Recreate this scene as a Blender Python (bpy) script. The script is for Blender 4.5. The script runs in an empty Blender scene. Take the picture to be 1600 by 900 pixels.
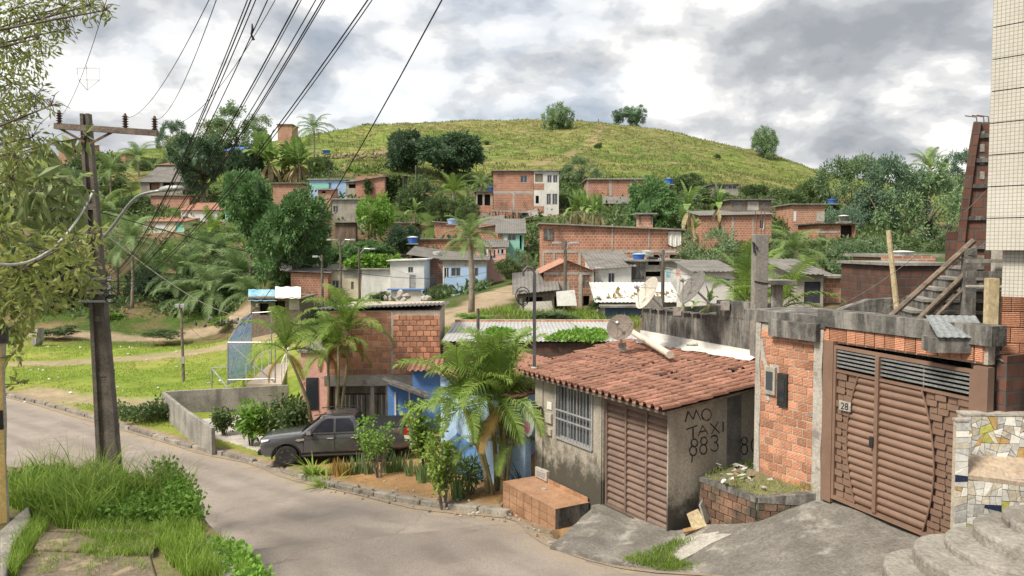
import bpy, bmesh, math, random
import numpy as np
from mathutils import Vector, Matrix

# ------------------------------------------------------------------ camera, sky, sun, exposure
sc = bpy.context.scene
F = 1230.0                      # focal length in photo pixels (1600 wide)
EYE = Vector((0, 0, 8.0))
PITCH = math.atan(65 / F)
cam_d = bpy.data.cameras.new('camera'); cam = bpy.data.objects.new('camera', cam_d)
sc.collection.objects.link(cam); sc.camera = cam
cam.location = EYE; cam.rotation_euler = (math.pi / 2 - PITCH, 0, 0)
cam_d.sensor_width = 36; cam_d.lens = 36 * F / 1600
cam_d.clip_start = 0.1; cam_d.clip_end = 4000

SUN_DIR = Vector((-0.62, -0.46, 0.95)).normalized()        # towards the sun: high, from the left
sun_d = bpy.data.lights.new('sun', 'SUN'); sun = bpy.data.objects.new('sun', sun_d)
sc.collection.objects.link(sun)
sun_d.energy = 3.3; sun_d.angle = math.radians(14); sun_d.color = (1.0, 0.93, 0.80)
sun.rotation_euler = SUN_DIR.to_track_quat('Z', 'Y').to_euler()

world = bpy.data.worlds.new('World'); sc.world = world; world.use_nodes = True
def build_world():
    nt = world.node_tree; N = nt.nodes; L = nt.links; N.clear()
    out = N.new('ShaderNodeOutputWorld')
    sky = N.new('ShaderNodeTexSky'); sky.sky_type = 'NISHITA'; sky.sun_disc = False
    sky.sun_elevation = math.asin(SUN_DIR.z); sky.sun_rotation = math.atan2(SUN_DIR.x, SUN_DIR.y)
    b1 = N.new('ShaderNodeBackground'); b1.inputs[1].default_value = 0.10
    L.new(sky.outputs[0], b1.inputs[0])
    tc = N.new('ShaderNodeTexCoord'); sep = N.new('ShaderNodeSeparateXYZ'); L.new(tc.outputs['Generated'], sep.inputs[0])
    def math_(op, a, b=None, clamp=False):
        n = N.new('ShaderNodeMath'); n.operation = op; n.use_clamp = clamp
        for i, v in enumerate((a, b)):
            if v is None: continue
            if isinstance(v, (int, float)): n.inputs[i].default_value = v
            else: L.new(v, n.inputs[i])
        return n.outputs[0]
    zz = math_('ADD', math_('MAXIMUM', sep.outputs[2], 0.0), 0.42)
    cmb = N.new('ShaderNodeCombineXYZ')
    L.new(math_('DIVIDE', sep.outputs[0], zz), cmb.inputs[0]); L.new(math_('DIVIDE', sep.outputs[1], zz), cmb.inputs[1])
    def noise(scale, detail, rough, loc, dist=0.0):
        mp = N.new('ShaderNodeMapping'); mp.inputs['Location'].default_value = loc
        L.new(cmb.outputs[0], mp.inputs[0])
        n = N.new('ShaderNodeTexNoise'); n.inputs['Scale'].default_value = scale; n.inputs['Detail'].default_value = detail
        n.inputs['Roughness'].default_value = rough; n.inputs['Distortion'].default_value = dist
        L.new(mp.outputs[0], n.inputs[0]); return n.outputs[0]
    n1 = noise(2.3, 8, 0.56, (12.7, 3.3, 2.2), 0.12)
    n2 = noise(0.8, 3, 0.5, (8.8, 0.4, 1.7))
    n3 = noise(6.5, 4, 0.55, (1.3, 8.2, 1.0), 0.2)
    v = math_('ADD', math_('ADD', math_('MULTIPLY', n1, 0.74), math_('MULTIPLY', n2, 0.26)), math_('MULTIPLY', math_('SUBTRACT', n3, 0.5), 0.12))
    vo = N.new('ShaderNodeTexVoronoi'); vo.voronoi_dimensions = '2D'; vo.feature = 'F1'; vo.inputs['Scale'].default_value = 5.0; vo.inputs['Detail'].default_value = 2; vo.inputs['Roughness'].default_value = .5; L.new(cmb.outputs[0], vo.inputs[0])
    v = math_('ADD', v, math_('MULTIPLY', math_('SUBTRACT', 0.82, vo.outputs[0]), 0.09))
    r = N.new('ShaderNodeValToRGB'); L.new(v, r.inputs[0])
    cr = r.color_ramp; cr.interpolation = 'EASE'
    cr.elements[0].position = 0.39; cr.elements[0].color = (0.255, 0.27, 0.295, 1)
    cr.elements[1].position = 0.585; cr.elements[1].color = (0.82, 0.80, 0.76, 1)
    for p, c in ((0.435, (0.315, 0.33, 0.35)), (0.475, (0.42, 0.43, 0.445)), (0.505, (0.54, 0.54, 0.54)), (0.535, (0.70, 0.69, 0.67))):
        e = cr.elements.new(p); e.color = (*c, 1)
    b2 = N.new('ShaderNodeBackground'); b2.inputs[1].default_value = 1.0
    L.new(r.outputs[0], b2.inputs[0])
    cov = N.new('ShaderNodeMapRange'); cov.interpolation_type = 'SMOOTHSTEP'
    cov.inputs[1].default_value = 0.36; cov.inputs[2].default_value = 0.50; cov.inputs[3].default_value = 0.70; cov.inputs[4].default_value = 1.0
    L.new(noise(1.1, 5, 0.6, (2.2, 9.4, 5.0), 0.3), cov.inputs[0])
    mix = N.new('ShaderNodeMixShader'); L.new(cov.outputs[0], mix.inputs[0]); L.new(b1.outputs[0], mix.inputs[1]); L.new(b2.outputs[0], mix.inputs[2])
    L.new(mix.outputs[0], out.inputs[0])
build_world()
sc.view_settings.view_transform = 'Standard'; sc.view_settings.look = 'None'
sc.view_settings.exposure = 0.64; sc.view_settings.gamma = 1.0; sc.view_settings.use_curve_mapping = False
sc.render.engine = 'CYCLES'
sc.cycles.use_denoising = True
sc.cycles.max_bounces = 5; sc.cycles.diffuse_bounces = 3; sc.cycles.glossy_bounces = 2
sc.cycles.transmission_bounces = 2; sc.cycles.transparent_max_bounces = 4
sc.cycles.caustics_reflective = False; sc.cycles.caustics_refractive = False
R = random.Random(7)

# ------------------------------------------------------------------ photo -> world helpers
_cp, _sp = math.cos(PITCH), math.sin(PITCH)
def ray(px, py):
    dx = (px - 800) / F; dy = (450 - py) / F
    return Vector((dx, _cp + dy * _sp, -_sp + dy * _cp))
def at(px, py, Y):
    r = ray(px, py); return EYE + r * (Y / r.y)
def onz(px, py, z):
    r = ray(px, py); return EYE + r * ((z - EYE.z) / r.z)
def onplane(px, py, p, n):
    r = ray(px, py); n = Vector(n); return EYE + r * (n.dot(Vector(p) - EYE) / n.dot(r))

# ------------------------------------------------------------------ mesh helpers
C = sc.collection
def link(o, parent=None):
    C.objects.link(o)
    if parent: o.parent = parent
    return o
def tag(o, label, cat, group=None, kind=None):
    if label: o['label'] = label
    if cat: o['category'] = cat
    if group: o['group'] = group
    if kind: o['kind'] = kind
    return o
def thing(name, label, cat, loc=(0, 0, 0), rz=0.0, group=None, kind=None):
    o = bpy.data.objects.new(name, None); link(o); o.location = loc; o.rotation_euler = (0, 0, rz)
    o.empty_display_size = 0.3
    return tag(o, label, cat, group, kind)
def add_uv(me):
    nl = len(me.loops)
    if nl == 0: return
    uv = me.uv_layers.new(name='UVMap')
    co = np.empty(len(me.vertices) * 3, np.float32); me.vertices.foreach_get('co', co); co = co.reshape(-1, 3)
    vi = np.empty(nl, np.int32); me.loops.foreach_get('vertex_index', vi)
    npoly = len(me.polygons); nr = np.empty(npoly * 3, np.float32); me.polygons.foreach_get('normal', nr); nr = nr.reshape(-1, 3)
    lt = np.empty(npoly, np.int32); me.polygons.foreach_get('loop_total', lt)
    n = np.abs(np.repeat(nr, lt, axis=0)); p = co[vi]
    ax = np.argmax(n * np.array([1.0, 1.0, 0.8]), axis=1)
    u = np.where(ax == 0, p[:, 1], p[:, 0]); v = np.where(ax == 2, p[:, 1], p[:, 2])
    uv.data.foreach_set('uv', np.stack([u, v], 1).astype(np.float32).ravel())
class MB:
    def __init__(s): s.v = []; s.f = []; s.m = []
    def add(s, vs, fs, mi=0, M=None):
        b = len(s.v)
        s.v += [tuple(M @ Vector(v)) for v in vs] if M else [tuple(v) for v in vs]
        s.f += [tuple(i + b for i in f) for f in fs]; s.m += [mi] * len(fs); return s
    def box(s, x0, x1, y0, y1, z0, z1, mi=0, M=None):
        vs = [(x, y, z) for z in (z0, z1) for y in (y0, y1) for x in (x0, x1)]
        return s.add(vs, [(0, 2, 3, 1), (4, 5, 7, 6), (0, 1, 5, 4), (2, 6, 7, 3), (0, 4, 6, 2), (1, 3, 7, 5)], mi, M)
    def quad(s, a, b, c, d, mi=0): return s.add([a, b, c, d], [(0, 1, 2, 3)], mi)
    def hexa(s, bottom, top, mi=0):          # 4 bottom points, 4 top points (any order round)
        return s.add(list(bottom) + list(top), [(3, 2, 1, 0), (4, 5, 6, 7), (0, 1, 5, 4), (1, 2, 6, 5), (2, 3, 7, 6), (3, 0, 4, 7)], mi)
    def prism(s, poly, d0, d1, axis='y', mi=0, M=None):   # poly in xz extruded along y (or in xy along z, yz along x)
        n = len(poly)
        if axis == 'y': vs = [(a, d0, b) for a, b in poly] + [(a, d1, b) for a, b in poly]
        elif axis == 'z': vs = [(a, b, d0) for a, b in poly] + [(a, b, d1) for a, b in poly]
        else: vs = [(d0, a, b) for a, b in poly] + [(d1, a, b) for a, b in poly]
        fs = [tuple(range(n - 1, -1, -1)), tuple(range(n, 2 * n))] + [(i, (i + 1) % n, n + (i + 1) % n, n + i) for i in range(n)]
        return s.add(vs, fs, mi, M)
    def bar(s, a, b, w, h=None, mi=0, up=(0, 0, 1)):
        a, b = Vector(a), Vector(b); h = h or w; d = (b - a).normalized(); u = Vector(up)
        if abs(d.dot(u)) > 0.98: u = Vector((1, 0, 0))
        x = d.cross(u).normalized() * (w / 2); y = x.cross(d).normalized() * (h / 2)
        return s.hexa([a - x - y, a + x - y, a + x + y, a - x + y], [b - x - y, b + x - y, b + x + y, b - x + y], mi)
    def tube(s, pts, r, n=8, mi=0, cap=True):
        pts = [Vector(p) for p in pts]; k = len(pts); rr = r if isinstance(r, (list, tuple)) else [r] * k
        b = len(s.v); prev = None
        for i, p in enumerate(pts):
            d = (pts[min(i + 1, k - 1)] - pts[max(i - 1, 0)])
            d = d.normalized() if d.length > 1e-9 else Vector((0, 0, 1))
            if prev is None:
                u = Vector((0, 0, 1)) if abs(d.z) < 0.9 else Vector((1, 0, 0)); x = d.cross(u).normalized()
            else:
                x = prev - d * prev.dot(d); x = x.normalized() if x.length > 1e-6 else d.orthogonal().normalized()
            prev = x; y = d.cross(x)
            for j in range(n):
                a = 2 * math.pi * j / n; s.v.append(tuple(p + (x * math.cos(a) + y * math.sin(a)) * rr[i]))
        for i in range(k - 1):
            for j in range(n):
                j2 = (j + 1) % n; s.f.append((b + i * n + j, b + i * n + j2, b + (i + 1) * n + j2, b + (i + 1) * n + j)); s.m.append(mi)
        if cap:
            s.f.append(tuple(b + j for j in range(n - 1, -1, -1))); s.f.append(tuple(b + (k - 1) * n + j for j in range(n))); s.m += [mi, mi]
        return s
    def lathe(s, prof, n=16, mi=0, M=None):   # prof: (r,z)
        vs = []; fs = []
        for r, z in prof:
            for j in range(n):
                a = 2 * math.pi * j / n; vs.append((r * math.cos(a), r * math.sin(a), z))
        for i in range(len(prof) - 1):
            for j in range(n):
                j2 = (j + 1) % n; fs.append((i * n + j, i * n + j2, (i + 1) * n + j2, (i + 1) * n + j))
        fs.append(tuple(range(n - 1, -1, -1))); fs.append(tuple((len(prof) - 1) * n + j for j in range(n)))
        return s.add(vs, fs, mi, M)
    def mesh(s, name, mats, smooth=False):
        me = bpy.data.meshes.new(name); me.from_pydata(s.v, [], s.f)
        for m in (mats if isinstance(mats, (list, tuple)) else [mats]): me.materials.append(m)
        if any(s.m): me.polygons.foreach_set('material_index', s.m)
        if smooth: me.polygons.foreach_set('use_smooth', [True] * len(me.polygons))
        me.update(); add_uv(me); return me
    def build(s, name, mats, parent=None, smooth=False, bevel=0.0):
        me = s.mesh(name, mats, smooth); o = bpy.data.objects.new(name, me); link(o, parent)
        if bevel:
            md = o.modifiers.new('bevel', 'BEVEL'); md.width = bevel; md.segments = 2; md.limit_method = 'ANGLE'; md.angle_limit = math.radians(40)
        return o
def inst(name, me, parent=None, loc=(0, 0, 0), rot=(0, 0, 0), scale=(1, 1, 1)):
    o = bpy.data.objects.new(name, me); link(o, parent); o.location = loc; o.rotation_euler = rot; o.scale = scale; return o
def xf(o, M):                      # a child's local matrix
    o.matrix_local = M; return o
def catmull(pts, n=8):
    P = [np.array(p, float) for p in pts]; P = [2 * P[0] - P[1]] + P + [2 * P[-1] - P[-2]]; out = []
    for i in range(1, len(P) - 2):
        for k in range(n):
            t = k / n; a, b, c, d = P[i - 1], P[i], P[i + 1], P[i + 2]
            out.append(0.5 * (2 * b + (c - a) * t + (2 * a - 5 * b + 4 * c - d) * t * t + (3 * b - a - 3 * c + d) * t ** 3))
    out.append(P[-2]); return [Vector(p) for p in out]

# ------------------------------------------------------------------ materials
def _nt(name):
    m = bpy.data.materials.new(name); m.use_nodes = True; nt = m.node_tree; return m, nt, nt.nodes, nt.links, nt.nodes['Principled BSDF']
def _mixc(N, L, fac, a, b, blend='MIX'):
    n = N.new('ShaderNodeMix'); n.data_type = 'RGBA'; n.blend_type = blend
    for sock, v in ((n.inputs[0], fac), (n.inputs[6], a), (n.inputs[7], b)):
        if isinstance(v, (int, float)): sock.default_value = v
        elif isinstance(v, tuple): sock.default_value = (*v[:3], 1)
        else: L.new(v, sock)
    return n.outputs[2]
def _noise(N, L, vec, scale, detail=4, rough=0.6, stretch=None, dist=0.0):
    if stretch:
        mp = N.new('ShaderNodeMapping'); mp.inputs['Scale'].default_value = stretch; L.new(vec, mp.inputs[0]); vec = mp.outputs[0]
    n = N.new('ShaderNodeTexNoise'); n.inputs['Scale'].default_value = scale; n.inputs['Detail'].default_value = detail
    n.inputs['Roughness'].default_value = rough; n.inputs['Distortion'].default_value = dist; L.new(vec, n.inputs[0]); return n.outputs[0]
def _rng(N, L, v, a, b, c=0.0, d=1.0):
    n = N.new('ShaderNodeMapRange'); n.interpolation_type = 'SMOOTHSTEP'; L.new(v, n.inputs[0])
    for i, x in enumerate((a, b, c, d)): n.inputs[i + 1].default_value = x
    return n.outputs[0]
def mat(name, c1, c2=None, scale=1.5, rough=0.85, bump=0.25, bscale=25, metal=0.0, spec=0.3,
        streak=None, streak_amt=0.6, streak_scale=2.2, spots=None, spots_rng=(0.58, 0.66), spots_scale=3.0, rand=0.0, alpha=1.0, coat=0.0, ribs=0.0, fineamt=0.40):
    m, nt, N, L, B = _nt(name)
    g = N.new('ShaderNodeNewGeometry'); pos = g.outputs['Position']
    c2 = c2 or tuple(x * 0.72 for x in c1)
    col = _mixc(N, L, _rng(N, L, _noise(N, L, pos, scale, 6, 0.62, dist=0.3), 0.32, 0.68), c1, c2)
    fine = _noise(N, L, pos, bscale, 5, 0.65)
    col = _mixc(N, L, fineamt, col, _mixc(N, L, _rng(N, L, fine, 0.25, 0.75), (0.18, 0.18, 0.18), (0.82, 0.82, 0.82)), 'OVERLAY')
    if streak:
        s = _rng(N, L, _noise(N, L, pos, streak_scale, 6, 0.65, stretch=(1, 1, 0.16)), 0.45, 0.68, 0, streak_amt); col = _mixc(N, L, s, col, streak)
    if spots:
        s = _rng(N, L, _noise(N, L, pos, spots_scale, 7, 0.65), spots_rng[0], spots_rng[1]); col = _mixc(N, L, s, col, spots)
    if rand:
        oi = N.new('ShaderNodeObjectInfo'); hs = N.new('ShaderNodeHueSaturation'); L.new(col, hs.inputs['Color'])
        L.new(_rng(N, L, oi.outputs['Random'], 0, 1, 1 - rand, 1 + rand), hs.inputs['Value']); col = hs.outputs[0]
    L.new(col, B.inputs['Base Color']); B.inputs['Roughness'].default_value = rough; B.inputs['Metallic'].default_value = metal
    B.inputs['Specular IOR Level'].default_value = spec; B.inputs['Coat Weight'].default_value = coat
    if bump:
        bp = N.new('ShaderNodeBump'); bp.inputs['Strength'].default_value = bump; bp.inputs['Distance'].default_value = 0.03
        if ribs:
            tc = N.new('ShaderNodeTexCoord'); wv = N.new('ShaderNodeTexWave'); wv.bands_direction = 'Z'; wv.inputs['Scale'].default_value = 11; L.new(tc.outputs['Object'], wv.inputs[0]); fine = _mixc(N, L, ribs, fine, wv.outputs[1])
        L.new(fine, bp.inputs['Height']); L.new(bp.outputs[0], B.inputs['Normal'])
    return m
def brick_mat(name, c1, c2, mortar, bw=0.27, bh=0.205, ms=0.022, dirt=None, dirt_amt=0.5, off=0.5):
    m, nt, N, L, B = _nt(name)
    uv = N.new('ShaderNodeUVMap'); g = N.new('ShaderNodeNewGeometry'); pos = g.outputs['Position']
    b = N.new('ShaderNodeTexBrick'); b.offset = off; L.new(uv.outputs[0], b.inputs['Vector'])
    b.inputs['Color1'].default_value = (*c1, 1); b.inputs['Color2'].default_value = (*c2, 1); b.inputs['Mortar'].default_value = (*mortar, 1)
    b.inputs['Scale'].default_value = 1.0; b.inputs['Brick Width'].default_value = bw; b.inputs['Row Height'].default_value = bh
    b.inputs['Mortar Size'].default_value = ms; b.inputs['Mortar Smooth'].default_value = 0.2; b.inputs['Bias'].default_value = -0.1
    col = b.outputs['Color']
    col = _mixc(N, L, 0.55, col, _mixc(N, L, _noise(N, L, pos, 1.1, 6, 0.65), (0.15, 0.15, 0.15), (0.85, 0.85, 0.85)), 'OVERLAY')
    col = _mixc(N, L, 0.3, col, _mixc(N, L, _noise(N, L, pos, 9, 4), (0.2, 0.2, 0.2), (0.8, 0.8, 0.8)), 'OVERLAY')
    if dirt:
        s = _rng(N, L, _noise(N, L, pos, 0.9, 7, 0.7, stretch=(1, 1, 0.45)), 0.48, 0.72, 0, dirt_amt); col = _mixc(N, L, s, col, dirt)
    L.new(col, B.inputs['Base Color']); B.inputs['Roughness'].default_value = 0.9; B.inputs['Specular IOR Level'].default_value = 0.2
    bp = N.new('ShaderNodeBump'); bp.invert = True; bp.inputs['Strength'].default_value = 0.8; bp.inputs['Distance'].default_value = 0.02
    L.new(b.outputs['Fac'], bp.inputs['Height']); L.new(bp.outputs[0], B.inputs['Normal'])
    return m
def leaf_mat(name, c1, c2, c3=None, scale=0.9, trans=0.28, rough=0.5, rand=0.12):
    m, nt, N, L, B = _nt(name)
    g = N.new('ShaderNodeNewGeometry'); pos = g.outputs['Position']
    col = _mixc(N, L, _rng(N, L, _noise(N, L, pos, scale, 3, 0.6), 0.3, 0.7), c1, c2)
    col = _mixc(N, L, _rng(N, L, g.outputs['Random Per Island'], 0, 1, 0, 0.55), col, c3 or tuple(min(1, x * 1.7) for x in c2))
    oi = N.new('ShaderNodeObjectInfo'); hs = N.new('ShaderNodeHueSaturation'); L.new(col, hs.inputs['Color'])
    L.new(_rng(N, L, oi.outputs['Random'], 0, 1, 1 - rand, 1 + rand), hs.inputs['Value']); col = hs.outputs[0]
    L.new(col, B.inputs['Base Color']); B.inputs['Roughness'].default_value = rough; B.inputs['Specular IOR Level'].default_value = 0.3
    if trans:
        t = N.new('ShaderNodeBsdfTranslucent'); L.new(_mixc(N, L, 0.5, col, tuple(min(1, x * 1.5) for x in c2)), t.inputs[0])
        mx = N.new('ShaderNodeMixShader'); mx.inputs[0].default_value = trans
        L.new(B.outputs[0], mx.inputs[1]); L.new(t.outputs[0], mx.inputs[2])
        L.new(mx.outputs[0], N['Material Output'].inputs[0])
    return m
def glass_mat(name, c, rough=0.08):
    m, nt, N, L, B = _nt(name); B.inputs['Base Color'].default_value = (*c, 1); B.inputs['Roughness'].default_value = rough
    B.inputs['Specular IOR Level'].default_value = 0.7; return m

BR1 = (0.50, 0.20, 0.115); BR2 = (0.37, 0.14, 0.082); MORT = (0.46, 0.39, 0.33)
MT = dict(
    brick=mat('clay_brick', (0.56, 0.28, 0.175), (0.43, 0.20, 0.122), 2.5, 0.9, 0.5, 40, rand=0.26, spots=(0.44, 0.35, 0.28), spots_rng=(0.62, 0.72), spots_scale=5, ribs=0.5),
    mortar=mat('mortar', (0.52, 0.45, 0.37), (0.40, 0.345, 0.285), 3, 0.95, 0.5, 30),
    wbrick=brick_mat('brick_wall_far', BR1, BR2, MORT, dirt=(0.11, 0.075, 0.06), dirt_amt=0.7),
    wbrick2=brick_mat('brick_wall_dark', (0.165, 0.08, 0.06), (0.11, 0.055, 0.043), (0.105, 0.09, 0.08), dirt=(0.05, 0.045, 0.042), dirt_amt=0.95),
    wbrick3=brick_mat('brick_wall_orange', (0.48, 0.215, 0.13), (0.38, 0.165, 0.10), (0.48, 0.40, 0.33), dirt=(0.17, 0.11, 0.08), dirt_amt=0.6),
    conc=mat('concrete', (0.33, 0.31, 0.275), (0.22, 0.205, 0.185), 1.2, 0.92, 0.4, 18, streak=(0.09, 0.085, 0.08), streak_amt=0.6),
    concl=mat('pale_concrete', (0.47, 0.44, 0.39), (0.34, 0.315, 0.28), 1.5, 0.92, 0.35, 20, spots=(0.24, 0.22, 0.2)),
    concd=mat('black_mould_concrete', (0.15, 0.142, 0.132), (0.065, 0.063, 0.06), 2.2, 0.95, 0.6, 14, streak=(0.33, 0.31, 0.28), streak_amt=0.8, streak_scale=5),
    plaster=mat('grey_render', (0.42, 0.385, 0.325), (0.31, 0.285, 0.24), 1.0, 0.92, 0.25, 22, streak=(0.17, 0.155, 0.13), streak_amt=0.55),
    white=mat('white_paint', (0.74, 0.72, 0.68), (0.58, 0.57, 0.54), 1.0, 0.8, 0.15, 20, streak=(0.33, 0.31, 0.28), streak_amt=0.3),
    cream=mat('cream_paint', (0.72, 0.63, 0.47), (0.60, 0.52, 0.38), 1.0, 0.8, 0.15, 20, streak=(0.3, 0.25, 0.2), streak_amt=0.3),
    yellow=mat('yellow_paint', (0.78, 0.56, 0.22), (0.66, 0.46, 0.19), 1.2, 0.85, 0.25, 18, spots=(0.45, 0.40, 0.33), spots_rng=(0.62, 0.68)),
    pink=mat('pink_paint', (0.70, 0.42, 0.36), (0.56, 0.33, 0.29), 1.2, 0.85, 0.2, 20, spots=(0.36, 0.16, 0.11)),
    turq=mat('turquoise_paint', (0.24, 0.60, 0.50), (0.30, 0.55, 0.46), 1.2, 0.8, 0.2, 20),
    blue=mat('blue_paint', (0.13, 0.27, 0.56), (0.10, 0.21, 0.46), 1.2, 0.75, 0.2, 20, spots=(0.22, 0.24, 0.28), spots_rng=(0.68, 0.74)),
    lblue=mat('light_blue_paint', (0.42, 0.57, 0.78), (0.34, 0.48, 0.70), 1.2, 0.8, 0.15, 20, spots=(0.5, 0.5, 0.5), spots_rng=(0.66, 0.74)),
    tankb=mat('blue_plastic', (0.05, 0.16, 0.55), (0.05, 0.14, 0.46), 2, 0.45, 0.05, 20),
    tarp=mat('blue_tarp', (0.13, 0.36, 0.56), (0.34, 0.50, 0.52), 1.4, 0.6, 0.2, 12),
    tarpw=mat('white_tarp', (0.72, 0.71, 0.68), (0.58, 0.56, 0.52), 3, 0.7, 0.3, 12),
    tile=mat('clay_tile', (0.40, 0.215, 0.155), (0.28, 0.14, 0.10), 2.2, 0.9, 0.4, 30, rand=0.18, spots=(0.11, 0.08, 0.065), spots_rng=(0.56, 0.68), spots_scale=5),
    sheet=mat('fibre_cement_sheet', (0.21, 0.195, 0.18), (0.14, 0.132, 0.122), 1.0, 0.9, 0.25, 15, spots=(0.13, 0.12, 0.11)),
    zinc=mat('zinc_sheet', (0.50, 0.50, 0.49), (0.40, 0.40, 0.39), 1.0, 0.55, 0.1, 12, metal=0.25, spots=(0.40, 0.35, 0.30), spots_rng=(0.62, 0.74)),
    wood=mat('weathered_wood', (0.24, 0.19, 0.145), (0.13, 0.105, 0.085), 5, 0.9, 0.4, 18),
    woodl=mat('pale_wood', (0.58, 0.48, 0.30), (0.46, 0.37, 0.23), 4, 0.85, 0.3, 15),
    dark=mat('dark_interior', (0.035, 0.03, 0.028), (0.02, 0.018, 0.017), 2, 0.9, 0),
    pane=glass_mat('window_glass', (0.03, 0.035, 0.045)),
    paneb=glass_mat('bluish_glass', (0.06, 0.07, 0.085), 0.2),
    frame=mat('grey_metal_frame', (0.42, 0.42, 0.42), (0.33, 0.33, 0.33), 4, 0.5, 0.05, metal=0.3),
    framew=mat('white_frame', (0.72, 0.71, 0.68), (0.6, 0.59, 0.57), 4, 0.6, 0.05),
    gate=mat('brown_gate_paint', (0.245, 0.155, 0.113), (0.20, 0.125, 0.091), 1.5, 0.48, 0.05, 25, spec=0.4, rand=0.04, fineamt=.12),
    door=mat('worn_brown_paint', (0.215, 0.148, 0.118), (0.165, 0.115, 0.094), 2.2, 0.6, 0.1, 20, rand=0.06, fineamt=.2, spots=(0.40, 0.34, 0.30), spots_rng=(0.665, 0.70), spots_scale=4),
    black=mat('black_metal', (0.035, 0.034, 0.033), (0.025, 0.024, 0.024), 3, 0.6, 0.1),
    rust=mat('rusty_steel', (0.20, 0.115, 0.075), (0.12, 0.08, 0.06), 5, 0.8, 0.3),
    steel=mat('galvanised_steel', (0.46, 0.47, 0.48), (0.36, 0.37, 0.38), 3, 0.45, 0.05, metal=0.7),
    cable=mat('black_cable', (0.02, 0.02, 0.022), (0.02, 0.02, 0.02), 3, 0.6, 0),
    cablew=mat('white_cable', (0.62, 0.61, 0.59), (0.5, 0.49, 0.47), 3, 0.6, 0),
    pvc=mat('pvc_pipe', (0.66, 0.62, 0.52), (0.54, 0.5, 0.42), 3, 0.5, 0.1),
    dish=mat('dish_mesh', (0.22, 0.175, 0.145), (0.16, 0.13, 0.11), 4, 0.7, 0.2),
    dishw=mat('pale_dish', (0.58, 0.53, 0.45), (0.47, 0.43, 0.37), 4, 0.6, 0.1),
    bark=mat('bark', (0.20, 0.165, 0.13), (0.12, 0.098, 0.08), 4, 0.95, 0.6, 14),
    palmbark=mat('palm_bark', (0.30, 0.26, 0.21), (0.19, 0.16, 0.13), 3, 0.95, 0.5, 16, streak=None),
    palmstem=mat('ringed_palm_stem', (0.30, 0.27, 0.15), (0.20, 0.17, 0.095), 3, 0.7, 0.4, 20),
    soil=mat('bare_soil', (0.40, 0.24, 0.115), (0.29, 0.175, 0.09), 1.6, 0.97, 0.7, 10, spots=(0.46, 0.33, 0.20)),
    road=mat('worn_road', (0.315, 0.27, 0.235), (0.255, 0.218, 0.19), 0.5, 0.9, 0.12, 30, spots=(0.22, 0.195, 0.18), spots_rng=(0.60, 0.80), spots_scale=0.45),
    kerb=mat('kerb_stone', (0.30, 0.275, 0.24), (0.18, 0.165, 0.145), 2, 0.95, 0.5, 16, spots=(0.10, 0.10, 0.07), rand=0.15),
    drive=mat('rough_concrete_drive', (0.235, 0.215, 0.19), (0.15, 0.138, 0.122), 1.4, 0.95, 1.0, 18, spots=(0.36, 0.335, 0.30), spots_rng=(0.53, 0.68), spots_scale=1.3),
    tilebench=mat('wood_look_tile', (0.40, 0.235, 0.145), (0.31, 0.175, 0.105), 2.5, 0.3, 0.03, 20, rand=0.16),
    charcoal=None,
)
LF = dict(
    mango=leaf_mat('mango_leaf', (0.065, 0.140, 0.053), (0.123, 0.235, 0.082), (0.205, 0.339, 0.117), 0.8),
    mangod=leaf_mat('dark_mango_leaf', (0.048, 0.090, 0.053), (0.084, 0.146, 0.074), (0.133, 0.211, 0.106), 0.8),
    mid=leaf_mat('mid_leaf', (0.062, 0.108, 0.038), (0.102, 0.158, 0.056), (0.17, 0.225, 0.09), 0.7),
    grey=leaf_mat('grey_leaf', (0.109, 0.182, 0.091), (0.182, 0.272, 0.131), (0.290, 0.381, 0.199), 0.7),
    pale=leaf_mat('pale_leaf', (0.144, 0.192, 0.072), (0.216, 0.270, 0.102), (0.312, 0.360, 0.156), 0.6),
    bright=leaf_mat('bright_leaf', (0.106, 0.213, 0.031), (0.175, 0.325, 0.050), (0.275, 0.450, 0.088), 0.9),
    blue=leaf_mat('bluish_leaf', (0.093, 0.161, 0.114), (0.155, 0.248, 0.155), (0.228, 0.331, 0.207), 0.5),
    palm=leaf_mat('palm_leaf', (0.112, 0.184, 0.056), (0.192, 0.280, 0.088), (0.320, 0.400, 0.160), 0.9),
    palmd=leaf_mat('dark_palm_leaf', (0.102, 0.178, 0.068), (0.194, 0.284, 0.109), (0.342, 0.433, 0.194), 0.9),
    areca=leaf_mat('areca_leaf', (0.105, 0.195, 0.030), (0.19, 0.30, 0.055), (0.36, 0.42, 0.11), 1.2),
    dry=leaf_mat('dry_leaf', (0.36, 0.25, 0.08), (0.42, 0.27, 0.05), (0.32, 0.2, 0.1), 1.5),
    banana=leaf_mat('banana_leaf', (0.128, 0.232, 0.057), (0.225, 0.345, 0.090), (0.330, 0.435, 0.150), 0.9),
    grass=leaf_mat('long_grass', (0.095, 0.195, 0.024), (0.21, 0.34, 0.045), (0.40, 0.46, 0.12), 2.4),
    hillg=leaf_mat('hill_grass', (0.12, 0.165, 0.04), (0.19, 0.225, 0.065), (0.26, 0.25, 0.10), 0.25),
    fieldg=leaf_mat('field_grass', (0.18, 0.265, 0.042), (0.26, 0.33, 0.055), (0.34, 0.38, 0.10), 0.15),
    straw=leaf_mat('straw', (0.30, 0.24, 0.13), (0.38, 0.31, 0.17), None, 1.2),
    olive=leaf_mat('olive_leaf', (0.15, 0.20, 0.05), (0.24, 0.28, 0.075), (0.42, 0.42, 0.16), 1.2, trans=.42),
    spike=leaf_mat('sword_leaf', (0.075, 0.135, 0.060), (0.150, 0.240, 0.090), (0.270, 0.360, 0.135), 2.0),
)
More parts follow.
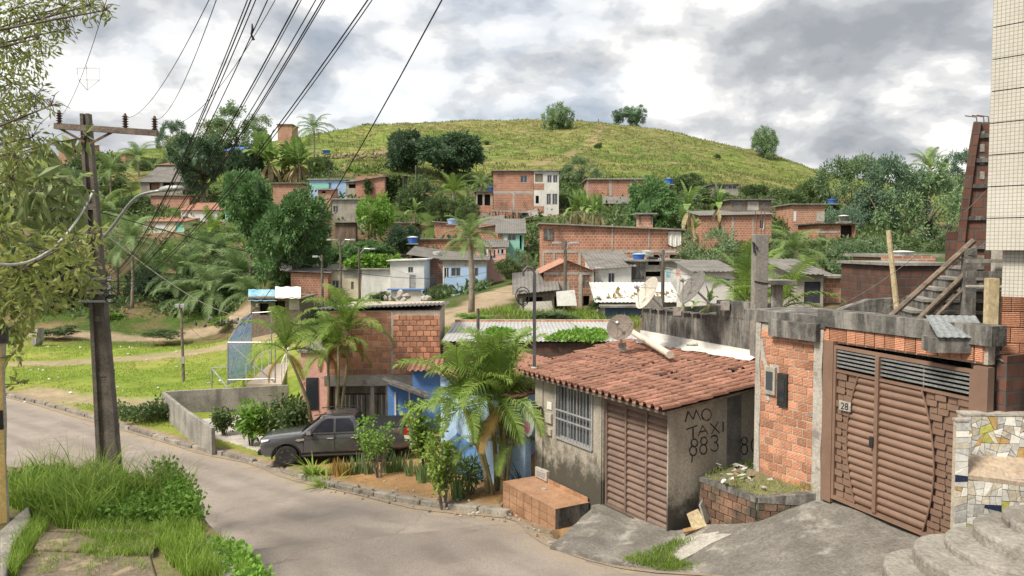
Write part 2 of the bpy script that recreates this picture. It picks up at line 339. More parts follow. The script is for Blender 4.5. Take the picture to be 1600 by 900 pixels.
# ------------------------------------------------------------------ the lie of the land
KPX = [(1500, 1010, 3.3), (1180, 903, 2.62), (1000, 884, 2.0), (860, 838, 1.76), (800, 806, 1.42), (660, 788, 1.02), (530, 762, 0.62), (460, 742, 0.27), (395, 722, 0.10), (330, 706, 0.04), (270, 691, 0.0), (150, 655, 0.0), (20, 620, 0.0)]
KERB = [onz(*k) for k in KPX] + [Vector((-46, 55, 0)), Vector((-80, 76, 0))]
KC = catmull(KERB, 8)
KA = np.array([tuple(p) for p in KC])
ROADW = 6.3
def kerb_normals(A):
    t = np.gradient(A[:, :2], axis=0); t /= np.linalg.norm(t, axis=1)[:, None]
    return np.stack([-t[:, 1], t[:, 0]], 1)        # towards the camera side
KN = kerb_normals(KA)
def tcp():
    P = []
    def a(*pts):
        for p in pts: P.append(tuple(at(*p)))
    def w(*pts):
        for p in pts: P.append(p)
    def z(zv, *pts):
        for p in pts: P.append(tuple(onz(p[0], p[1], zv)))
    for i in range(0, len(KA), 6):
        k = KA[i]; n = KN[i]
        w((k[0] - n[0] * 0.9, k[1] - n[1] * 0.9, k[2] + 0.14)); w((k[0] + n[0] * 7, k[1] + n[1] * 7, k[2] - 0.1)); w((k[0] - n[0] * 3, k[1] - n[1] * 3, k[2] + 0.16))
    z(0.1, (60, 580), (200, 600), (285, 597), (330, 570), (100, 560))
    z(0.2, (60, 545), (200, 545), (300, 540), (360, 530))
    z(0.6, (100, 515), (250, 510), (330, 515)); z(1.6, (150, 490), (280, 490), (370, 498)); z(0.05, (300, 660), (400, 650))
    a((120, 470, 85), (250, 460, 85), (400, 470, 75), (460, 490, 66), (510, 475, 72), (640, 468, 72), (720, 460, 66))
    a((700, 497, 43), (780, 497, 41), (900, 494, 42), (1000, 490, 42), (1100, 490, 38), (735, 488, 46), (770, 470, 52), (835, 437, 64), (800, 455, 57), (900, 480, 50), (1000, 470, 52), (1100, 460, 45), (860, 440, 62), (1000, 430, 66))
    a((1250, 475, 34), (1350, 470, 38), (1450, 450, 40))
    w((-6, 32, 0.6), (-1, 30, 1.2), (4, 28, 2.0), (6, 24, 2.3), (9, 20, 2.6), (8, 26, 2.6), (9, 14, 3.2), (12, 18, 3.0), (14, 8, 3.6), (0, 25, 0.7), (2, 22, 1.3), (-4, 27, 0.4))
    w((-15, 10, 0.5), (-20, 20, 0.3), (-8, 8, 1), (0, 4, 1.5), (-30, 30, 0))
    a((600, 425, 80), (560, 375, 92), (660, 400, 82), (760, 400, 80), (820, 375, 84), (900, 350, 84), (1000, 345, 84), (1080, 370, 72), (1150, 385, 72), (1200, 390, 75), (1300, 385, 65), (1400, 400, 70), (1500, 400, 70))
    a((480, 430, 78), (420, 430, 74), (330, 470, 82), (220, 450, 90), (500, 350, 92), (560, 350, 95), (700, 340, 98), (820, 338, 96), (900, 320, 102), (970, 312, 104), (1050, 320, 95), (1150, 320, 90), (1250, 345, 85), (1350, 360, 95))
    a((270, 372, 100), (350, 350, 105), (240, 332, 110), (440, 310, 110), (520, 305, 108), (590, 308, 108), (300, 290, 125), (420, 290, 120), (680, 290, 118), (770, 300, 112), (600, 262, 125), (540, 260, 130))
    a((140, 330, 120), (60, 350, 110), (20, 300, 140), (200, 265, 150), (370, 255, 135), (440, 250, 150), (490, 250, 150), (300, 250, 165), (250, 240, 180), (370, 232, 190), (120, 255, 180))
    a((560, 230, 165), (600, 215, 190), (700, 250, 150), (800, 250, 150), (900, 250, 150), (1000, 255, 150), (1100, 265, 145), (1200, 285, 140), (1250, 300, 135), (900, 215, 195), (750, 215, 195), (1050, 235, 185), (1150, 255, 180))
    ridge = [(520, 207, 205), (600, 197, 220), (700, 193, 230), (800, 191, 235), (870, 190, 235), (950, 193, 232), (1000, 200, 228), (1050, 208, 225), (1100, 220, 220), (1200, 241, 212), (1270, 264, 205), (1330, 280, 200),
             (450, 215, 195), (400, 224, 200), (300, 228, 210), (200, 242, 210), (100, 250, 210), (0, 257, 210)]
    a(*ridge)
    for r in ridge:
        p = at(*r); w((p.x * 1.15, p.y * 1.15, p.z - 5), (p.x * 1.5, p.y * 1.5, p.z - 30))
    a((1400, 320, 150), (1500, 310, 160), (1600, 300, 170), (1400, 292, 220), (1600, 285, 230))
    w((90, 60, 6), (-90, 60, 2), (-140, 120, 12), (150, 130, 12), (0, 500, 0), (250, 400, 0), (-250, 400, 0))
    return np.array(P)
TP = tcp()
class TPS:
    def __init__(s, P, lam=0.4):
        s.P = P[:, :2].copy(); n = len(P)
        K = s.k(s.P, s.P) + np.eye(n) * lam; Q = np.hstack([np.ones((n, 1)), s.P])
        A = np.block([[K, Q], [Q.T, np.zeros((3, 3))]]); s.w = np.linalg.solve(A, np.concatenate([P[:, 2], np.zeros(3)]))
    @staticmethod
    def k(a, b):
        d2 = ((a[:, None, :] - b[None, :, :]) ** 2).sum(2) + 1e-9; return 0.5 * d2 * np.log(d2)
    def __call__(s, X):
        out = np.empty(len(X))
        for i in range(0, len(X), 20000):
            x = X[i:i + 20000]; out[i:i + 20000] = s.k(x, s.P) @ s.w[:-3] + s.w[-3] + x @ s.w[-2:]
        return out
tps = TPS(TP)
def road_info(X):
    """signed distance towards the camera side of the kerb line, and kerb z"""
    d = np.empty(len(X)); z = np.empty(len(X))
    for i in range(0, len(X), 20000):
        x = X[i:i + 20000]; D = ((x[:, None, :] - KA[None, :, :2]) ** 2).sum(2); j = D.argmin(1)
        rel = x - KA[j, :2]; d[i:i + 20000] = (rel * KN[j]).sum(1); z[i:i + 20000] = KA[j, 2]
        far = np.sqrt(D.min(1)); d[i:i + 20000] = np.where(far > 60, -99, d[i:i + 20000])
    return d, z
def ground(X):
    X = np.asarray(X, float).reshape(-1, 2); z = tps(X)
    near = (X[:, 1] < 90)
    if near.any():
        d, kz = road_info(X[near]); zn = z[near]
        on = np.clip((d + 0.12) / 0.1, 0, 1) * np.clip((ROADW + 2.5 - d) / 1.5, 0, 1)
        zn = zn * (1 - on) + (kz - 0.08) * on
        side = np.clip((d + 3.0) / 2.2, 0, 1) * (d < -0.12)          # verge beside the kerb
        zn = zn * (1 - side) + (kz + 0.12) * side
        fb = (X[near][:, 0] > -0.25) & (X[near][:, 1] < 20.6) & (d < 0) & (d > -3)    # in front of the bench
        zn = np.where(fb, kz - .06, zn)
        dr = (X[near][:, 0] > 1.0) & (X[near][:, 1] < 17.5) & (d < 0.3)      # under the driveway slab
        zn = np.where(dr, zn - .35, zn)
        z[near] = zn
    return z
def gz(x, y): return float(ground([(x, y)])[0])
def onground(px, py, y0=10, y1=260):
    """first hit of the photo ray with the land"""
    r = ray(px, py); Y = np.geomspace(y0, y1, 900); s = Y / r.y
    z = ground(np.stack([r.x * s, Y], 1)); h = EYE.z + r.z * s - z
    i = np.argmax(h < 0) if (h < 0).any() else len(Y) - 1
    return Vector((r.x * s[i], Y[i], z[i]))
def fbm(X, sc_, seed=0, oct_=4):
    """cheap value noise in numpy"""
    out = np.zeros(len(X)); amp = 0.5; f = sc_
    for o in range(oct_):
        p = X * f + 17.3 * (o + seed); i = np.floor(p).astype(int); t = p - i; t = t * t * (3 - 2 * t)
        def h(a, b): 
            n = (a * 374761393 + b * 668265263 + (o + seed) * 69069) & 0x7fffffff; n = ((n ^ (n >> 13)) * 1274126177) & 0x7fffffff
            return (n & 0xffff) / 65535.0
        v = (h(i[:, 0], i[:, 1]) * (1 - t[:, 0]) + h(i[:, 0] + 1, i[:, 1]) * t[:, 0]) * (1 - t[:, 1]) + (h(i[:, 0], i[:, 1] + 1) * (1 - t[:, 0]) + h(i[:, 0] + 1, i[:, 1] + 1) * t[:, 0]) * t[:, 1]
        out += v * amp; amp *= 0.5; f *= 2
    return out / (1 - 0.5 ** oct_)
def seg_dist(X, line):
    d = np.full(len(X), 1e9)
    for a, b in zip(line[:-1], line[1:]):
        a = np.array(a[:2]); b = np.array(b[:2]); ab = b - a; t = np.clip(((X - a) @ ab) / (ab @ ab), 0, 1)
        d = np.minimum(d, np.linalg.norm(X - a - t[:, None] * ab, axis=1))
    return d
PATHS = [([onz(20, 568, .15), onz(90, 566, .15), onz(200, 560, .15), onz(360, 549, .2), onz(440, 545, .2)], 1.5),
         ([onz(50, 612, .1), onz(110, 622, .1), onz(190, 628, .1), onz(262, 634, .1)], 1.3),
         ([onz(60, 519, .6), onz(170, 517, .6), onz(280, 513, .7), onz(330, 509, 1.0), onz(390, 505, 1.2)], 1.5),
         ([at(690, 494, 43), at(735, 489, 47), at(760, 470, 52), at(790, 452, 58), at(835, 437, 64), at(860, 425, 70)], 1.9),
         ([at(700, 497, 42), at(640, 470, 66)], 1.2)]
HTR = [[at(600, 236, 160), at(700, 226, 172), at(800, 222, 180), at(900, 228, 176), at(1000, 240, 168), at(1100, 258, 160)], [at(830, 262, 140), at(880, 240, 160), at(930, 215, 195), at(945, 196, 228)], [at(980, 268, 138), at(1060, 262, 150), at(1160, 272, 152)]]
def land_colour(X, z):
    n = len(X); f1 = fbm(X, 0.05, 1); f2 = fbm(X, 0.22, 5); f3 = fbm(X, 0.9, 9)
    def lerp(a, b, t): return a * (1 - t[:, None]) + b * t[:, None]
    gA = np.array([0.18, 0.26, 0.04]); gB = np.array([0.27, 0.30, 0.065]); straw = np.array([0.36, 0.31, 0.12]); dirt = np.array([0.38, 0.295, 0.205]); soil = np.array([0.17, 0.12, 0.075]); lush = np.array([0.065, 0.105, 0.026])
    col = lerp(np.tile(gA, (n, 1)), np.tile(gB, (n, 1)), np.clip((f2 - .35) * 3, 0, 1))
    Y = X[:, 1]
    hill = np.clip((Y - 118) / 20, 0, 1)
    hc = lerp(np.tile(np.array([0.125, 0.185, 0.04]), (n, 1)), np.tile(np.array([0.20, 0.235, 0.062]), (n, 1)), np.clip((f1 - .35) * 3.2, 0, 1))
    hc = lerp(hc, np.tile(np.array([0.225, 0.185, 0.09]), (n, 1)), np.clip((f2 * .5 + f3 * .5 - .52) * 6, 0, .7))
    hc = lerp(hc, np.tile(lush, (n, 1)), np.clip((.40 - f2) * 4, 0, .7))
    f0 = fbm(X, 0.022, 41); hc = lerp(hc, np.tile(np.array([0.115, 0.16, 0.036]), (n, 1)), np.clip((f0 - .48) * 5, 0, .75)); hc = lerp(hc, np.tile(np.array([0.25, 0.19, 0.10]), (n, 1)), np.clip((.40 - f0) * 6, 0, .35))
    for line in HTR: hc = lerp(hc, np.tile(np.array([0.30, 0.235, 0.135]), (n, 1)), np.clip((1.1 + f2 - seg_dist(X, line)) / .8, 0, .6))
    col = lerp(col, hc, hill)
    mid = np.clip((Y - 60) / 8, 0, 1) * (1 - hill) + np.clip((z - 1.2) / 0.6, 0, 1) * (1 - np.clip((Y - 60) / 8, 0, 1)) * (1 - hill)
    mc = lerp(np.tile(lush, (n, 1)), np.tile(soil, (n, 1)), np.clip((f2 - .48) * 6, 0, 1)); col = lerp(col, mc, np.clip(mid, 0, 1))
    fld = (Y > 33) & (Y < 75) & (z < 1.4)
    col = np.where(fld[:, None], lerp(col, np.tile(straw, (n, 1)), np.clip((f1 * .4 + f2 * .6 - .50) * 3.5, 0, .55)), col)
    for line, wd in PATHS:
        d = seg_dist(X, line); col = lerp(col, np.tile(dirt, (n, 1)), np.clip((wd * (0.45 + 1.0 * f3) - d) / 0.7 + .3, 0, 1) * (0.62 + .38 * f2))
    # yard of bare soil between the kerb and the houses
    near = Y < 60
    d = np.full(n, -99.0); d[near] = road_info(X[near])[0]
    yard = near & (d < 0) & (d > -7) & (X[:, 0] > -8.6) & (X[:, 0] < 3) & (Y < 31)
    col = np.where(yard[:, None], lerp(np.tile(np.array([0.42, 0.255, 0.12]), (n, 1)), np.tile(np.array([0.31, 0.19, 0.095]), (n, 1)), f3), col)
    road = near & (d > -0.4) & (d < ROADW + 2)
    col = np.where(road[:, None], np.array([0.30, 0.23, 0.16]), col)
    return col
def build_land():
    rows = np.concatenate([np.linspace(7, 20, 60), np.geomspace(20.2, 270, 330)[0:], np.geomspace(274, 620, 20)])
    cols = np.linspace(-1.0, 1.0, 300); cols = np.tan(cols * 0.86) / np.tan(0.86) * 1.15
    gx, gy = np.meshgrid(cols, rows); X = np.stack([(gx * gy).ravel(), gy.ravel()], 1)
    z = ground(X); far = np.clip((X[:, 1] - 110) / 60, 0, 1)
    z = z + (fbm(X, 0.07, 3) - .5) * 2.2 * far + (fbm(X, 0.35, 4) - .5) * (0.12 + 0.8 * far)* (X[:, 1] > 36)
    V = np.column_stack([X, z]); nr, nc = len(rows), len(cols)
    i = np.arange(nr - 1)[:, None] * nc + np.arange(nc - 1)[None, :]; Q = np.stack([i, i + 1, i + nc + 1, i + nc], -1).reshape(-1, 4)
    me = bpy.data.meshes.new('terrain'); me.from_pydata(V.tolist(), [], Q.tolist())
    ca = me.color_attributes.new('Col', 'FLOAT_COLOR', 'POINT')
    ca.data.foreach_set('color', np.column_stack([land_colour(X, z), np.ones(len(X))]).astype(np.float32).ravel())
    me.polygons.foreach_set('use_smooth', [True] * len(me.polygons))
    m, nt, N, L, B = _nt('land'); a = N.new('ShaderNodeVertexColor'); a.layer_name = 'Col'
    g = N.new('ShaderNodeNewGeometry'); pos = g.outputs['Position']
    n1 = _noise(N, L, pos, 2.2, 7, 0.7); n2 = _noise(N, L, pos, 0.35, 5, 0.65)
    col = _mixc(N, L, 0.6, a.outputs[0], _mixc(N, L, n1, (0.1, 0.1, 0.1), (0.9, 0.9, 0.9)), 'OVERLAY')
    n3 = _noise(N, L, pos, 0.8, 6, 0.7, stretch=(0.7, 0.7, 1.8)); sy = N.new('ShaderNodeSeparateXYZ'); L.new(pos, sy.inputs[0]); col = _mixc(N, L, _rng(N, L, sy.outputs[1], 80, 130, .12, .75), col, _mixc(N, L, _rng(N, L, n3, 0.32, 0.68), (0.22, 0.20, 0.2), (0.72, 0.72, 0.72)), 'OVERLAY')
    col = _mixc(N, L, 0.45, col, _mixc(N, L, n2, (0.15, 0.15, 0.15), (0.85, 0.85, 0.85)), 'OVERLAY')
    L.new(col, B.inputs['Base Color']); B.inputs['Roughness'].default_value = 1.0; B.inputs['Specular IOR Level'].default_value = 0.1
    bp = N.new('ShaderNodeBump'); bp.inputs['Strength'].default_value = 0.9; bp.inputs['Distance'].default_value = 0.18
    L.new(_noise(N, L, pos, 1.6, 8, 0.75), bp.inputs['Height']); L.new(bp.outputs[0], B.inputs['Normal'])
    me.materials.append(m); o = bpy.data.objects.new('terrain', me); link(o); o['kind'] = 'structure'
    mb = MB(); mb.box(-1500, 1500, -900, 2200, -6, -4.5); g = mb.build('ground', m); g['kind'] = 'structure'
    return m
M_land = build_land()

def build_road():
    mb = MB(); ns = 22; pts = [i for i in range(len(KA))]
    for i in pts:
        for j in range(ns + 1):
            t = j / ns; k = KA[i]; n = KN[i]
            mb.v.append((k[0] + n[0] * ROADW * t, k[1] + n[1] * ROADW * t, k[2] + 0.05 * math.sin(math.pi * t) - 0.02))
    for i in range(len(pts) - 1):
        for j in range(ns):
            a = i * (ns + 1) + j; mb.f.append((a, a + 1, a + ns + 2, a + ns + 1)); mb.m.append(0)
    rm = MT['road']; nt = rm.node_tree; N = nt.nodes; L = nt.links; B = N['Principled BSDF']; src = B.inputs['Base Color'].links[0].from_socket
    at_ = N.new('ShaderNodeAttribute'); at_.attribute_name = 'across'; g = N.new('ShaderNodeNewGeometry'); pos = g.outputs['Position']; ac = at_.outputs['Fac']
    def band(c, w):
        a = N.new('ShaderNodeMath'); a.operation = 'SUBTRACT'; L.new(ac, a.inputs[0]); a.inputs[1].default_value = c; b = N.new('ShaderNodeMath'); b.operation = 'ABSOLUTE'; L.new(a.outputs[0], b.inputs[0]); return _rng(N, L, b.outputs[0], w, w * .2)
    def mul(a, b):
        m = N.new('ShaderNodeMath'); m.operation = 'MULTIPLY'
        for i, v in enumerate((a, b)):
            if isinstance(v, float): m.inputs[i].default_value = v
            else: L.new(v, m.inputs[i])
        return m.outputs[0]
    col = src
    for c in (.22, .40, .62, .80): col = _mixc(N, L, mul(band(c, .07), mul(_rng(N, L, _noise(N, L, pos, .8, 4), .3, .65), .8)), col, (.205, .172, .15))
    col = _mixc(N, L, mul(band(.0, .17), _rng(N, L, _noise(N, L, pos, 2.2, 7, .7), .35, .6)), col, (.36, .285, .20)); col = _mixc(N, L, mul(band(.0, .05), _rng(N, L, _noise(N, L, pos, 5, 6, .7), .45, .6)), col, (.16, .125, .09))
    col = _mixc(N, L, mul(_rng(N, L, _noise(N, L, pos, 7.0, 4, .7), .63, .70), .6), col, (.15, .13, .115)); col = _mixc(N, L, mul(_rng(N, L, _noise(N, L, pos, .55, 3, .5, dist=1.0), .60, .62), .45), col, (.23, .20, .175))
    wv = N.new('ShaderNodeVectorMath'); wv.operation = 'ADD'; nz = N.new('ShaderNodeTexNoise'); nz.inputs['Scale'].default_value = 1.3; nz.inputs['Detail'].default_value = 5; L.new(pos, nz.inputs[0]); sc2 = N.new('ShaderNodeVectorMath'); sc2.operation = 'SCALE'; sc2.inputs['Scale'].default_value = .9; L.new(nz.outputs[1], sc2.inputs[0]); L.new(pos, wv.inputs[0]); L.new(sc2.outputs[0], wv.inputs[1])
    vo = N.new('ShaderNodeTexVoronoi'); vo.feature = 'DISTANCE_TO_EDGE'; vo.inputs['Scale'].default_value = .42; L.new(wv.outputs[0], vo.inputs[0])
    col = _mixc(N, L, mul(_rng(N, L, vo.outputs[0], .013, .004), mul(_rng(N, L, _noise(N, L, pos, .35, 3), .48, .6), .35)), col, (.10, .085, .072)); L.new(col, B.inputs['Base Color'])
    o = mb.build('road', rm, smooth=True); o['kind'] = 'structure'; fa = o.data.attributes.new('across', 'FLOAT', 'POINT'); fa.data.foreach_set('value', [j / ns for i in pts for j in range(ns + 1)])
    # sandy gutter along the far kerb
    mb = MB(); rr = random.Random(3)
    for i in range(len(KA)):
        k = KA[i]; n = KN[i]; w_ = 0.30 + 0.10 * math.sin(i * .37) + 0.05 * rr.random()
        mb.v += [(k[0] + n[0] * 0.02, k[1] + n[1] * 0.02, k[2] - 0.012), (k[0] + n[0] * w_, k[1] + n[1] * w_, k[2] + 0.004)]
    for i in range(len(KA) - 1): mb.f.append((2 * i, 2 * i + 1, 2 * i + 3, 2 * i + 2)); mb.m.append(0)
    o = mb.build('gutter_dirt', mat('gutter_sand', (0.33, 0.26, 0.19), (0.27, 0.215, 0.165), 2, 0.97, 0.5, 18)); o['kind'] = 'structure'
    # kerb stones
    root = thing('kerb', None, None, kind='structure'); 
    me = []
    for k in range(4):
        b = MB(); e = 0.012
        b.box(-0.5 + e, 0.5 - e, -0.09, 0.09, -0.25, 0.13); mm = b.mesh('kerb_stone', MT['kerb']); 
        bm = bmesh.new(); bm.from_mesh(mm); bmesh.ops.bevel(bm, geom=[ed for ed in bm.edges], offset=0.015, segments=1, affect='EDGES')
        for v in bm.verts: v.co += Vector((0, R.uniform(-.008, .008), R.uniform(-.012, .008)))
        bm.to_mesh(mm); bm.free(); me.append(mm)
    acc = 0; dense = catmull([tuple(p) for p in KERB], 60); last = None
    for p, q in zip(dense[:-1], dense[1:]):
        acc += (q - p).length
        px = 800 + p.x / p.y * F
        if acc >= 1.0:
            acc = 0
            if px > 803 or px < -80: continue
            d = (q - p).normalized(); low = 0.07 if 385 < px < 462 else 0
            o = inst('kerb_stone', R.choice(me), root, (p.x - 0.02, p.y, p.z - low + R.uniform(-.015, .01)), (0, -math.asin(d.z), math.atan2(d.y, d.x) + R.uniform(-.03, .03)))
build_road()

# concrete driveway and ramp: a ruled surface from the road edge to the fronts
def build_drive():
    A = [(862, 852, 1.86), (905, 862, 1.92), (950, 874, 1.98), (1000, 884, 2.03), (1060, 891, 2.2), (1120, 897, 2.42), (1180, 903, 2.66), (1290, 935, 2.95), (1400, 975, 3.2)]
    Bp = [(928, 792, 18.05), (968, 800, 17.25), (1010, 818, 16.35), (1046, 834, 15.62), (1098, 826, 15.4), (1185, 820, 14.5), (1290, 776, 14.4), (1390, 815, 13.1), (1520, 868, 11.7)]
    a = catmull([tuple(onz(*p)) for p in A], 8); b = catmull([tuple(at(*p)) for p in Bp], 8); n = 14; mb = MB()
    for p, q in zip(a, b):
        for j in range(n + 1):
            t = -0.04 + 1.12 * j / n; v = p.lerp(q, t); v.z += 0.02 + (0.03 * math.sin(v.x * 5 + v.y * 3) * math.sin(v.y * 4.3)) * (0 < j < n)
            mb.v.append(tuple(v))
    for i in range(len(a) - 1):
        for j in range(n): k = i * (n + 1) + j; mb.f.append((k, k + n + 1, k + n + 2, k + 1)); mb.m.append(0)
    nn = len(a)
    for i in range(nn):            # skirt so that the slab has thickness
        for j in (0, n): v = mb.v[i * (n + 1) + j]; mb.v.append((v[0], v[1], v[2] - .55))
    for j in range(n + 1): v = mb.v[j]; mb.v.append((v[0], v[1], v[2] - .55))
    b0 = nn * (n + 1)
    for i in range(nn - 1): mb.f.append((i * (n + 1), b0 + 2 * i, b0 + 2 * i + 2, (i + 1) * (n + 1))); mb.m.append(0)
    for j in range(n): mb.f.append((j, j + 1, b0 + 2 * nn + j + 1, b0 + 2 * nn + j)); mb.m.append(0)
    o = mb.build('driveway', MT['drive']); o['kind'] = 'structure'
    # pale patch of newer concrete
    poly = [(1045, 868), (1060, 853), (1095, 838), (1135, 832), (1143, 838), (1110, 853), (1085, 868), (1062, 880), (1048, 878)]
    P = [onz(x, y, z) for (x, y), z in zip(poly, (2.2, 2.24, 2.42, 2.52, 2.55, 2.43, 2.3, 2.22, 2.17))]
    mb = MB(); c = sum(P, Vector()) / len(P); mb.add([c + Vector((0, 0, .075))] + [p + Vector((0, 0, .045)) for p in P] + [p - Vector((0, 0, .1)) for p in P],
        [(0, i + 1, (i + 1) % 9 + 1) for i in range(9)] + [(i + 1, i + 10, (i + 1) % 9 + 10, (i + 1) % 9 + 1) for i in range(9)])
    o = mb.build('concrete_patch', MT['concl']); o['kind'] = 'structure'
build_drive()

# raised verge on the near side of the road
VZ = 2.95
VE = [onz(460, 960, VZ), onz(412, 900, VZ), onz(362, 855, VZ), onz(325, 818, VZ), onz(303, 785, VZ), onz(275, 762, VZ), onz(200, 742, VZ), onz(120, 736, VZ), onz(0, 728, VZ), Vector((-19, 20, VZ)), Vector((-19, 5, VZ)), Vector((-1.2, 7.5, VZ))]
def build_verge():
    n = len(VE); mb = MB(); c = sum(VE, Vector()) / n
    top = [Vector(p) for p in VE]; bot = [p + (p - c).normalized() * 0.35 for p in VE]
    vs = [c] + top + [Vector((p.x, p.y, 0.0)) for p in bot]
    mb.add(vs, [(0, i + 1, (i + 1) % n + 1) for i in range(n)] + [(i + 1, i + 1 + n, (i + 1) % n + 1 + n, (i + 1) % n + 1) for i in range(n)])
    o = mb.build('verge', mat('verge_soil', (0.13, 0.15, 0.05), (0.20, 0.16, 0.09), 1.5, 0.97, 0.6, 12)); o['kind'] = 'structure'
    # the overgrown slab and the concrete edging
    def slab(name, poly, z0, z1, m, bev=0.03):
        P = [onz(x, y, z1) for x, y in poly]; k = len(P); mb = MB()
        mb.add([(p.x, p.y, z0) for p in P] + [tuple(p) for p in P], [tuple(range(k)), tuple(range(k, 2 * k))] + [(i, (i + 1) % k, k + (i + 1) % k, k + i) for i in range(k)])
        o = mb.build(name, m, bevel=bev); bm = bmesh.new(); bm.from_mesh(o.data); bmesh.ops.recalc_face_normals(bm, faces=bm.faces); bm.to_mesh(o.data); bm.free(); o['kind'] = 'structure'; return o
    sm = mat('mossy_slab', (0.21, 0.165, 0.12), (0.125, 0.105, 0.075), 2.2, 0.97, 0.9, 16, spots=(0.32, 0.255, 0.17), spots_rng=(0.50, 0.66), spots_scale=2.2, streak=None)
    slab('concrete_slab', [(20, 960), (25, 876), (62, 860), (235, 868), (262, 960)], VZ - .1, VZ + 0.05, sm)
    slab('concrete_slab', [(52, 856), (66, 830), (130, 833), (245, 838), (240, 862)], VZ - .1, VZ + 0.11, sm)
    slab('concrete_slab', [(75, 826), (140, 829), (250, 834), (245, 826)], VZ - .1, VZ + 0.16, sm)
    slab('edging_strip', [(300, 834), (312, 832), (352, 862), (378, 905), (400, 960), (372, 960), (345, 905), (325, 870)], VZ - .2, VZ + 0.07, MT['conc'])
    slab('edging_strip', [(0, 828), (45, 788), (48, 812), (20, 850), (8, 905), (0, 905)], VZ - .2, VZ + 0.22, MT['conc'])
build_verge()
# ------------------------------------------------------------------ building helpers
def panel(mb, u0, u1, v0, top, ops, t, mp, mi=0):
    """wall sheet with openings; top = [(u, v), ...] from u0 to u1; mp(u, v, w) -> point, w = depth into the wall"""
    def tv(u):
        for (a, b), (c, d) in zip(top[:-1], top[1:]):
            if a - 1e-9 <= u <= c + 1e-9: return b + (d - b) * ((u - a) / (c - a) if c > a else 0)
        return top[-1][1]
    us = sorted({round(x, 5) for x in [u0, u1] + [p[0] for p in top] + [x for o in ops for x in (o[0], o[2]) if u0 < x < u1]})
    vs = sorted({round(x, 5) for x in [v0] + [y for o in ops for y in (o[1], o[3])]})
    for a, b in zip(us[:-1], us[1:]):
        col = vs + [None]
        for k in range(len(vs)):
            lo = vs[k]; hi = vs[k + 1] if k + 1 < len(vs) else None
            mu = (a + b) / 2; la = lb = lo
            ha, hb = (hi, hi) if hi is not None else (tv(a), tv(b))
            ha, hb = min(ha, tv(a)), min(hb, tv(b)); la, lb = min(la, tv(a)), min(lb, tv(b))
            mv = (la + lb + ha + hb) / 4
            if max(ha - la, hb - lb) < 1e-6: continue
            if any(o[0] - 1e-6 < mu < o[2] + 1e-6 and o[1] - 1e-6 < mv < o[3] + 1e-6 for o in ops): continue
            mb.quad(mp(a, la, 0), mp(b, lb, 0), mp(b, hb, 0), mp(a, ha, 0), mi)
            mb.quad(mp(b, lb, t), mp(a, la, t), mp(a, ha, t), mp(b, hb, t), mi)
    for (a, b), (c, d) in zip(top[:-1], top[1:]): mb.quad(mp(a, b, 0), mp(c, d, 0), mp(c, d, t), mp(a, b, t), mi)
    for u in (u0, u1): mb.quad(mp(u, v0, 0), mp(u, tv(u), 0), mp(u, tv(u), t), mp(u, v0, t), mi)
    for o in ops:
        a, b, c, d = o[:4]
        mb.quad(mp(a, b, 0), mp(c, b, 0), mp(c, b, t), mp(a, b, t), mi); mb.quad(mp(a, d, 0), mp(a, d, t), mp(c, d, t), mp(c, d, 0), mi)
        mb.quad(mp(a, b, 0), mp(a, b, t), mp(a, d, t), mp(a, d, 0), mi); mb.quad(mp(c, b, 0), mp(c, d, 0), mp(c, d, t), mp(c, b, t), mi)
def brick_mesh(w, h, t, m, n=3):
    out = []
    for k in range(n):
        b = MB(); e = min(0.005, h * .05); x, z = w / 2, h / 2
        vs = [(-x, t, -z), (x, t, -z), (x, t, z), (-x, t, z), (-x, e, -z), (x, e, -z), (x, e, z), (-x, e, z), (-x + e, 0, -z + e), (x - e, 0, -z + e), (x - e, 0, z - e), (-x + e, 0, z - e)]
        vs = [(a + R.uniform(-.003, .003), b_ + R.uniform(-.002, .002), c + R.uniform(-.003, .003)) for a, b_, c in vs]
        b.add(vs, [(0, 4, 5, 1)[::-1], (1, 5, 6, 2)[::-1], (2, 6, 7, 3)[::-1], (3, 7, 4, 0)[::-1], (4, 8, 9, 5)[::-1], (5, 9, 10, 6)[::-1], (6, 10, 11, 7)[::-1], (7, 11, 8, 4)[::-1], (8, 11, 10, 9)[::-1]]); out.append(b.mesh('brick', m))
    return out
def lay_bricks(parent, u0, u1, v0, v1, bw, bh, mp3, gap=0.014, m=None, skip=None, ops=(), off=0.5, depth=0.05, jit=0.006, vert=0.0):
    """bricks as objects of their own; mp3(u, v) -> local matrix of the brick's front centre"""
    m = m or MT['brick']; mes = brick_mesh(bw - gap, bh - gap, depth, m); half = brick_mesh(bw * .5 - gap, bh - gap, depth, m, 2)
    rows = int((v1 - v0) / bh + 1e-6); n = 0
    for r in range(rows):
        v = v0 + (r + .5) * bh; s = u0 - (bw * off if r % 2 else 0); u = s
        while u < u1 - 0.02:
            a, b = max(u, u0), min(u + bw, u1); wd = b - a; c = (a + b) / 2; u += bw
            if wd < bw * .3: continue
            if any(o[0] < c < o[2] and o[1] < v < o[3] for o in ops): continue
            if skip and R.random() < skip: continue
            me = R.choice(mes) if wd > bw * .75 else R.choice(half); sx = wd / bw if wd > bw * .75 else wd / (bw * .5)
            o = inst('brick', me, parent)
            o.matrix_local = mp3(c + R.uniform(-jit, jit) * .6, v + R.uniform(-jit, jit) * .5) @ Matrix.Translation((0, R.uniform(-jit, jit), 0)) @ Matrix.Rotation(R.uniform(-.012, .012), 4, 'Y') @ Matrix.Diagonal((max(.3, sx), 1, 1, 1)); n += 1
    return n
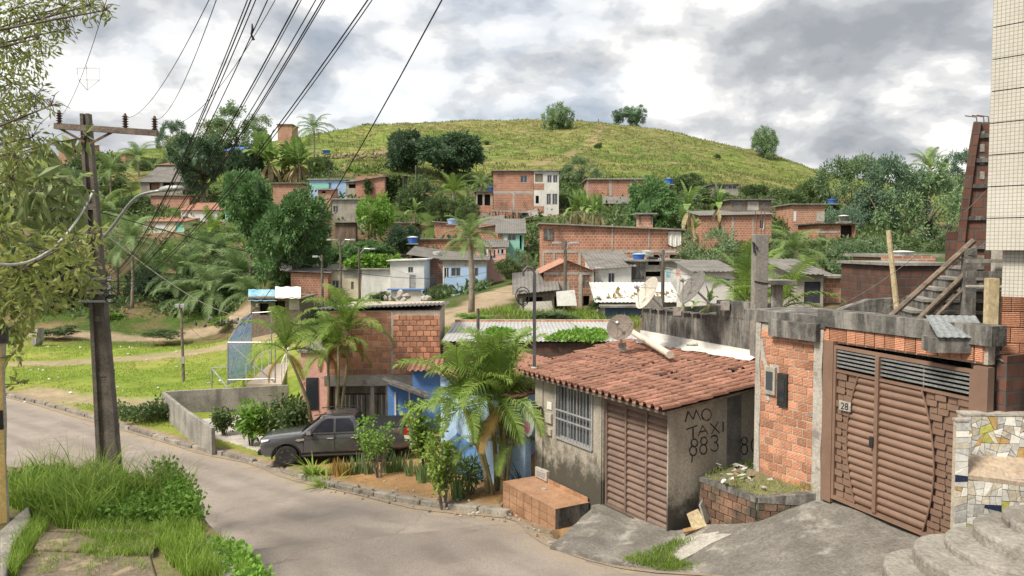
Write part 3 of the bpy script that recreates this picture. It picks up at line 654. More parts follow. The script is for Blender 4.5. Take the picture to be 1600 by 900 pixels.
def corrugated(mb, w, l, pitch=0.18, amp=0.022, t=0.012, mp=None, mi=0, seg=6):
    """sheet across u (0..w), along v (0..l); mp(u, v, h) -> point"""
    n = max(4, int(w / pitch * seg)); b = len(mb.v)
    for i in range(n + 1):
        u = w * i / n; h = amp * math.cos(2 * math.pi * u / pitch)
        for v in (0, l):
            mb.v.append(tuple(mp(u, v, h))); mb.v.append(tuple(mp(u, v, h - t)))
    for i in range(n):
        a = b + 4 * i; c = a + 4
        mb.f += [(a, c, c + 2, a + 2), (a + 1, a + 3, c + 3, c + 1), (a, a + 1, c + 1, c), (a + 2, c + 2, c + 3, a + 3)]; mb.m += [mi] * 4
    mb.f += [(b, b + 2, b + 3, b + 1), (b + 4 * n, b + 4 * n + 1, b + 4 * n + 3, b + 4 * n + 2)]; mb.m += [mi] * 2
def L2(root, px, py, axis, val):
    """photo pixel -> root-local point on the plane (local axis = val)"""
    M = Matrix.LocRotScale(root.location, root.rotation_euler, None); e = [0, 0, 0]; e[axis] = 1
    p = M @ Vector([val if k == axis else 0 for k in range(3)]); n = M.to_3x3() @ Vector(e)
    return M.inverted() @ onplane(px, py, p, n)
def strokes(mb, lines, wd, mp, h=0.004):
    """painted strokes: each polyline a ribbon lying on a wall; mp(u, v, w)"""
    for ln in lines:
        P = [Vector((x, y)) for x, y in ln]
        for a, b in zip(P[:-1], P[1:]):
            d = (b - a); 
            if d.length < 1e-6: continue
            n = Vector((-d.y, d.x)).normalized() * wd / 2 * R.uniform(.6, 1.35); e = d.normalized() * wd * .35; a2, b2 = a - e, b + e
            q = [a2 - n, b2 - n, b2 + n, a2 + n]
            mb.hexa([mp(p.x, p.y, 0.004) for p in q], [mp(p.x, p.y, -h * R.uniform(.7, 1.1)) for p in q])
def ell(cx, cy, rx, ry, a0=0, a1=360, n=14):
    return [(cx + rx * math.cos(math.radians(a0 + (a1 - a0) * i / n)), cy + ry * math.sin(math.radians(a0 + (a1 - a0) * i / n))) for i in range(n + 1)]

def text_obj(name, body, size, ext, m, parent, M):
    c = bpy.data.curves.new('tmp', 'FONT'); c.body = body; c.size = size; c.extrude = ext; c.align_x = 'CENTER'
    o = bpy.data.objects.new('tmp', c); link(o); dg = bpy.context.evaluated_depsgraph_get(); dg.update(); me = bpy.data.meshes.new_from_object(o.evaluated_get(dg)); bpy.data.objects.remove(o); me.name = name; me.materials.clear(); me.materials.append(m)
    o = bpy.data.objects.new(name, me); link(o, parent); o.matrix_local = M; return o
# ------------------------------------------------------------------ the grey garage house
def mould_mat():
    m = mat('garage_render', (0.40, 0.365, 0.305), (0.29, 0.262, 0.215), 0.9, 0.92, 0.3, 22, streak=(0.20, 0.185, 0.155), streak_amt=0.5)
    nt = m.node_tree; N = nt.nodes; L = nt.links; B = N['Principled BSDF']; src = B.inputs['Base Color'].links[0].from_socket
    g = N.new('ShaderNodeNewGeometry'); sp = N.new('ShaderNodeSeparateXYZ'); L.new(g.outputs['Position'], sp.inputs[0])
    a = N.new('ShaderNodeMath'); a.operation = 'MULTIPLY_ADD'; L.new(_noise(N, L, g.outputs['Position'], 3.5, 8, 0.72), a.inputs[0]); a.inputs[1].default_value = -2.2; L.new(sp.outputs[2], a.inputs[2])
    col = _mixc(N, L, _rng(N, L, a.outputs[0], 2.15, 1.35), src, (0.075, 0.07, 0.055)); L.new(col, B.inputs['Base Color']); return m
def garage_house():
    P = at(1043, 832, 15.7); g = thing('garage_house', 'small grey rendered house with clay tile roof, barred window and brown garage door', 'house', (P.x, P.y, 2.2), math.radians(30))
    GR = mould_mat()
    fy = lambda px, py: L2(g, px, py, 0, 0.0)
    w0, w1 = fy(870, 597), fy(926, 700); wa, wb = fy(926, 615), fy(870, 686)
    win = (w1.y, (w1.z + wb.z) / 2, w0.y, (w0.z + wa.z) / 2)
    d0, d1 = fy(943, 623), fy(1041, 831); door = (d1.y, -0.05, d0.y, d0.z + 0.02)
    LY = fy(838, 650).y; H = 2.52
    mb = MB(); panel(mb, 0.0, LY, -0.9, [(0.0, H), (LY, H)], [win, door], 0.2, lambda u, v, w: (w, u, v))
    mb.box(0.2, 3.9, LY - .18, LY, -0.9, H + .1); mb.box(3.7, 3.9, 0.2, LY - .18, -.9, H + .35)
    front = mb.build('wall', GR, g)
    mb = MB(); panel(mb, 0.203, 4.2, -0.9, [(0.203, H + .04), (4.2, H + .40)], [], 0.2, lambda u, v, w: (u, w + 0.003, v)); side = mb.build('wall', GR, g)
    mb = MB(); mb.box(1.62, 2.0, -0.03, 0.01, -0.5, H + .17); mb.build('pilaster', mat('black_stain_render', (0.17, 0.16, 0.15), (0.10, 0.095, 0.09), 2, .95, .4, 18, streak=(0.3, 0.28, .25), streak_amt=.4), g)
    mb = MB(); mb.box(-0.035, 0.02, door[2] + .03, door[2] + .19, -0.6, H - .02); mb.build('pilaster', GR, g); mb = MB(); mb.box(-0.035, 0.02, LY - .35, LY, -0.6, H - .02); mb.build('pilaster', GR, g)
    # dark room behind window and door
    # window: frame, bars, louvre glass
    wr = MB(); y0, z0, y1, z1 = win
    for a, b in (((y0, z0), (y1, z0)), ((y1, z0), (y1, z1)), ((y1, z1), (y0, z1)), ((y0, z1), (y0, z0))): wr.bar((-0.02, a[0], a[1]), (-0.02, b[0], b[1]), 0.05, 0.05)
    wf = wr.build('window', MT['frame'], g)
    for k in range(11):
        y = y0 + (y1 - y0) * (k + .7) / 11.4; b = MB(); b.tube([(-0.02, y, z0), (-0.02, y, z1)], 0.009, 6); b.build('bar', MT['frame'], wf)
    for fz in (0.36, 0.52):
        b = MB(); b.bar((-0.03, y0, z0 + (z1 - z0) * fz), (-0.03, y1, z0 + (z1 - z0) * fz), 0.02, 0.035); b.build('bar', MT['frame'], wf)
    for k in range(4):
        ya = y0 + (y1 - y0) * k / 4; yb = y0 + (y1 - y0) * (k + 1) / 4; b = MB(); b.box(0.10, 0.115, ya + .02, yb - .02, z0 + .03, z1 - .03); b.build('pane', MT['paneb'], wf)
    b = MB(); b.box(0.08, 0.13, y0, y1, z0, z0 + .04); [b.box(0.08, 0.13, y0 + (y1 - y0) * k / 4 - .02, y0 + (y1 - y0) * k / 4 + .02, z0, z1) for k in range(5)]; b.build('sash', MT['frame'], wf)
    b = MB(); b.box(0.19, 0.21, y0 - .1, y1 + .1, z0 - .1, z1 + .1); b.build('dark_backing', MT['dark'], wf)  # added near-black panel: the unlit room's shade put into its colour
    # garage door of rolled slats in three leaves
    gd = MB(); y0, z0, y1, z1 = door; gd.box(0.13, 0.15, y0, y1, z0 - .05, z1)
    dr = gd.build('garage_door', MT['door'], g); nb = 17; hh = (z1 - z0) / nb
    for k in range(4):
        b = MB(); yy = y0 + (y1 - y0) * (0.015 + .97 * k / 3); b.box(0.055, 0.125, yy - .025, yy + .025, z0, z1); b.build('stile', MT['door'], dr)
    b = MB(); b.box(0.05, 0.125, y0, y1, z0 - .04, z0 + .03); b.box(0.05, 0.125, y0, y1, z1 - .05, z1); b.build('rail', MT['door'], dr)
    for k in range(3):
        ya = y0 + (y1 - y0) * (0.015 + .97 * k / 3) + .027; yb = y0 + (y1 - y0) * (0.015 + .97 * (k + 1) / 3) - .027
        b = MB()
        for i in range(7):
            t = i / 6; b.v += [(0.125 - 0.05 * math.sin(math.pi * min(1, t * 1.1)) ** .8 if t < .95 else 0.125, y, hh * t) for y in (ya, yb)]
        for i in range(6): b.f.append((2 * i, 2 * i + 2, 2 * i + 3, 2 * i + 1)); b.m.append(0)
        me = b.mesh('slat', MT['door'], smooth=True)
        for r in range(nb): inst('slat', me, dr, (R.uniform(-.004, .004), 0, z0 + hh * r), (R.uniform(-.006, .006), 0, 0))
    b = MB(); b.box(-0.25, 0.1, y0 - .1, y1 + .1, -0.35, -0.06); b.build('threshold', MT['drive'], g)
    # roof of single clay tiles
    X0, X1, YA, YB = -0.42, 3.92, -0.3, 6.5; rz = lambda x: H + 0.09 + 0.10 * (x + .42)
    b = MB(); b.hexa([(X0 + .1, YA + .06, rz(X0) - .12), (X1, YA + .06, rz(X1) - .12), (X1, YB, rz(X1) - .12), (X0 + .1, YB - 1.3, rz(X0) - .12)], [(X0 + .1, YA + .06, rz(X0) - .07), (X1, YA + .06, rz(X1) - .07), (X1, YB, rz(X1) - .07), (X0 + .1, YB - 1.3, rz(X0) - .07)])
    rf = b.build('roof', MT['wood'], g)
    tw, tl, nr = 0.236, 0.47, 10; pitch = (X1 - X0) / nr; mes = []
    for k in range(3):
        b = MB(); PR = [(0, -.02), (.04, .035), (.14, .062), (.27, .070), (.40, .062), (.50, .035), (.53, -.02), (.76, -.034), (1.0, -.02)]; n = len(PR) - 1
        for i in range(n + 1):
            y = tw * PR[i][0]; h = PR[i][1] + .0
            b.v += [(0, y, h + .020), (tl, y, h * .95), (0, y, h - .002)]
        for i in range(n):
            a = 3 * i; b.f += [(a, a + 1, a + 4, a + 3), (a + 2, a, a + 3, a + 5)]; b.m += [0, 0]
        me = b.mesh('roof_tile', MT['tile']); mes.append(me)
    nc = int((YB - YA) / tw)
    for r in range(nr):
        x = X0 + r * pitch; ymax = 5.25 + (x - X0) * 0.30
        for c in range(nc):
            y = YA + c * tw
            if y > ymax: continue
            if (r, c) in ((4, 9), (5, 14), (7, 5)): continue
            o = inst('roof_tile', R.choice(mes), rf, (x + R.uniform(-.012, .012), y, rz(x) + R.uniform(-.004, .006)), (R.uniform(-.012, .012), -math.atan(0.10) + R.uniform(-.006, .010), R.uniform(-.014, .014)))
    for (xa, ya, xb, yb) in ((1.35, 0.9, 1.62, 5.3), (2.75, 0.4, 2.9, 3.9), (0.0, 3.0, 1.5, 2.9)):
        b = MB(); q = [Vector((xa, ya, rz(xa) + .045)).lerp(Vector((xb, yb, rz(xb) + .045)), t / 12) + Vector((R.uniform(-.015, .015), 0, R.uniform(-.012, .012))) for t in range(13)]
        b.tube(q, 0.022, 5); b.build('dark_roof_line', MT['black'], rf)  # black tubes added to draw the dark gap lines on the tiles
    # graffiti on the side wall
    pq = lambda x, y: (lambda p: (p.x, p.z))(L2(g, x, y, 1, 0.0))
    mpw = lambda u, v, w: (u, w + 0.003, v)
    letters = [[[(1071, 659), (1075, 643), (1083, 655), (1088, 641), (1095, 656)]], [ell(1104, 648, 7.5, 9)], [[(1073, 671), (1089, 665)], [(1083, 668), (1083, 684)]],
               [[(1091, 681), (1098, 665), (1106, 678)], [(1094, 675), (1103, 673)]], [[(1110, 662), (1124, 676)], [(1122, 659), (1112, 678)]], [[(1130, 660), (1130, 674)]],
               [ell(1085, 692, 5, 6), ell(1083, 704.5, 5.5, 7.5), [(1082, 711), (1081, 722)]], [ell(1100, 689, 5, 6), ell(1099, 702, 5.5, 7.5)], [ell(1116, 686, 5.5, 5.5, -150, 85, 9), ell(1116, 698, 6, 7, -85, 150, 9)],
               [ell(1163, 689, 4.5, 6), ell(1163, 702, 5, 8)], [ell(1179, 696, 5, 10, 90, 300, 8)]]
    for ln_ in letters: b = MB(); strokes(b, [[pq(*p) for p in ln] for ln in ln_], 0.03, mpw); b.build('painted_letter', MT['black'], side)
    # meter boxes, number and small things on the front
    def box_on_front(nm, x0, y0, x1, y1, m, t=0.06, par=g):
        a, c = fy(x0, y0), fy(x1, y1); b = MB(); b.box(-t, 0.0, min(a.y, c.y), max(a.y, c.y), min(a.z, c.z), max(a.z, c.z)); return b.build(nm, m, par, bevel=.008)
    box_on_front('number_plate', 856, 627, 863, 641, MT['framew'], .03)
    box_on_front('meter_box', 855, 644, 864, 662, MT['plaster'], .07); box_on_front('meter_box', 855, 668, 863, 681, MT['plaster'], .06)
    hy = box_on_front('hydrometer_box', 841, 728, 859, 752, MT['concl'], .1); box_on_front('meter_lid', 844, 733, 856, 747, MT['frame'], .115, g)
    p = fy(844, 650); text_obj('house_number', '30', .40, .012, MT['black'], g, Matrix.Translation((-0.05, p.y, p.z)) @ Matrix(((0, 0, -1, 0), (-1, 0, 0, 0), (0, 1, 0, 0), (0, 0, 0, 1))))
    return g
GH = garage_house()

PST = mat('dark_steel_post', (.13, .13, .135), (.09, .09, .095), 3, .5, .1, metal=.4)
def roof_clutter():
    M = Matrix.LocRotScale(GH.location, GH.rotation_euler, None)
    rw = lambda x, y, dz=0.0: M @ Vector((x, y, 2.52 + .09 + .1 * (x + .42) + .04 + dz))
    # plastic downpipe lying on the tiles
    a = at(988, 519, 22.5); b_ = at(1045, 553, 19.2); b_.z = max(b_.z, 5.25); mb = MB(); n = 10
    mb.tube([a, b_], 0.085, n); mb.tube([b_, b_ + (b_ - a).normalized() * .1], 0.098, n)
    tag(mb.build('plastic_pipe', MT['pvc'], smooth=False), 'thick cream plastic pipe lying across the clay tile roof', 'pipe')
    # steel post at the roof's left corner with a hooked cable head
    base = rw(-0.1, 5.0, -.05); top = at(849, 428, base.y)
    t = thing('service_pole', 'slim dark steel service pole with bent top at the tile roof corner', 'pole', base)
    mb = MB(); mb.box(-.04, .04, -.04, .04, 0, top.z - base.z); mb.build('post', PST, t)
    h = top.z - base.z; mb = MB(); mb.tube([(0, 0, h - .3), (0, 0, h + .02), (-.05, 0, h + .14), (-.18, 0, h + .18), (-.28, 0, h + .08), (-.29, 0, h - .05)], 0.032, 8); mb.build('bent_conduit', PST, t)
    mb = MB(); mb.tube(ell3(-.3, -.06, h - .55, .18, .22), 0.012, 5); mb.tube(ell3(-.28, .04, h - .62, .14, .2), 0.012, 5); mb.build('cable_coil', MT['cable'], t)
    mb = MB(); mb.lathe([(.09, -.05), (.09, .08), (.06, .1)], 8); mb.build('mortar_collar', MT['concl'], t)
def ell3(x, y, z, rx, rz, n=14): return [(x + rx * math.cos(2 * math.pi * i / n), y, z + rz * math.sin(2 * math.pi * i / n)) for i in range(n + 1)]
roof_clutter()

def dish(px, py, Y, rad, face, label, m, arm=None, foot=None):
    """face: direction the bowl looks; arm: offset of the wall bracket"""
    P = at(px, py, Y); t = thing('satellite_dish', label, 'satellite dish', P, 0, 'satellite dishes on the roofs')
    q = Vector(face).normalized().to_track_quat('Z', 'Y').to_matrix().to_4x4(); mb = MB()
    prof = [(rad * k / 6, 0.22 * rad * (k / 6) ** 2) for k in range(0, 7)]; prof[0] = (0.01, 0)
    mb.lathe(prof + [(rad * 1.015, 0.225 * rad), (rad * 1.015, .2 * rad)] + [(rad * k / 6, 0.22 * rad * (k / 6) ** 2 - .012) for k in range(6, 0, -1)], 24, 0, q); mb.build('bowl', m, t, smooth=True)
    mb = MB()
    for k in range(3):
        a = 2 * math.pi * k / 3 + .4; mb.tube([q @ Vector((rad * .9 * math.cos(a), rad * .9 * math.sin(a), .2 * rad)), q @ Vector((0, 0, rad * .85))], .009, 5)
    mb.build('feed_strut', MT['steel'], t); mb = MB(); mb.lathe([(.05, 0), (.05, .1), (.03, .12)], 8, 0, q @ Matrix.Translation((0, 0, rad * .8))); mb.build('feed_horn', MT['frame'], t)
    if arm:
        a = Vector(arm); mb = MB(); mb.tube([(0, 0, 0), a * .5 + Vector((0, 0, -.15)), a], .03, 8); mb.build('mast', MT['steel'], t)
        mb = MB(); mb.box(a.x - .1, a.x + .1, a.y - .06, a.y + .06, a.z - .1, a.z + .12); mb.build('bracket', MT['concl'], t)
dish(970, 513, 20.8, 0.36, (-0.45, -1.0, 0.62), 'brown mesh satellite dish standing on the clay tile roof', MT['dish'], (0.05, 0.05, -0.52))
dish(1015, 460, 20.6, 0.46, (-1.0, -0.28, 0.55), 'pale satellite dish seen edge-on above the mouldy parapet', MT['dishw'], (0.72, 0.0, -0.45))
dish(1086, 452, 19.6, 0.46, (-0.9, -0.22, 0.62), 'stained grey satellite dish tilted over the parapet, beside bright leaves', MT['sheet'], (0.75, 0.0, -0.42))

# tiled bench in front of the house
def bench():
    g = GH; LY = L2(g, 838, 650, 0, 0).y; r = L2(g, 920, 797, 0, -0.02)
    t = thing('tiled_bench', 'low bench clad in orange-brown tiles against the grey house', 'bench', g.location, math.radians(30))
    x0, x1, y0, y1 = -0.98, -0.04, r.y - 0.05, LY + 0.02; zt = -0.13; zb = -1.1
    mb = MB(); mb.box(x0 + .02, x1, y0 + .02, y1 - .02, zb, zt - .015); mb.build('core', MT['concd'], t)
    mb = MB(); mb.box(x0, x1, y0 + .005, y1, zt - .012, zt); mb.build('seat_tile', MT['tilebench'], t)
    n = 7; w = (y1 - y0) / n; b = MB(); b.box(0, .018, .008, w - .008, .007, .193); me = b.mesh('tile', MT['tilebench'])
    for k in range(n):
        for r_ in range(4):
            inst('tile', me, t, (x0, y0 + w * k, zt - .015 - .2 * (r_ + 1)))
    w = (x1 - x0) / 3; b = MB(); b.box(.004, w - .004, 0, .018, .004, .196); me = b.mesh('tile', MT['tilebench'])
    for k in range(3):
        for r_ in range(4): inst('tile', me, t, (x0 + w * k, y1 - .018, zt - .015 - .2 * (r_ + 1)))
    n = 8; w = (y1 - y0 - .1) / n; b = MB(); b.box(0, .015, .003, w - .003, 0, .1); me = b.mesh('tile', MT['tilebench'])
    for k in range(n): inst('tile', me, t, (x1 - .015, y0 + .05 + w * k, zt + .002))
    mb = MB(); mb.box(-.06, .06, -.04, .04, 0, .035); o = mb.build('stone_chip', MT['concl']); M = Matrix.LocRotScale(g.location, g.rotation_euler, None); o.location = M @ Vector((-.45, y1 - 1.1, zt + .002)); tag(o, 'small pale stone chip lying on the tiled bench', 'stone')
bench()

# ------------------------------------------------------------------ brick wall with meters, and the brown gate
GD = Vector((0.40, -0.917, 0)).normalized(); GO = Vector((5.70, 14.30, 0)); GRZ = math.atan2(GD.y, GD.x)
def gate_front():
    # wall left of the gate
    A = Vector((4.93, 15.75, 3.2)); B = Vector((5.66, 14.38, 3.2)); d = (B - A); Lw = d.length; rz = math.atan2(d.y, d.x)
    t = thing('brick_wall', 'bare orange brick wall with meter boxes between the grey house and the gate', 'wall', A, rz)
    H = 3.28; mb = MB(); mb.box(0.0, Lw, 0.014, 0.16, -0.6, H); mb.box(-0.02, .14, 0.16, 2.2, -0.6, H); bk = mb.build('masonry', MT['mortar'], t)
    ops = [(0.27, 1.90, .50, 2.42), (0.60, 1.72, .80, 2.32)]
    lay_bricks(bk, 0.10, Lw - .12, 0.05, H - .02, 0.235, 0.163, lambda u, v: Matrix.Translation((u, 0, v)), gap=.022, ops=ops, off=0.45)
    for xa, xb in ((-0.03, .09), (Lw - .13, Lw + .06)):
        b = MB(); zz = -0.6
        b.prism([(xa, -0.6), (xb, -0.6), (xb + .03, .3), (xb, 1.0), (xb + .04, 1.8), (xb - .01, 2.5), (xb + .02, H), (xa, H)], -0.012, .15); b.build('pier', MT['concl'], bk)
    b = MB(); pts = [(0.10, 2.95), (0.17, 2.6), (0.24, 2.45), (0.30, 2.2), (.27, 1.9), (.32, 1.75)]
    for (a, c), (e, f) in zip(pts[:-1], pts[1:]): b.hexa([(a - .05, -.008, c), (a + .05, -.008, c), (e + .05, -.008, f), (e - .05, -.008, f)], [(a - .05, .04, c), (a + .05, .04, c), (e + .05, .04, f), (e - .05, .04, f)])
    b.build('mortar_patch', MT['concl'], bk)
    for op, m in ((ops[0], MT['plaster']), (ops[1], MT['black'])):
        b = MB(); b.box(op[0] - .02, op[2] + .02, -.05, .05, op[1] - .02, op[3] + .02); mbx = b.build('meter_box', m, t, bevel=.01)
        b = MB(); b.box(op[0] + .03, op[2] - .03, -.06, -.03, op[1] + .08, op[3] - .08); b.build('glass_cover', MT['paneb'] if m is MT['plaster'] else MT['pane'], mbx)
    b = MB(); b.box(1.30, 1.48, -.004, .04, 1.62, 1.80); b.build('vent_plate', MT['conc'], t)
    # mouldy concrete beams over it
    b = MB(); b.box(-0.35, Lw + .12, -0.03, 1.6, H + .02, H + .24); b.build('beam', MT['concd'], t)
    b = MB(); b.box(0.42, Lw + .02, -0.14, -0.035, H - .22, H + .10); b.build('beam', MT['concd'], t)
    # gate house front
    t2 = thing('gate_lintel', 'long mouldy concrete lintel with a brick course above the brown gate', 'lintel', (GO.x, GO.y, 6.2), GRZ)
    W = 3.1; b = MB(); b.box(-0.12, W, 0.05, .2, 0.06, .34); ms = b.build('masonry', MT['mortar'], t2)
    lay_bricks(ms, -.1, W - .05, 0.08, .34, 0.20, 0.255, lambda u, v: Matrix.Translation((u, 0.01, v)), off=0.0)
    b = MB(); b.box(-0.14, W + .1, -0.03, .3, .345, .64); b.build('beam', MT['concd'], t2)
    # the gate
    g = thing('metal_gate', 'brown sheet-metal gate with rounded slat panel and woven borders', 'gate', (GO.x, GO.y, 3.4), GRZ)
    q = lambda x, y: L2(g, x, y, 1, 0.0)
    TL, TR, BL, BR = q(1307, 541), q(1520, 579), q(1301, 776), q(1512, 863)
    x0, x1 = (TL.x + BL.x) / 2, (TR.x + BR.x) / 2
    def Q(s, tt, y=0.0):
        zb = BL.z + (BR.z - BL.z) * s; zt = TL.z + (TR.z - TL.z) * s; return Vector((x0 + (x1 - x0) * s, y, zb + (zt - zb) * tt))
    S = lambda x, y: (q(x, y).x - x0) / (x1 - x0)
    sd = S(1371, 690); G = MT['gate']
    def strip(nm, s0, s1, t0, t1, y0, y1, par=g, m=G):
        b = MB(); b.hexa([Q(s0, t0, y0), Q(s1, t0, y0), Q(s1, t0, y1), Q(s0, t0, y1)], [Q(s0, t1, y0), Q(s1, t1, y0), Q(s1, t1, y1), Q(s0, t1, y1)]); return b.build(nm, m, par)
    strip('jamb', -0.10, -0.012, -.04, 1.03, -.04, .1); strip('jamb', 1.012, 1.10, -.04, 1.03, -.04, .1)
    strip('frame', -0.01, 1.01, -.01, .015, -.03, .05); strip('frame', -0.01, 1.01, .985, 1.005, -.03, .05); strip('frame', -0.01, .012, .015, .985, -.03, .05); strip('frame', .988, 1.01, .015, .985, -.03, .05)
    strip('mullion', sd - .014, sd + .014, .015, .985, -.06, .05); strip('frame', .012, sd - .014, .835, .85, -.035, .05); strip('frame', sd + .014, .988, .835, .85, -.035, .05)
    strip('backing_sheet', .01, .99, .01, .836, .05, .06, m=MT['door'])
    for k in range(5):
        tt = .862 + .123 * (k + .5) / 5
        strip('grille_bar', .012, sd - .014, tt - .006, tt + .006, -.01, .01, m=MT['steel']); strip('grille_bar', sd + .014, .988, tt - .006, tt + .006, -.01, .01, m=MT['steel'])
    strip('grille_bar', (sd + 1) / 2 - .004, (sd + 1) / 2 + .004, .855, .98, .012, .02, m=MT['steel'])
    la = lambda tt: .245 - .125 * math.sin(math.pi * min(1, max(0, .10 + tt * .95))) ; ra = lambda tt: .60 + .175 * math.sin(math.pi * min(1, max(0, .20 + tt * .78)))
    ns = 17
    for pan in (0, 1):
        for k in range(ns):
            t0 = .02 + .812 * k / ns; t1 = .02 + .812 * (k + 1) / ns; b = MB(); n = 6
            for i in range(n + 1):
                f = i / n; tt = t0 + (t1 - t0) * f; bulge = -0.045 * math.sin(math.pi * f) ** .7 + .02
                sa, sb = (la(tt), sd - .014) if pan == 0 else (sd + .014, ra(tt))
                for j in range(3): b.v.append(tuple(Q(sa + (sb - sa) * j / 2, tt, bulge)))
            for i in range(n):
                for j in range(2): a = 3 * i + j; b.f.append((a, a + 1, a + 4, a + 3)); b.m.append(0)
            b.build('slat', G, g, smooth=True)
    for side in (0, 1):
        nr = 21 if side else 18
        for k in range(nr):
            t0 = .018 + .815 * k / nr; t1 = .018 + .815 * (k + 1) / nr; tm = (t0 + t1) / 2; hh = t1 - t0
            sa, sb = (.014, la(tm) - .008) if side == 0 else (ra(tm) + .008, .986); ncol = max(2, int(round((sb - sa) / .075)))
            for c in range(ncol):
                ca = sa + (sb - sa) * c / ncol; cb = sa + (sb - sa) * (c + 1) / ncol; out = (c + k) % 2; b = MB(); n = 4
                tA, tB = (t0 + hh * .05, t1 - hh * .05) if out else (t0 - hh * .02, t1 + hh * .02); e = 0 if out else (cb - ca) * .13
                for i in range(n + 1):
                    f = i / n; ss = ca + e + (cb - ca - 2 * e) * f; y = -.010 - .010 * math.sin(math.pi * f) ** .5 if out else .008
                    b.v += [tuple(Q(ss, tA, y)), tuple(Q(ss, tB, y))]
                for i in range(n): a = 2 * i; b.f.append((a, a + 2, a + 3, a + 1)); b.m.append(0)
                b.build('woven_strip', G, g, smooth=True)
    for off in (la, ra):
        b = MB(); b.tube([Q(off(i / 14 * .815 + .02) + (-.004 if off is la else .004), .02 + .815 * i / 14, -.03) for i in range(15)], .014, 5); b.build('edge_rod', G, g)
    lk = q(1367, 690); b = MB(); b.box(lk.x - .05, lk.x + .03, -.09, -.05, lk.z - .09, lk.z + .09); b.build('lock', MT['black'], g, bevel=.01)
    p = q(1324, 634); b = MB(); b.box(p.x - .13, p.x + .13, -.065, -.05, p.z - .085, p.z + .085); pl = b.build('number_plate', MT['concl'], g)
    text_obj('plate_number', '28', .17, .003, MT['black'], pl, Matrix.Translation((p.x, -.068, p.z - .06)) @ Matrix.Rotation(math.pi / 2, 4, 'X'))
    # covered yard behind the grille
    b = MB(); 
    M = Matrix.LocRotScale(Vector((GO.x, GO.y, 3.4)), g.rotation_euler, None)
    t3 = thing('carport', 'dark corrugated carport roof behind the gate grille', 'carport', (GO.x, GO.y, 3.4), GRZ)
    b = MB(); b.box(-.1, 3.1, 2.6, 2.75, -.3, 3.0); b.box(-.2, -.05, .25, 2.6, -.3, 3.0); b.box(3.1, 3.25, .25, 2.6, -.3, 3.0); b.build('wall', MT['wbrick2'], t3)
    b = MB(); corrugated(b, 3.3, 2.5, mp=lambda u, v, h: (-.1 + u, .22 + v, 2.93 + h + v * .06)); b.build('roof', MT['sheet'], t3)
gate_front()

# planter of dark bricks full of rubble and weeds
def planter():
    c = [at(1096, 745, 16.0), at(1184, 777, 14.65), at(1286, 769, 14.42), Vector((4.93, 15.75, 3.5)), Vector((4.75, 16.45, 3.4))]
    t = thing('brick_planter', 'dark brick planter bed full of rubble and weeds beside the brick wall', 'planter', (c[1].x, c[1].y, 2.2))
    o = Vector((c[1].x, c[1].y, 2.2)); P = [p - o for p in c]; mb = MB(); n = len(P)
    mb.add([(p.x, p.y, 0) for p in P] + [tuple(p - Vector((0, 0, .03))) for p in P], [tuple(range(n)), tuple(range(n, 2 * n))] + [(i, (i + 1) % n, n + (i + 1) % n, n + i) for i in range(n)])
    core = mb.build('earth', mat('planter_earth', (0.15, 0.14, 0.07), (0.22, 0.18, 0.12), 3, .97, .7, 14), t)
    dk = mat('mossy_brick', (0.23, 0.135, 0.09), (0.12, 0.085, 0.065), 2.5, .95, .5, 30, rand=.3, spots=(.08, .075, .05), spots_rng=(.50, .62), spots_scale=2.5)
    for a, b, n1 in ((P[0], P[1], None), (P[1], P[2], None)):
        d = Vector((b.x - a.x, b.y - a.y, 0)); Lw = d.length; ang = math.atan2(d.y, d.x); nrm = Vector((d.y, -d.x, 0)).normalized()
        base = Matrix.Translation((a.x + nrm.x * .05, a.y + nrm.y * .05, 0)) @ Matrix.Rotation(ang, 4, 'Z')
        w = MB(); zt0, zt1 = a.z, b.z; w.hexa([(0, .03, 0), (Lw, .03, 0), (Lw, .13, 0), (0, .13, 0)], [(0, .03, zt0 - .05), (Lw, .03, zt1 - .05), (Lw, .13, zt1 - .05), (0, .13, zt0 - .05)])
        ww = w.build('wall', MT['concd'], t); ww.matrix_local = base
        lay_bricks(ww, 0.0, Lw, 0.0, min(zt0, zt1) - .04, 0.235, 0.165, lambda u, v: Matrix.Translation((u, 0, v)), m=dk)
        k = MB(); k.hexa([(0, -.01, min(zt0, zt1) - .09), (Lw, -.01, min(zt0, zt1) - .09), (Lw, .16, min(zt0, zt1) - .09), (0, .16, min(zt0, zt1) - .09)], [(0, -.01, zt0), (Lw, -.01, zt1), (Lw, .16, zt1), (0, .16, zt0)]); kk = k.build('coping', MT['concd'], t); kk.matrix_local = base
    # broken tiles on top
    mes = []
    for k in range(5):
        b = MB(); nn = R.randint(3, 5); pts = [(R.uniform(.05, .13) * math.cos(2 * math.pi * i / nn), R.uniform(.04, .10) * math.sin(2 * math.pi * i / nn)) for i in range(nn)]; b.prism(pts, 0, .02, 'z'); mes.append(b.mesh('tile_shard', MT[('concl', 'framew', 'concl', 'conc', 'tile')[k]]))
    tr = thing('rubble_pile', 'scatter of broken white tile pieces on the weedy planter', 'rubble', (c[1].x, c[1].y, 2.2), kind='stuff')
    for k in range(48):
        px, py = R.gauss(1165, 24), R.gauss(740, 8)
        if not (1112 < px < 1240 and 722 < py < 765): continue
        p = onz(px, py, 3.38) - o; inst('tile_shard', R.choice(mes), tr, (p.x, p.y, 3.38 - 2.2 + R.uniform(-.02, .05)), (R.uniform(-.4, .4), R.uniform(-.4, .4), R.uniform(0, 6)), (R.uniform(.45, 1.0),) * 3)
planter()
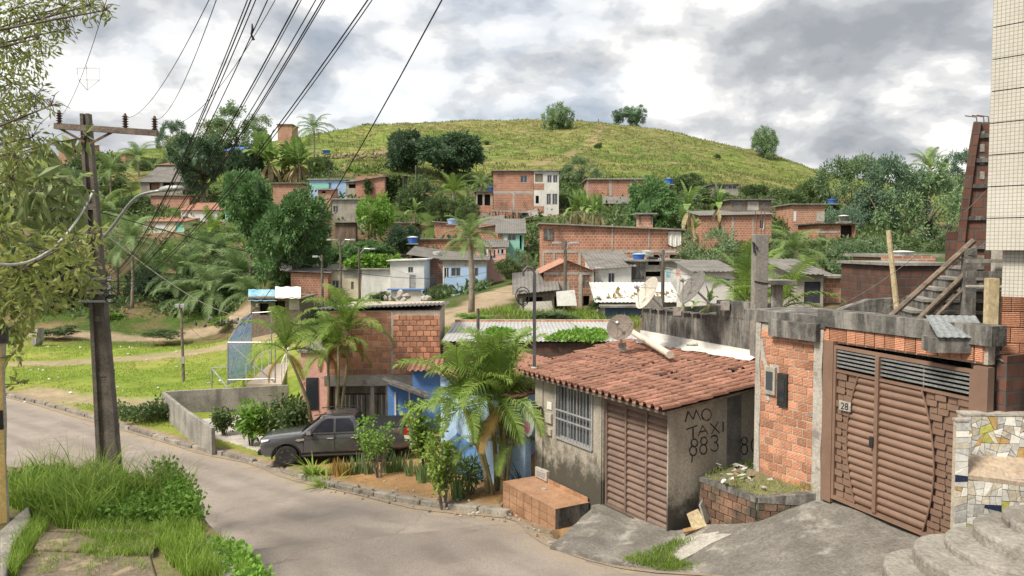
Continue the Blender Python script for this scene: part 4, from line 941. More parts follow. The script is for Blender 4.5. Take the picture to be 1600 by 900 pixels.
# leaning broken tiles by the corner
def loose_tiles():
    for (px, py, Y, w, h, rx, rz, lab, m) in ((1088, 812, 15.5, .34, .42, -.75, .4, 'yellowish broken floor tile leaning by the planter', MT['woodl']), (1100, 800, 15.65, .22, .45, -.35, .9, 'grey broken slab standing against the dark planter bricks', MT['conc']), (1077, 828, 15.3, .30, .16, -1.3, .2, 'brown broken brick piece lying near the garage corner', MT['soil'])):
        p = at(px, py, Y); b = MB(); b.prism([(-w / 2, -h / 2), (w / 2, -h / 2 + .05), (w / 2 - .04, h / 2), (-w / 2 + .02, h / 2 - .06)], -.02, .02, 'y'); o = b.build('broken_tile', m); o.location = p; o.rotation_euler = (rx, 0, rz); tag(o, lab, 'tile')
loose_tiles()
# ------------------------------------------------------------------ mosaic wall and steps at the right
def split_poly(poly, amin, rr, out, depth=0):
    A = abs(sum(poly[i][0] * poly[(i + 1) % len(poly)][1] - poly[(i + 1) % len(poly)][0] * poly[i][1] for i in range(len(poly)))) / 2
    if A < amin * rr.uniform(.7, 2.6) or depth > 9: out.append(poly); return
    xs = [p[0] for p in poly]; ys = [p[1] for p in poly]; cx, cy = sum(xs) / len(xs), sum(ys) / len(ys)
    w, h = max(xs) - min(xs), max(ys) - min(ys); ang = (0 if w < h else math.pi / 2) + rr.gauss(0, .22 if depth < 5 else .5)
    cx += rr.uniform(-.15, .15) * w; cy += rr.uniform(-.15, .15) * h
    n = (-math.sin(ang), math.cos(ang)); d = [(p[0] - cx) * n[0] + (p[1] - cy) * n[1] for p in poly]; a, b = [], []
    for i in range(len(poly)):
        j = (i + 1) % len(poly)
        (a if d[i] >= 0 else b).append(poly[i])
        if (d[i] >= 0) != (d[j] >= 0):
            t = d[i] / (d[i] - d[j]); x = (poly[i][0] + (poly[j][0] - poly[i][0]) * t, poly[i][1] + (poly[j][1] - poly[i][1]) * t); a.append(x); b.append(x)
    for q in (a, b):
        if len(q) >= 3: split_poly(q, amin, rr, out, depth + 1)
def mosaic_wall():
    rr = random.Random(21); O = at(1490, 830, 10.95); t = thing('mosaic_wall', 'low wall clad in broken white, grey and olive stone pieces beside the steps', 'wall', O, math.radians(-4))
    q = lambda x, y, yy=0.0: L2(t, x, y, 1, yy)
    ms = [mat('white_marble', (.74, .72, .66), (.62, .60, .55), 5, .5, .05, rand=.2), mat('grey_marble', (.52, .51, .48), (.42, .41, .39), 6, .5, .05, rand=.2), mat('olive_tile', (.48, .47, .14), (.40, .40, .11), 4, .35, .03, rand=.1), mat('cream_stone', (.60, .54, .43), (.47, .42, .33), 5, .6, .05, rand=.15), mat('ochre_stone', (.52, .35, .14), (.42, .28, .12), 5, .6, .05), mat('navy_tile', (.03, .04, .09), None, 4, .3, 0)]
    H = q(1490, 655).z; zl = q(1515, 742).z; xr = q(1650, 700).x; xl = 0.0; xp = q(1514, 700).x
    body = MB(); body.box(xl, xp, .016, .10, -.5, H - .03); body.box(xp, xr, .016, .12, -.5, zl - .05); body.box(xp + .12, xr, .42, .6, -.5, H - .03)
    bd = body.build('core', MT['mortar'], t)
    b = MB(); b.box(-.01, xr, -.01 + .0, .62, H - .03, H); 
    b2 = MB(); b2.box(-.012, xp + .01, -.012, .11, H - .03, H + .002); b2.box(xp + .11, xr, .40, .62, H - .03, H + .002); b2.build('coping', MT['concl'], t)
    b3 = MB(); b3.hexa([(xp, -.005, zl - .06), (xr, -.005, zl - .20), (xr, .42, zl - .20), (xp, .42, zl - .06)], [(xp, -.005, zl), (xr, -.005, zl - .14), (xr, .42, zl + .16), (xp, .42, zl + .2)]); b3.build('ledge', mat('sandy_ledge', (.44, .35, .26), (.36, .28, .21), 3, .9, .2, 20), t)
    def clad(x0, x1, z0, z1, yy, amin):
        out = []; split_poly([(x0, z0), (x1, z0), (x1, z1), (x0, z1)], amin, rr, out)
        for poly in out:
            cx, cy = sum(p[0] for p in poly) / len(poly), sum(p[1] for p in poly) / len(poly); g = .007
            pl = []
            for p in poly:
                dx, dy = p[0] - cx, p[1] - cy; l = math.hypot(dx, dy); k = max(.3, 1 - g / max(l, .01)); pl.append((cx + dx * k, cy + dy * k))
            A = abs(sum(pl[i][0] * pl[(i + 1) % len(pl)][1] - pl[(i + 1) % len(pl)][0] * pl[i][1] for i in range(len(pl)))) / 2
            m = rr.choices(ms, (42, 24, 13 if A > amin * .9 else 2, 20, 4, 2))[0]; b = MB(); b.prism(pl, yy - rr.uniform(0, .006), yy + .02, 'y'); b.build('stone_piece', m, bd)
    clad(xl, xp, -.02, H - .04, 0.0, .012); clad(xp, min(xr, q(1612, 700).x), -.02, zl - .08, 0.0, .012); clad(xp + .12, min(xr, q(1612, 700, .4).x), zl + .1, H - .04, .40, .010)
mosaic_wall()
def steps():
    O = at(1445, 900, 9.7); t = thing('curved_steps', 'rough concrete steps with rounded ends and brick sides at the bottom right', 'steps', (O.x, O.y, 3.2))
    SC = mat('step_concrete', (0.33, 0.305, 0.27), (0.22, 0.20, 0.175), 1.6, .95, .8, 16, spots=(0.12, 0.11, 0.10), spots_rng=(.58, .70))
    spec = [(1400, 905, 9.6, 0.0), (1443, 872, 9.75, .0), (1483, 850, 9.95, 0.0), (1525, 824, 10.05, 0.0), (1567, 806, 10.15, 0.0), (1608, 780, 10.2, 0)]
    for i, (px, py, Y, _) in enumerate(spec):
        p = at(px, py, Y); x0 = p.x - O.x; z = p.z - 3.2; y0 = -0.95 + .12 * i; y1 = .95; r = (y1 - y0) / 2; poly = [(3.4, y0), (3.4, y1)]
        for k in range(13): a = math.pi / 2 + k * math.pi / 12; poly.append((x0 + r * .8 + r * .8 * math.cos(a), y0 + r + r * math.sin(a)))
        r = r * .8
        b = MB(); b.prism(poly, -1.2 if i == 0 else z - .42, z, 'z')
        b.build('step', SC, t, bevel=.045)
        if i >= 2:
            w = MB(); w.box(x0 + r + .05, 3.1, y0 - .015, y0 + .02, z - .34, z - .07); ww = w.build('riser', MT['mortar'], t)
            lay_bricks(ww, x0 + r + .05, min(3.1, x0 + 1.4), z - .34, z - .06, .21, .135, lambda u, v: Matrix.Translation((u, y0 - .03, v)), m=MT['brick'])
steps()

# ------------------------------------------------------------------ unfinished house at the right edge
def right_house():
    O = at(1530, 650, 11.75); t = thing('unfinished_house', 'unfinished brick house with grey pillar and mouldy beam right of the gate', 'house', (O.x, O.y, 3.4), math.radians(-8))
    q = lambda x, y, yy=0.0: L2(t, x, y, 1, yy)
    a, b_ = q(1532, 548), q(1562, 660); mb = MB(); mb.box(a.x, b_.x, 0, .3, -.4, a.z); mb.build('pillar', MT['plaster'], t)
    a2 = q(1562, 455); w1 = q(1980, 455).x; z1 = q(1562, 562).z; mb = MB(); mb.box(b_.x, w1, .05, .25, -.4, z1 - .01); mb.build('wall', MT['plaster'], t)
    mb = MB(); mb.box(b_.x - .02, w1, .08, .25, z1, a2.z); bw = mb.build('wall', MT['mortar'], t)
    lay_bricks(bw, b_.x, w1, z1 + .01, a2.z, .26, .235, lambda u, v: Matrix.Translation((u, .03, v)))
    c0, c1 = q(1455, 528, -.1), q(1562, 553, -.1); mb = MB(); mb.box(c0.x, c1.x, -.1, .28, c1.z, c0.z); mb.build('beam', MT['concd'], t)
    # small corrugated awning resting on the beam
    s0, s1, s2 = q(1464, 527, -.12), q(1546, 522, -.12), q(1470, 494, .3); M = Matrix.LocRotScale(t.location, t.rotation_euler, None)
    aw = MB(); wd = s1.x - s0.x; hh = q(1470, 494, .3).z - s0.z
    corrugated(aw, wd, 1.0, .10, .005, .01, mp=lambda u, v, h: (s0.x + u, -.14 + .5 * v, s0.z + .01 + hh * v + h)); aw.build('awning', mat('grey_blue_sheet', (.27, .29, .30), (.20, .215, .225), 2, .8, .2, 20), t)
    # pale timber post and rails above
    p0, p1 = q(1543, 521, -.02), q(1562, 435, -.02); o = MB(); o.box(0, p1.x - p0.x, 0, .16, 0, p1.z - p0.z); po = o.build('timber_post', MT['woodl'])
    po.matrix_world = M @ Matrix.Translation(p0); tag(po, 'short pale yellow timber post standing on the beam above the gate', 'post')
    # porch slab with rails behind
    for (ya, yb, nm, m, dpt) in ((405, 412, 'rail', 'conc', .55), (424, 436, 'rail', 'concd', .5), (446, 452, 'slab', 'concl', .35)):
        u, v = q(1514, ya, dpt), q(1980, yb, dpt); o = MB(); o.box(u.x, v.x, dpt, dpt + .12, v.z, u.z); o.build(nm, MT[m], t)
    for x in (1588, 1556): 
        u, v = q(x, 388, .75), q(x + 8, 470, .75); o = MB(); o.box(u.x, v.x, .75, .9, v.z, u.z); o.build('post', MT['concl'], t)
    u, v = q(1545, 380, 1.6), q(1980, 470, 1.6); o = MB(); o.box(u.x, v.x, 1.6, 1.75, v.z, u.z); o.build('back_wall', MT['wbrick2'], t)
    u = q(1545, 380, 1.6); 
right_house()
def tiled_building():
    P = at(1546, 200, 10.6); d = Vector((.66, -.75, 0)).normalized(); rz = math.atan2(d.y, d.x)
    t = thing('tiled_building', 'tall upper storey clad in small cream tiles at the top right corner', 'building', (P.x, P.y, at(1541, 391, 10.6).z), rz)
    m, nt, N, L, B = _nt('cream_tile'); uv = N.new('ShaderNodeUVMap'); b = N.new('ShaderNodeTexBrick'); b.offset = 0; L.new(uv.outputs[0], b.inputs[0])
    for k, v in (('Scale', 1.0), ('Brick Width', .05), ('Row Height', .05), ('Mortar Size', .004), ('Mortar Smooth', .1)): b.inputs[k].default_value = v
    b.inputs['Color1'].default_value = (.60, .575, .51, 1); b.inputs['Color2'].default_value = (.55, .53, .475, 1); b.inputs['Mortar'].default_value = (.36, .32, .25, 1)
    g = N.new('ShaderNodeNewGeometry'); col = _mixc(N, L, .35, b.outputs[0], _mixc(N, L, _noise(N, L, g.outputs['Position'], 1.2, 5), (.2, .2, .2), (.8, .8, .8)), 'OVERLAY'); L.new(col, B.inputs[0]); B.inputs['Roughness'].default_value = .35
    bp = N.new('ShaderNodeBump'); bp.invert = True; bp.inputs['Strength'].default_value = .5; bp.inputs['Distance'].default_value = .01; L.new(b.outputs['Fac'], bp.inputs['Height']); L.new(bp.outputs[0], B.inputs['Normal'])
    zs = [0.0]; 
    for k in range(14): zs.append(zs[-1] + .42)
    for k in range(14):          # courses between the open joints
        w = MB(); w.box(0.0, 2.6, 0.0, 3.0, zs[k] + (.014 if k else 0), zs[k + 1] - .0); w.build('facade_panel', m, t)
    w = MB(); w.box(.03, 2.6, .03, 2.97, 0.02, zs[-1]); w.build('core', MT['concd'], t)
    w = MB(); w.box(.16, 2.6, .16, 2.9, -.62, -.003); w.build('soffit_beam', m, t)
tiled_building()
def stair_tower():
    P = at(1523, 400, 15.3); t = thing('brick_pier', 'tall tapering dark brick pier rising behind the cream tiled building', 'wall', (P.x, P.y, 3.4), math.radians(-20))
    q = lambda x, y: L2(t, x, y, 1, 0.0); mb = MB()
    L_ = [(1492, 500), (1497, 420), (1504, 350), (1512, 290), (1520, 230), (1527, 191)]; Rr = [(1580, 190), (1590, 500)]
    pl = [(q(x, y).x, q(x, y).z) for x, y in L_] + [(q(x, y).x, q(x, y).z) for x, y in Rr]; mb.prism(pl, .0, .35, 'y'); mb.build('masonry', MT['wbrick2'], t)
    mb = MB(); e = [Vector((a, -.02, b)) for a, b in pl[:6]]
    for a, b in zip(e[:-1], e[1:]): mb.bar(a, b, .12, .12)
    mb.build('edge_column', MT['wbrick2'], t)
    for (x0, y0, x1, y1) in ((1482, 362, 1503, 420),):
        a, c = q(x0, y0), q(x1, y1); mb = MB(); mb.box(a.x, c.x, .1, .3, c.z - .1, a.z); mb.build('brick_stub', MT['wbrick2'], t)
    for z in (q(1530, 212).z, q(1530, 250).z, q(1530, 290).z, q(1530, 340).z, q(1530, 385).z):
        x = np.interp(z, [p[1] for p in pl[:6]], [p[0] for p in pl[:6]]); mb = MB(); mb.box(x, q(1585, 300).x, -.05, .0, z - .05, z + .03); mb.build('tie_beam', MT['concd'], t)
    for k, y0 in enumerate((205, 225, 245, 268)):
        a, c = q(1531, y0), q(1538, y0 + 12); mb = MB(); mb.box(a.x, c.x, -.015, .0, c.z, a.z); mb.build('patch', MT['conc'], t)
    for dx in (0, .12, .2):
        mb = MB(); x = q(1530, 191).x + dx; zt = q(1530, 191).z; mb.tube([(x, .15, zt - .1), (x - .02, .15, zt + .12), (x - .22, .15, zt + .16)], .012, 5); mb.build('rebar', MT['rust'], t)
stair_tower()
def stairway():
    P = at(1420, 510, 13.9); t = thing('outdoor_stairway', 'dark concrete stairway with timber handrails climbing to the brick pier', 'stairs', (P.x, P.y, P.z), math.radians(-12))
    q = lambda x, y, yy=0.0: L2(t, x, y, 1, yy); n = 7
    for k in range(n):
        a = q(1405 + 22 * k, 507 - 17 * k, .2); mb = MB(); mb.box(a.x, a.x + 2.1 - .16 * k, .2 + .10 * k, 1.5, a.z - 2.0, a.z); st = mb.build('step', MT['concd'], t)
        mb = MB(); mb.box(a.x - .02, a.x + 2.1 - .16 * k, .17 + .10 * k, 1.48, a.z, a.z + .05); mb.build('tread', MT['conc'], st)
    for (x0, y0, x1, y1, yy, r) in ((1388, 498, 1522, 376, 0.0, .055), (1428, 506, 1511, 425, .02, .045), (1434, 508, 1512, 432, .1, .04), (1445, 512, 1511, 446, 0.0, .03)):
        mb = MB(); mb.tube([q(x0, y0, yy), q((x0 + x1) / 2, (y0 + y1) / 2, yy), q(x1, y1, yy)], r, 7); mb.build('handrail', MT['wood'], t)
    a, b = q(1516, 388, -.02), q(1516, 512, -.02); mb = MB(); mb.box(a.x - .10, a.x + .10, -.06, .1, b.z - .6, a.z); mb.build('post', MT['concd'], t)
    # brick outhouse beside the stair
    P = at(1450, 470, 19); h = thing('brick_outhouse', 'low dark-stained brick outhouse left of the stairway', 'house', (P.x, P.y, P.z - 1.5))
    q2 = lambda x, y, yy=0.0: L2(h, x, y, 1, yy); a, b = q2(1396, 415), q2(1500, 415); mb = MB(); mb.box(a.x, b.x, 0, 3, -1.5, a.z); mb.build('wall', MT['wbrick2'], h)
    mb = MB(); mb.box(a.x - .1, b.x, -.08, 3.1, a.z, a.z + .07); mb.build('roof_slab', MT['conc'], h)
    a, b = q2(1398, 412, 3.2), q2(1462, 400, 3.2); mb = MB(); mb.box(a.x - .3, b.x, 3.2, 3.4, a.z - .5, b.z); mb.build('parapet', MT['wbrick3'], h)
    # retaining wall with rounded mouldy top
    pts = [(1300, 490), (1330, 478), (1360, 468), (1400, 466), (1440, 472), (1500, 486)]; mb = MB(); Y = 16.2
    P3 = [at(x, y, Y) for x, y in pts]; mb.prism([(p.x, p.z) for p in P3] + [(P3[-1].x, 5.2), (P3[0].x, 5.2)], Y, Y + .25, 'y'); tag(mb.build('garden_wall', MT['concd']), 'mouldy curved-top garden wall behind the gate lintel', 'wall')
    P = at(1407, 505, 15.2); o = MB(); T = at(1388, 360, 15.2) - P; o.tube([(0, 0, -.3), T], [.06, .045], 8); o = o.build('wooden_pole', MT['woodl']); o.location = P; tag(o, 'pale bare wooden pole leaning behind the gate lintel', 'pole')
stairway()

# ------------------------------------------------------------------ grey parapet house behind the tile roof
def parapet_house():
    t = thing('parapet_house', 'flat-roofed house with black-stained parapet and white band behind the clay roof', 'house', GH.location, math.radians(30))
    X = 3.96; q = lambda x, y: L2(t, x, y, 0, X)
    yl = q(1003, 500).y; yr = q(1183, 500).y - .1
    zb = q(1003, 516).z; zb2 = q(1183, 549).z; zt = (q(1003, 483).z + q(1100, 491).z) / 2
    mb = MB(); mb.hexa([(X - .06, yr, 2.3), (X + .12, yr, 2.3), (X + .12, yl, 2.3), (X - .06, yl, 2.3)], [(X - .06, yr, zb2), (X + .12, yr, zb2), (X + .12, yl, zb), (X - .06, yl, zb)]); mb.build('white_band', MT['white'], t)
    mb = MB(); mb.hexa([(X, yr, zb2 - .1), (X + .2, yr, zb2 - .1), (X + .2, yl, zb - .1), (X, yl, zb - .1)], [(X, yr, zt), (X + .2, yr, zt), (X + .2, yl, zt), (X, yl, zt)]); mb.box(X + .05, X + 5, yl - .2, yl, -.5, zt); mb.box(X + .2, X + 5, yr, yl - .2, zt - .35, zt - .2); mb.build('parapet', MT['concd'], t)
    a, b = q(1120, 476), q(1183, 476); mb = MB(); mb.box(X - .01, X + .3, yr - .05, a.y, zt + .003, zt + .42); mb.build('beam', MT['concd'], t)
    for k in range(9):
        y = yl - .2 - k * .34; mb = MB(); mb.box(X - .1, X + .16, y - .14, y + .14, zt + .01, zt + .035); mb.build('coping_tile', MT['concd'], t)
    mb = MB(); c = q(1085, 538); mb.tube([(X - .02, c.y + .3, c.z - .15), (X - .15, c.y + .1, c.z + .02), (X - .1, c.y - .2, c.z + .05)], .03, 6); mb.build('overflow_pipe', MT['pvc'], t)
    # lime-stained gutter ledge between tiles and band
    mb = MB(); 
    for i in range(15):
        f = i / 14; y = yr + (yl - yr) * f; w = .28 + .10 * math.sin(i * 2.1); mb.v += [(X - .06 - w, y, 2.52 + .09 + .1 * 4.0 + .07 + R.uniform(-.01, .02)), (X - .06, y, 2.52 + .09 + .42 + .16)]
    for i in range(14): mb.f.append((2 * i, 2 * i + 1, 2 * i + 3, 2 * i + 2)); mb.m.append(0)
    mb.build('lime_flashing', MT['white'], t)
    # bare concrete column with starter bars
    P = at(1186, 476, 18.2); c = thing('concrete_column', 'tall bare concrete column with rebar sprouting from its top', 'column', P); h = at(1186, 366, 18.2).z - P.z
    mb = MB(); mb.box(-.155, .155, -.15, .15, -1.2, h); mb.build('shaft', MT['conc'], c, bevel=.015)
    for x in (-.1, .02, .1):
        mb = MB(); mb.tube([(x, .0, h - .1), (x + .01, 0, h + .35), (x - .02, 0, h + .62 + x)], .010, 5); mb.build('rebar', MT['rust'], c)
    mb = MB(); mb.tube([(-.17, -.16, .55), (0, -.17, .52), (.17, -.16, .5)], .012, 5); mb.tube([(-.17, -.16, 1.2), (-.19, -.1, 1.45), (-.12, -.17, 1.3)], .03, 6); mb.build('cable', MT['cable'], c)
parapet_house()

# ------------------------------------------------------------------ brick house behind the truck
def brick_house():
    Y = 31.5; O = at(512, 640, Y); t = thing('brick_house', 'two-storey bare brick house with sheet roof behind the pickup truck', 'house', (O.x, Y, 0.3), math.radians(3))
    q = lambda x, y, yy=0.0: L2(t, x, y, 1, yy)
    W = q(688, 520).x; ztl = q(512, 484).z; ztr = q(688, 478).z; zs = q(600, 586).z; zs2 = q(600, 602).z; XM = q(613, 520).x
    mb = MB(); mb.box(0, W, .018, 5.5, zs, ztl - .05); mas = mb.build('masonry', MT['mortar'], t)
    lay_bricks(mas, 0.02, XM - .05, zs + .02, ztl - .08, .40, .232, lambda u, v: Matrix.Translation((u, 0.0, v)), gap=.036, depth=.06, jit=.01)
    lay_bricks(mas, XM + .02, W, zs + .02, ztl - .02, .275, .22, lambda u, v: Matrix.Translation((u, -.02, v)), gap=.034, depth=.08, jit=.012)
    mb = MB(); mb.prism([(XM - .06, zs), (XM + .04, zs), (XM + .08, zs + .5), (XM + .02, zs + 1.1), (XM + .05, ztl - .1), (XM - .04, ztl - .1)], -.012, .04); mb.build('joint', MT['concl'], mas)
    mb = MB(); mb.box(-.1, W - .1, -.12, 5.5, zs2, zs - .002); mb.build('slab', MT['concl'], t)
    # left side wall is pinkish render
    mb = MB(); mb.box(-.02, .0, .06, 5.4, -.3, ztl - .2); mb.build('side_render', MT['pink'], t)
    ax0, ax1 = q(462, 600).x, -.03; az = q(480, 556).z; mb = MB(); mb.box(ax0, ax1, 1.0, 4.5, -.4, az); mb.build('annex_wall', MT['pink'], t); mb = MB(); mb.box(ax0 - .1, ax1, .9, 4.6, az, az + .1); mb.build('annex_roof', MT['conc'], t)
    a, b = q(478, 590, 1.0), q(498, 640, 1.0); mb = MB(); mb.box(a.x, b.x, .97, 1.02, b.z, a.z); mb.build('annex_window', MT['pane'], t)
    # ground floor: porch with railing
    mb = MB(); mb.box(0.05, W, .95, 5.3, -.4, zs2); mb.build('back_wall', MT['concl'], t)
    for x in (q(527, 640).x, q(582, 640).x, q(606, 640).x):
        mb = MB(); mb.box(x - .08, x + .08, .0, .16, -.4, zs2); mb.build('pillar', MT['concl'], t)
    a, b = q(530, 640).x, q(606, 640).x; z0, z1 = q(560, 672).z, q(560, 616).z
    for zz in (z0, z1):
        mb = MB(); mb.bar((a, .05, zz), (b, .05, zz), .05, .05); mb.build('rail', MT['black'], t)
    n = 12
    for k in range(n): mb = MB(); x = a + (b - a) * (k + .5) / n; mb.box(x - .02, x + .02, .035, .065, z0, z1); mb.build('baluster', MT['frame'] if k % 3 else MT['black'], t)
    mb = MB(); mb.box(a - .1, b + .1, .0, .2, -.4, z0 - .1); mb.build('low_wall', MT['plaster'], t)
    # corrugated roof
    mb = MB(); corrugated(mb, W + .7, 6.2, .177, .025, .012, mp=lambda u, v, h: (-.45 + u, -.12 + v, ztl + .04 + (ztr - ztl) * u / W + h - v * .05)); mb.build('roof', MT['sheet'], t)
brick_house()
def blue_house():
    A = Vector((0.35, 20.55, 0.6)); d = Vector((-.5, .866, 0)); t = thing('blue_house', 'blue painted house with mural and tile roof behind the palms', 'house', A, math.radians(30))
    H = 3.35; Lw = 5.3; mb = MB(); mb.box(0, .18, 0, Lw, -.6, H); mb.box(.18, 4.5, Lw - .18, Lw, -.6, H); mb.build('wall', MT['lblue'], t)
    # darker blue field painted with a slanting edge, and mural petals
    q = lambda x, y: (lambda p: (p.y, p.z))(L2(t, x, y, 0, 0.0)); f = MB()
    poly = [q(*p) for p in ((690, 745), (700, 690), (715, 676), (760, 715), (772, 772), (745, 772))]; f.prism(poly, -.006, .004, 'x'); f.build('painted_field', MT['blue'], t)
    def bl(nm, pts, m): b = MB(); b.prism([q(*p) for p in pts], -.007, .004, 'x'); b.build(nm, m, t)
    bl('mural', ell(826, 655, 9, 28, n=12)[:-1], mat('pale_mural', (.70, .76, .80), (.60, .68, .76), 2, .8, .1)); 
    b = MB(); b.prism([q(*p) for p in ell(823, 668, 6, 11, n=10)[:-1]], -.011, .004, 'x'); b.build('mural', mat('pink_mural', (.72, .30, .40), (.62, .25, .34), 2, .8, .1), t)
    w0, w1 = q(785, 650), q(806, 700); b = MB(); b.box(-.03, .03, w1[0], w0[0], w1[1], w0[1]); wf = b.build('window', MT['frame'], t); b = MB(); b.box(-.035, .02, w1[0] + .06, w0[0] - .06, w1[1] + .06, w0[1] - .06); b.build('pane', MT['pane'], wf)
    # clay roof, tiles joined as courses
    b = MB(); n = 20; tw = Lw / n
    for r in range(8):
        for c in range(n):
            x = -.35 + r * .42; y = c * tw; z = H + .05 + .12 * (x + .35)
            for i in range(5):
                yy = y + tw * i / 4; h = .035 * math.cos(2 * math.pi * i / 4); b.v += [(x, yy, z + h + .03 + R.uniform(-.004, .004)), (x + .46, yy, z + h + .05)]
            k = len(b.v) - 10
            for i in range(4): b.f.append((k + 2 * i, k + 2 * i + 1, k + 2 * i + 3, k + 2 * i + 2)); b.m.append(0)
    o = b.build('roof', MT['tile'], t); o['kind'] = 'stuff'
    # blue porch with slanting canopy at the far end
    P = at(632, 690, 29.6); p = thing('blue_porch', 'deep blue porch with slanting dark canopy beside the brick house', 'porch', (P.x, P.y, .3))
    q = lambda x, y, yy=0.0: L2(p, x, y, 1, yy); a = q(606, 640).x; c = q(668, 640).x
    pl = [(a, -.4), (c, -.4), (c, q(664, 622).z), (a, q(606, 596).z)]; mb = MB(); mb.prism(pl, 0, .15, 'y'); mb.build('wall', MT['blue'], p)
    mb = MB(); mb.bar((a - .15, -.25, q(606, 592).z + .05), (c + .1, -.25, q(664, 619).z + .05), .7, .09); mb.build('canopy', MT['concd'], p)
    for x in (618, 640): mb = MB(); xx = q(x, 640).x; mb.box(xx - .03, xx + .03, -.05, .0, -.4, q(x, 612).z); mb.build('post', MT['framew'], p)
    mb = MB(); mb.box(q(640, 600).x, q(705, 600).x, .9, 1.1, -.4, q(660, 582).z); mb.build('upper_wall', MT['blue'], p)
    r0, r1 = q(636, 560, .6).x, q(694, 560, .6).x; zr = q(660, 578, .6).z; b = MB(); corrugated(b, r1 - r0, 2.2, .22, .035, .015, mp=lambda u, v, h: (r0 + u, .5 + v, zr + h + v * .16)); b.build('tile_roof', MT['tile'], p)
blue_house()
def shed():
    P = at(690, 533, 29.6); t = thing('long_shed', 'long low shed with pale corrugated roof behind the palms', 'shed', (P.x, P.y, 1.5)); q = lambda x, y, yy=0.0: L2(t, x, y, 1, yy)
    W = q(1000, 533).x; z = q(800, 533).z; D = 7.0
    mb = MB(); corrugated(mb, W, D, .17, .016, .012, mp=lambda u, v, h: (u, v, z + h + .01 * v)); mb.build('roof', MT['zinc'], t)
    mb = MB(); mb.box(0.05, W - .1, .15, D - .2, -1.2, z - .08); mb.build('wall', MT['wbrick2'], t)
    mb = MB(); mb.box(0, W, D, D + .12, z - 1.4, z + .16); bk = mb.build('back_wall', MT['mortar'], t)
    lay_bricks(bk, 0, W, z - .05, z + .17, .21, .2, lambda u, v: Matrix.Translation((u, D - .02, v)), off=0)
shed()

# ------------------------------------------------------------------ walled ramp, court fence and field things
def enclosure():
    t = thing('court_wall', 'low stained concrete wall enclosing the ramp beside the field', 'wall', (0, 0, 0))
    def wall(pts, th, name='wall'):
        for (xa, ya, za, ba), (xb, yb, zb, bb) in zip(pts[:-1], pts[1:]):
            a = onz(xa, ya, za); b = onz(xb, yb, zb); d = (b - a); n = Vector((-d.y, d.x, 0)).normalized() * th; m = MB()
            m.hexa([(a.x, a.y, ba), (b.x, b.y, bb), (b.x + n.x, b.y + n.y, bb), (a.x + n.x, a.y + n.y, ba)], [tuple(a), tuple(b), tuple(b + n), tuple(a + n)]); m.build(name, MT['conc'], t, bevel=.01)
    wall([(258, 612, 1.25, -.5), (450, 602, 1.30, -.3)], .16)
    wall([(258, 612, 1.25, -.5), (293, 640, 1.22, -.5), (336, 668, 1.1, -.5)], -.14)
    m = MB(); a, b, c, d = onz(262, 650, .02), onz(440, 645, .05), onz(470, 720, .2), onz(310, 690, .05); m.hexa([(p.x, p.y, -.2) for p in (a, b, c, d)], [tuple(p + Vector((0, 0, .05))) for p in (a, b, c, d)]); o = m.build('yard_slab', MT['concl']); o['kind'] = 'structure'
    # blue netting fence on a pipe frame
    f = thing('net_fence', 'tall pipe-framed fence with faded blue netting beside the court', 'fence', onz(356, 603, .9)); o = Vector(f.location)
    A0, A1 = at(356, 600, 38.6), at(356, 535, 38.6); B0, B1 = at(393, 585, 47), at(393, 489, 47); C0, C1 = at(430, 598, 38.6), at(430, 535, 38.6); D1 = at(424, 487, 47); D0 = at(424, 580, 47)
    def pipe(*p, r=.035): m = MB(); m.tube([x - o for x in p], r, 6); m.build('pipe', MT['steel'], f)
    pipe(A0, A1); pipe(A1, A1.lerp(B1, .5) + Vector((0, 0, .35)), B1); pipe(B0, B1); pipe(A0.lerp(A1, .1), C0.lerp(C1, .1)); pipe(A1, C1); pipe(A1, C0); pipe(A0, B0); pipe(A0.lerp(A1, .15), A1.lerp(B1, .9)); pipe(B1, D1); pipe(D0, D1); pipe(C0, C1)
    net = mat('blue_net', (.10, .20, .42), (.16, .28, .50), 2, .8, .1, 20)
    m = MB()
    n = 26
    for k in range(n + 1):
        s = k / n; lo = A0.lerp(B0, s) - o; hi = A1.lerp(B1, s) - o + Vector((0, 0, .3 * math.sin(math.pi * s))); m.bar(lo, hi, .045, .012)
    for k in range(22):
        s = k / 21; m.bar(A0.lerp(A1, s) - o, B0.lerp(B1, s) - o, .03, .01)
    nn = m.build('netting', net, f); nn['kind'] = 'stuff'
    g = thing('goal_frame', 'low rusty pipe frame on the grass left of the blue net fence', 'frame', onz(333, 606, .15)); o2 = Vector(g.location)
    p, q_, r_, s_ = at(331, 606, 41), at(331, 575, 41), at(356, 574, 39.5), at(356, 606, 39.5)
    for a, b in ((p, q_), (q_, r_), (q_, s_)): m = MB(); m.tube([a - o2, b - o2], .04, 6); m.build('pipe', MT['steel'], g)
    # pale ramp with white railings
    rmp = thing('access_ramp', 'pale paved ramp with white handrails behind the netting fence', 'ramp', onz(410, 600, 1.0)); o3 = Vector(rmp.location)
    a, b, c, d = at(385, 600, 40), at(440, 600, 39), at(452, 566, 46), at(420, 570, 46); m = MB(); m.hexa([(x.x - o3.x, x.y - o3.y, -1.2) for x in (a, b, c, d)], [tuple(x - o3) for x in (a, b, c, d)]); m.build('deck', mat('paver', (.50, .40, .32), (.40, .33, .27), 3, .9, .2), rmp)
    for (p0, p1) in ((a, d), (b, c)):
        for k in range(4):
            x = p0.lerp(p1, k / 3) - o3; m = MB(); m.tube([x, x + Vector((0, 0, 1.0))], .03, 6); m.build('post', MT['framew'], rmp)
        m = MB(); m.tube([p0 - o3 + Vector((0, 0, 1)), p1 - o3 + Vector((0, 0, 1))], .03, 6); m.build('handrail', MT['framew'], rmp)
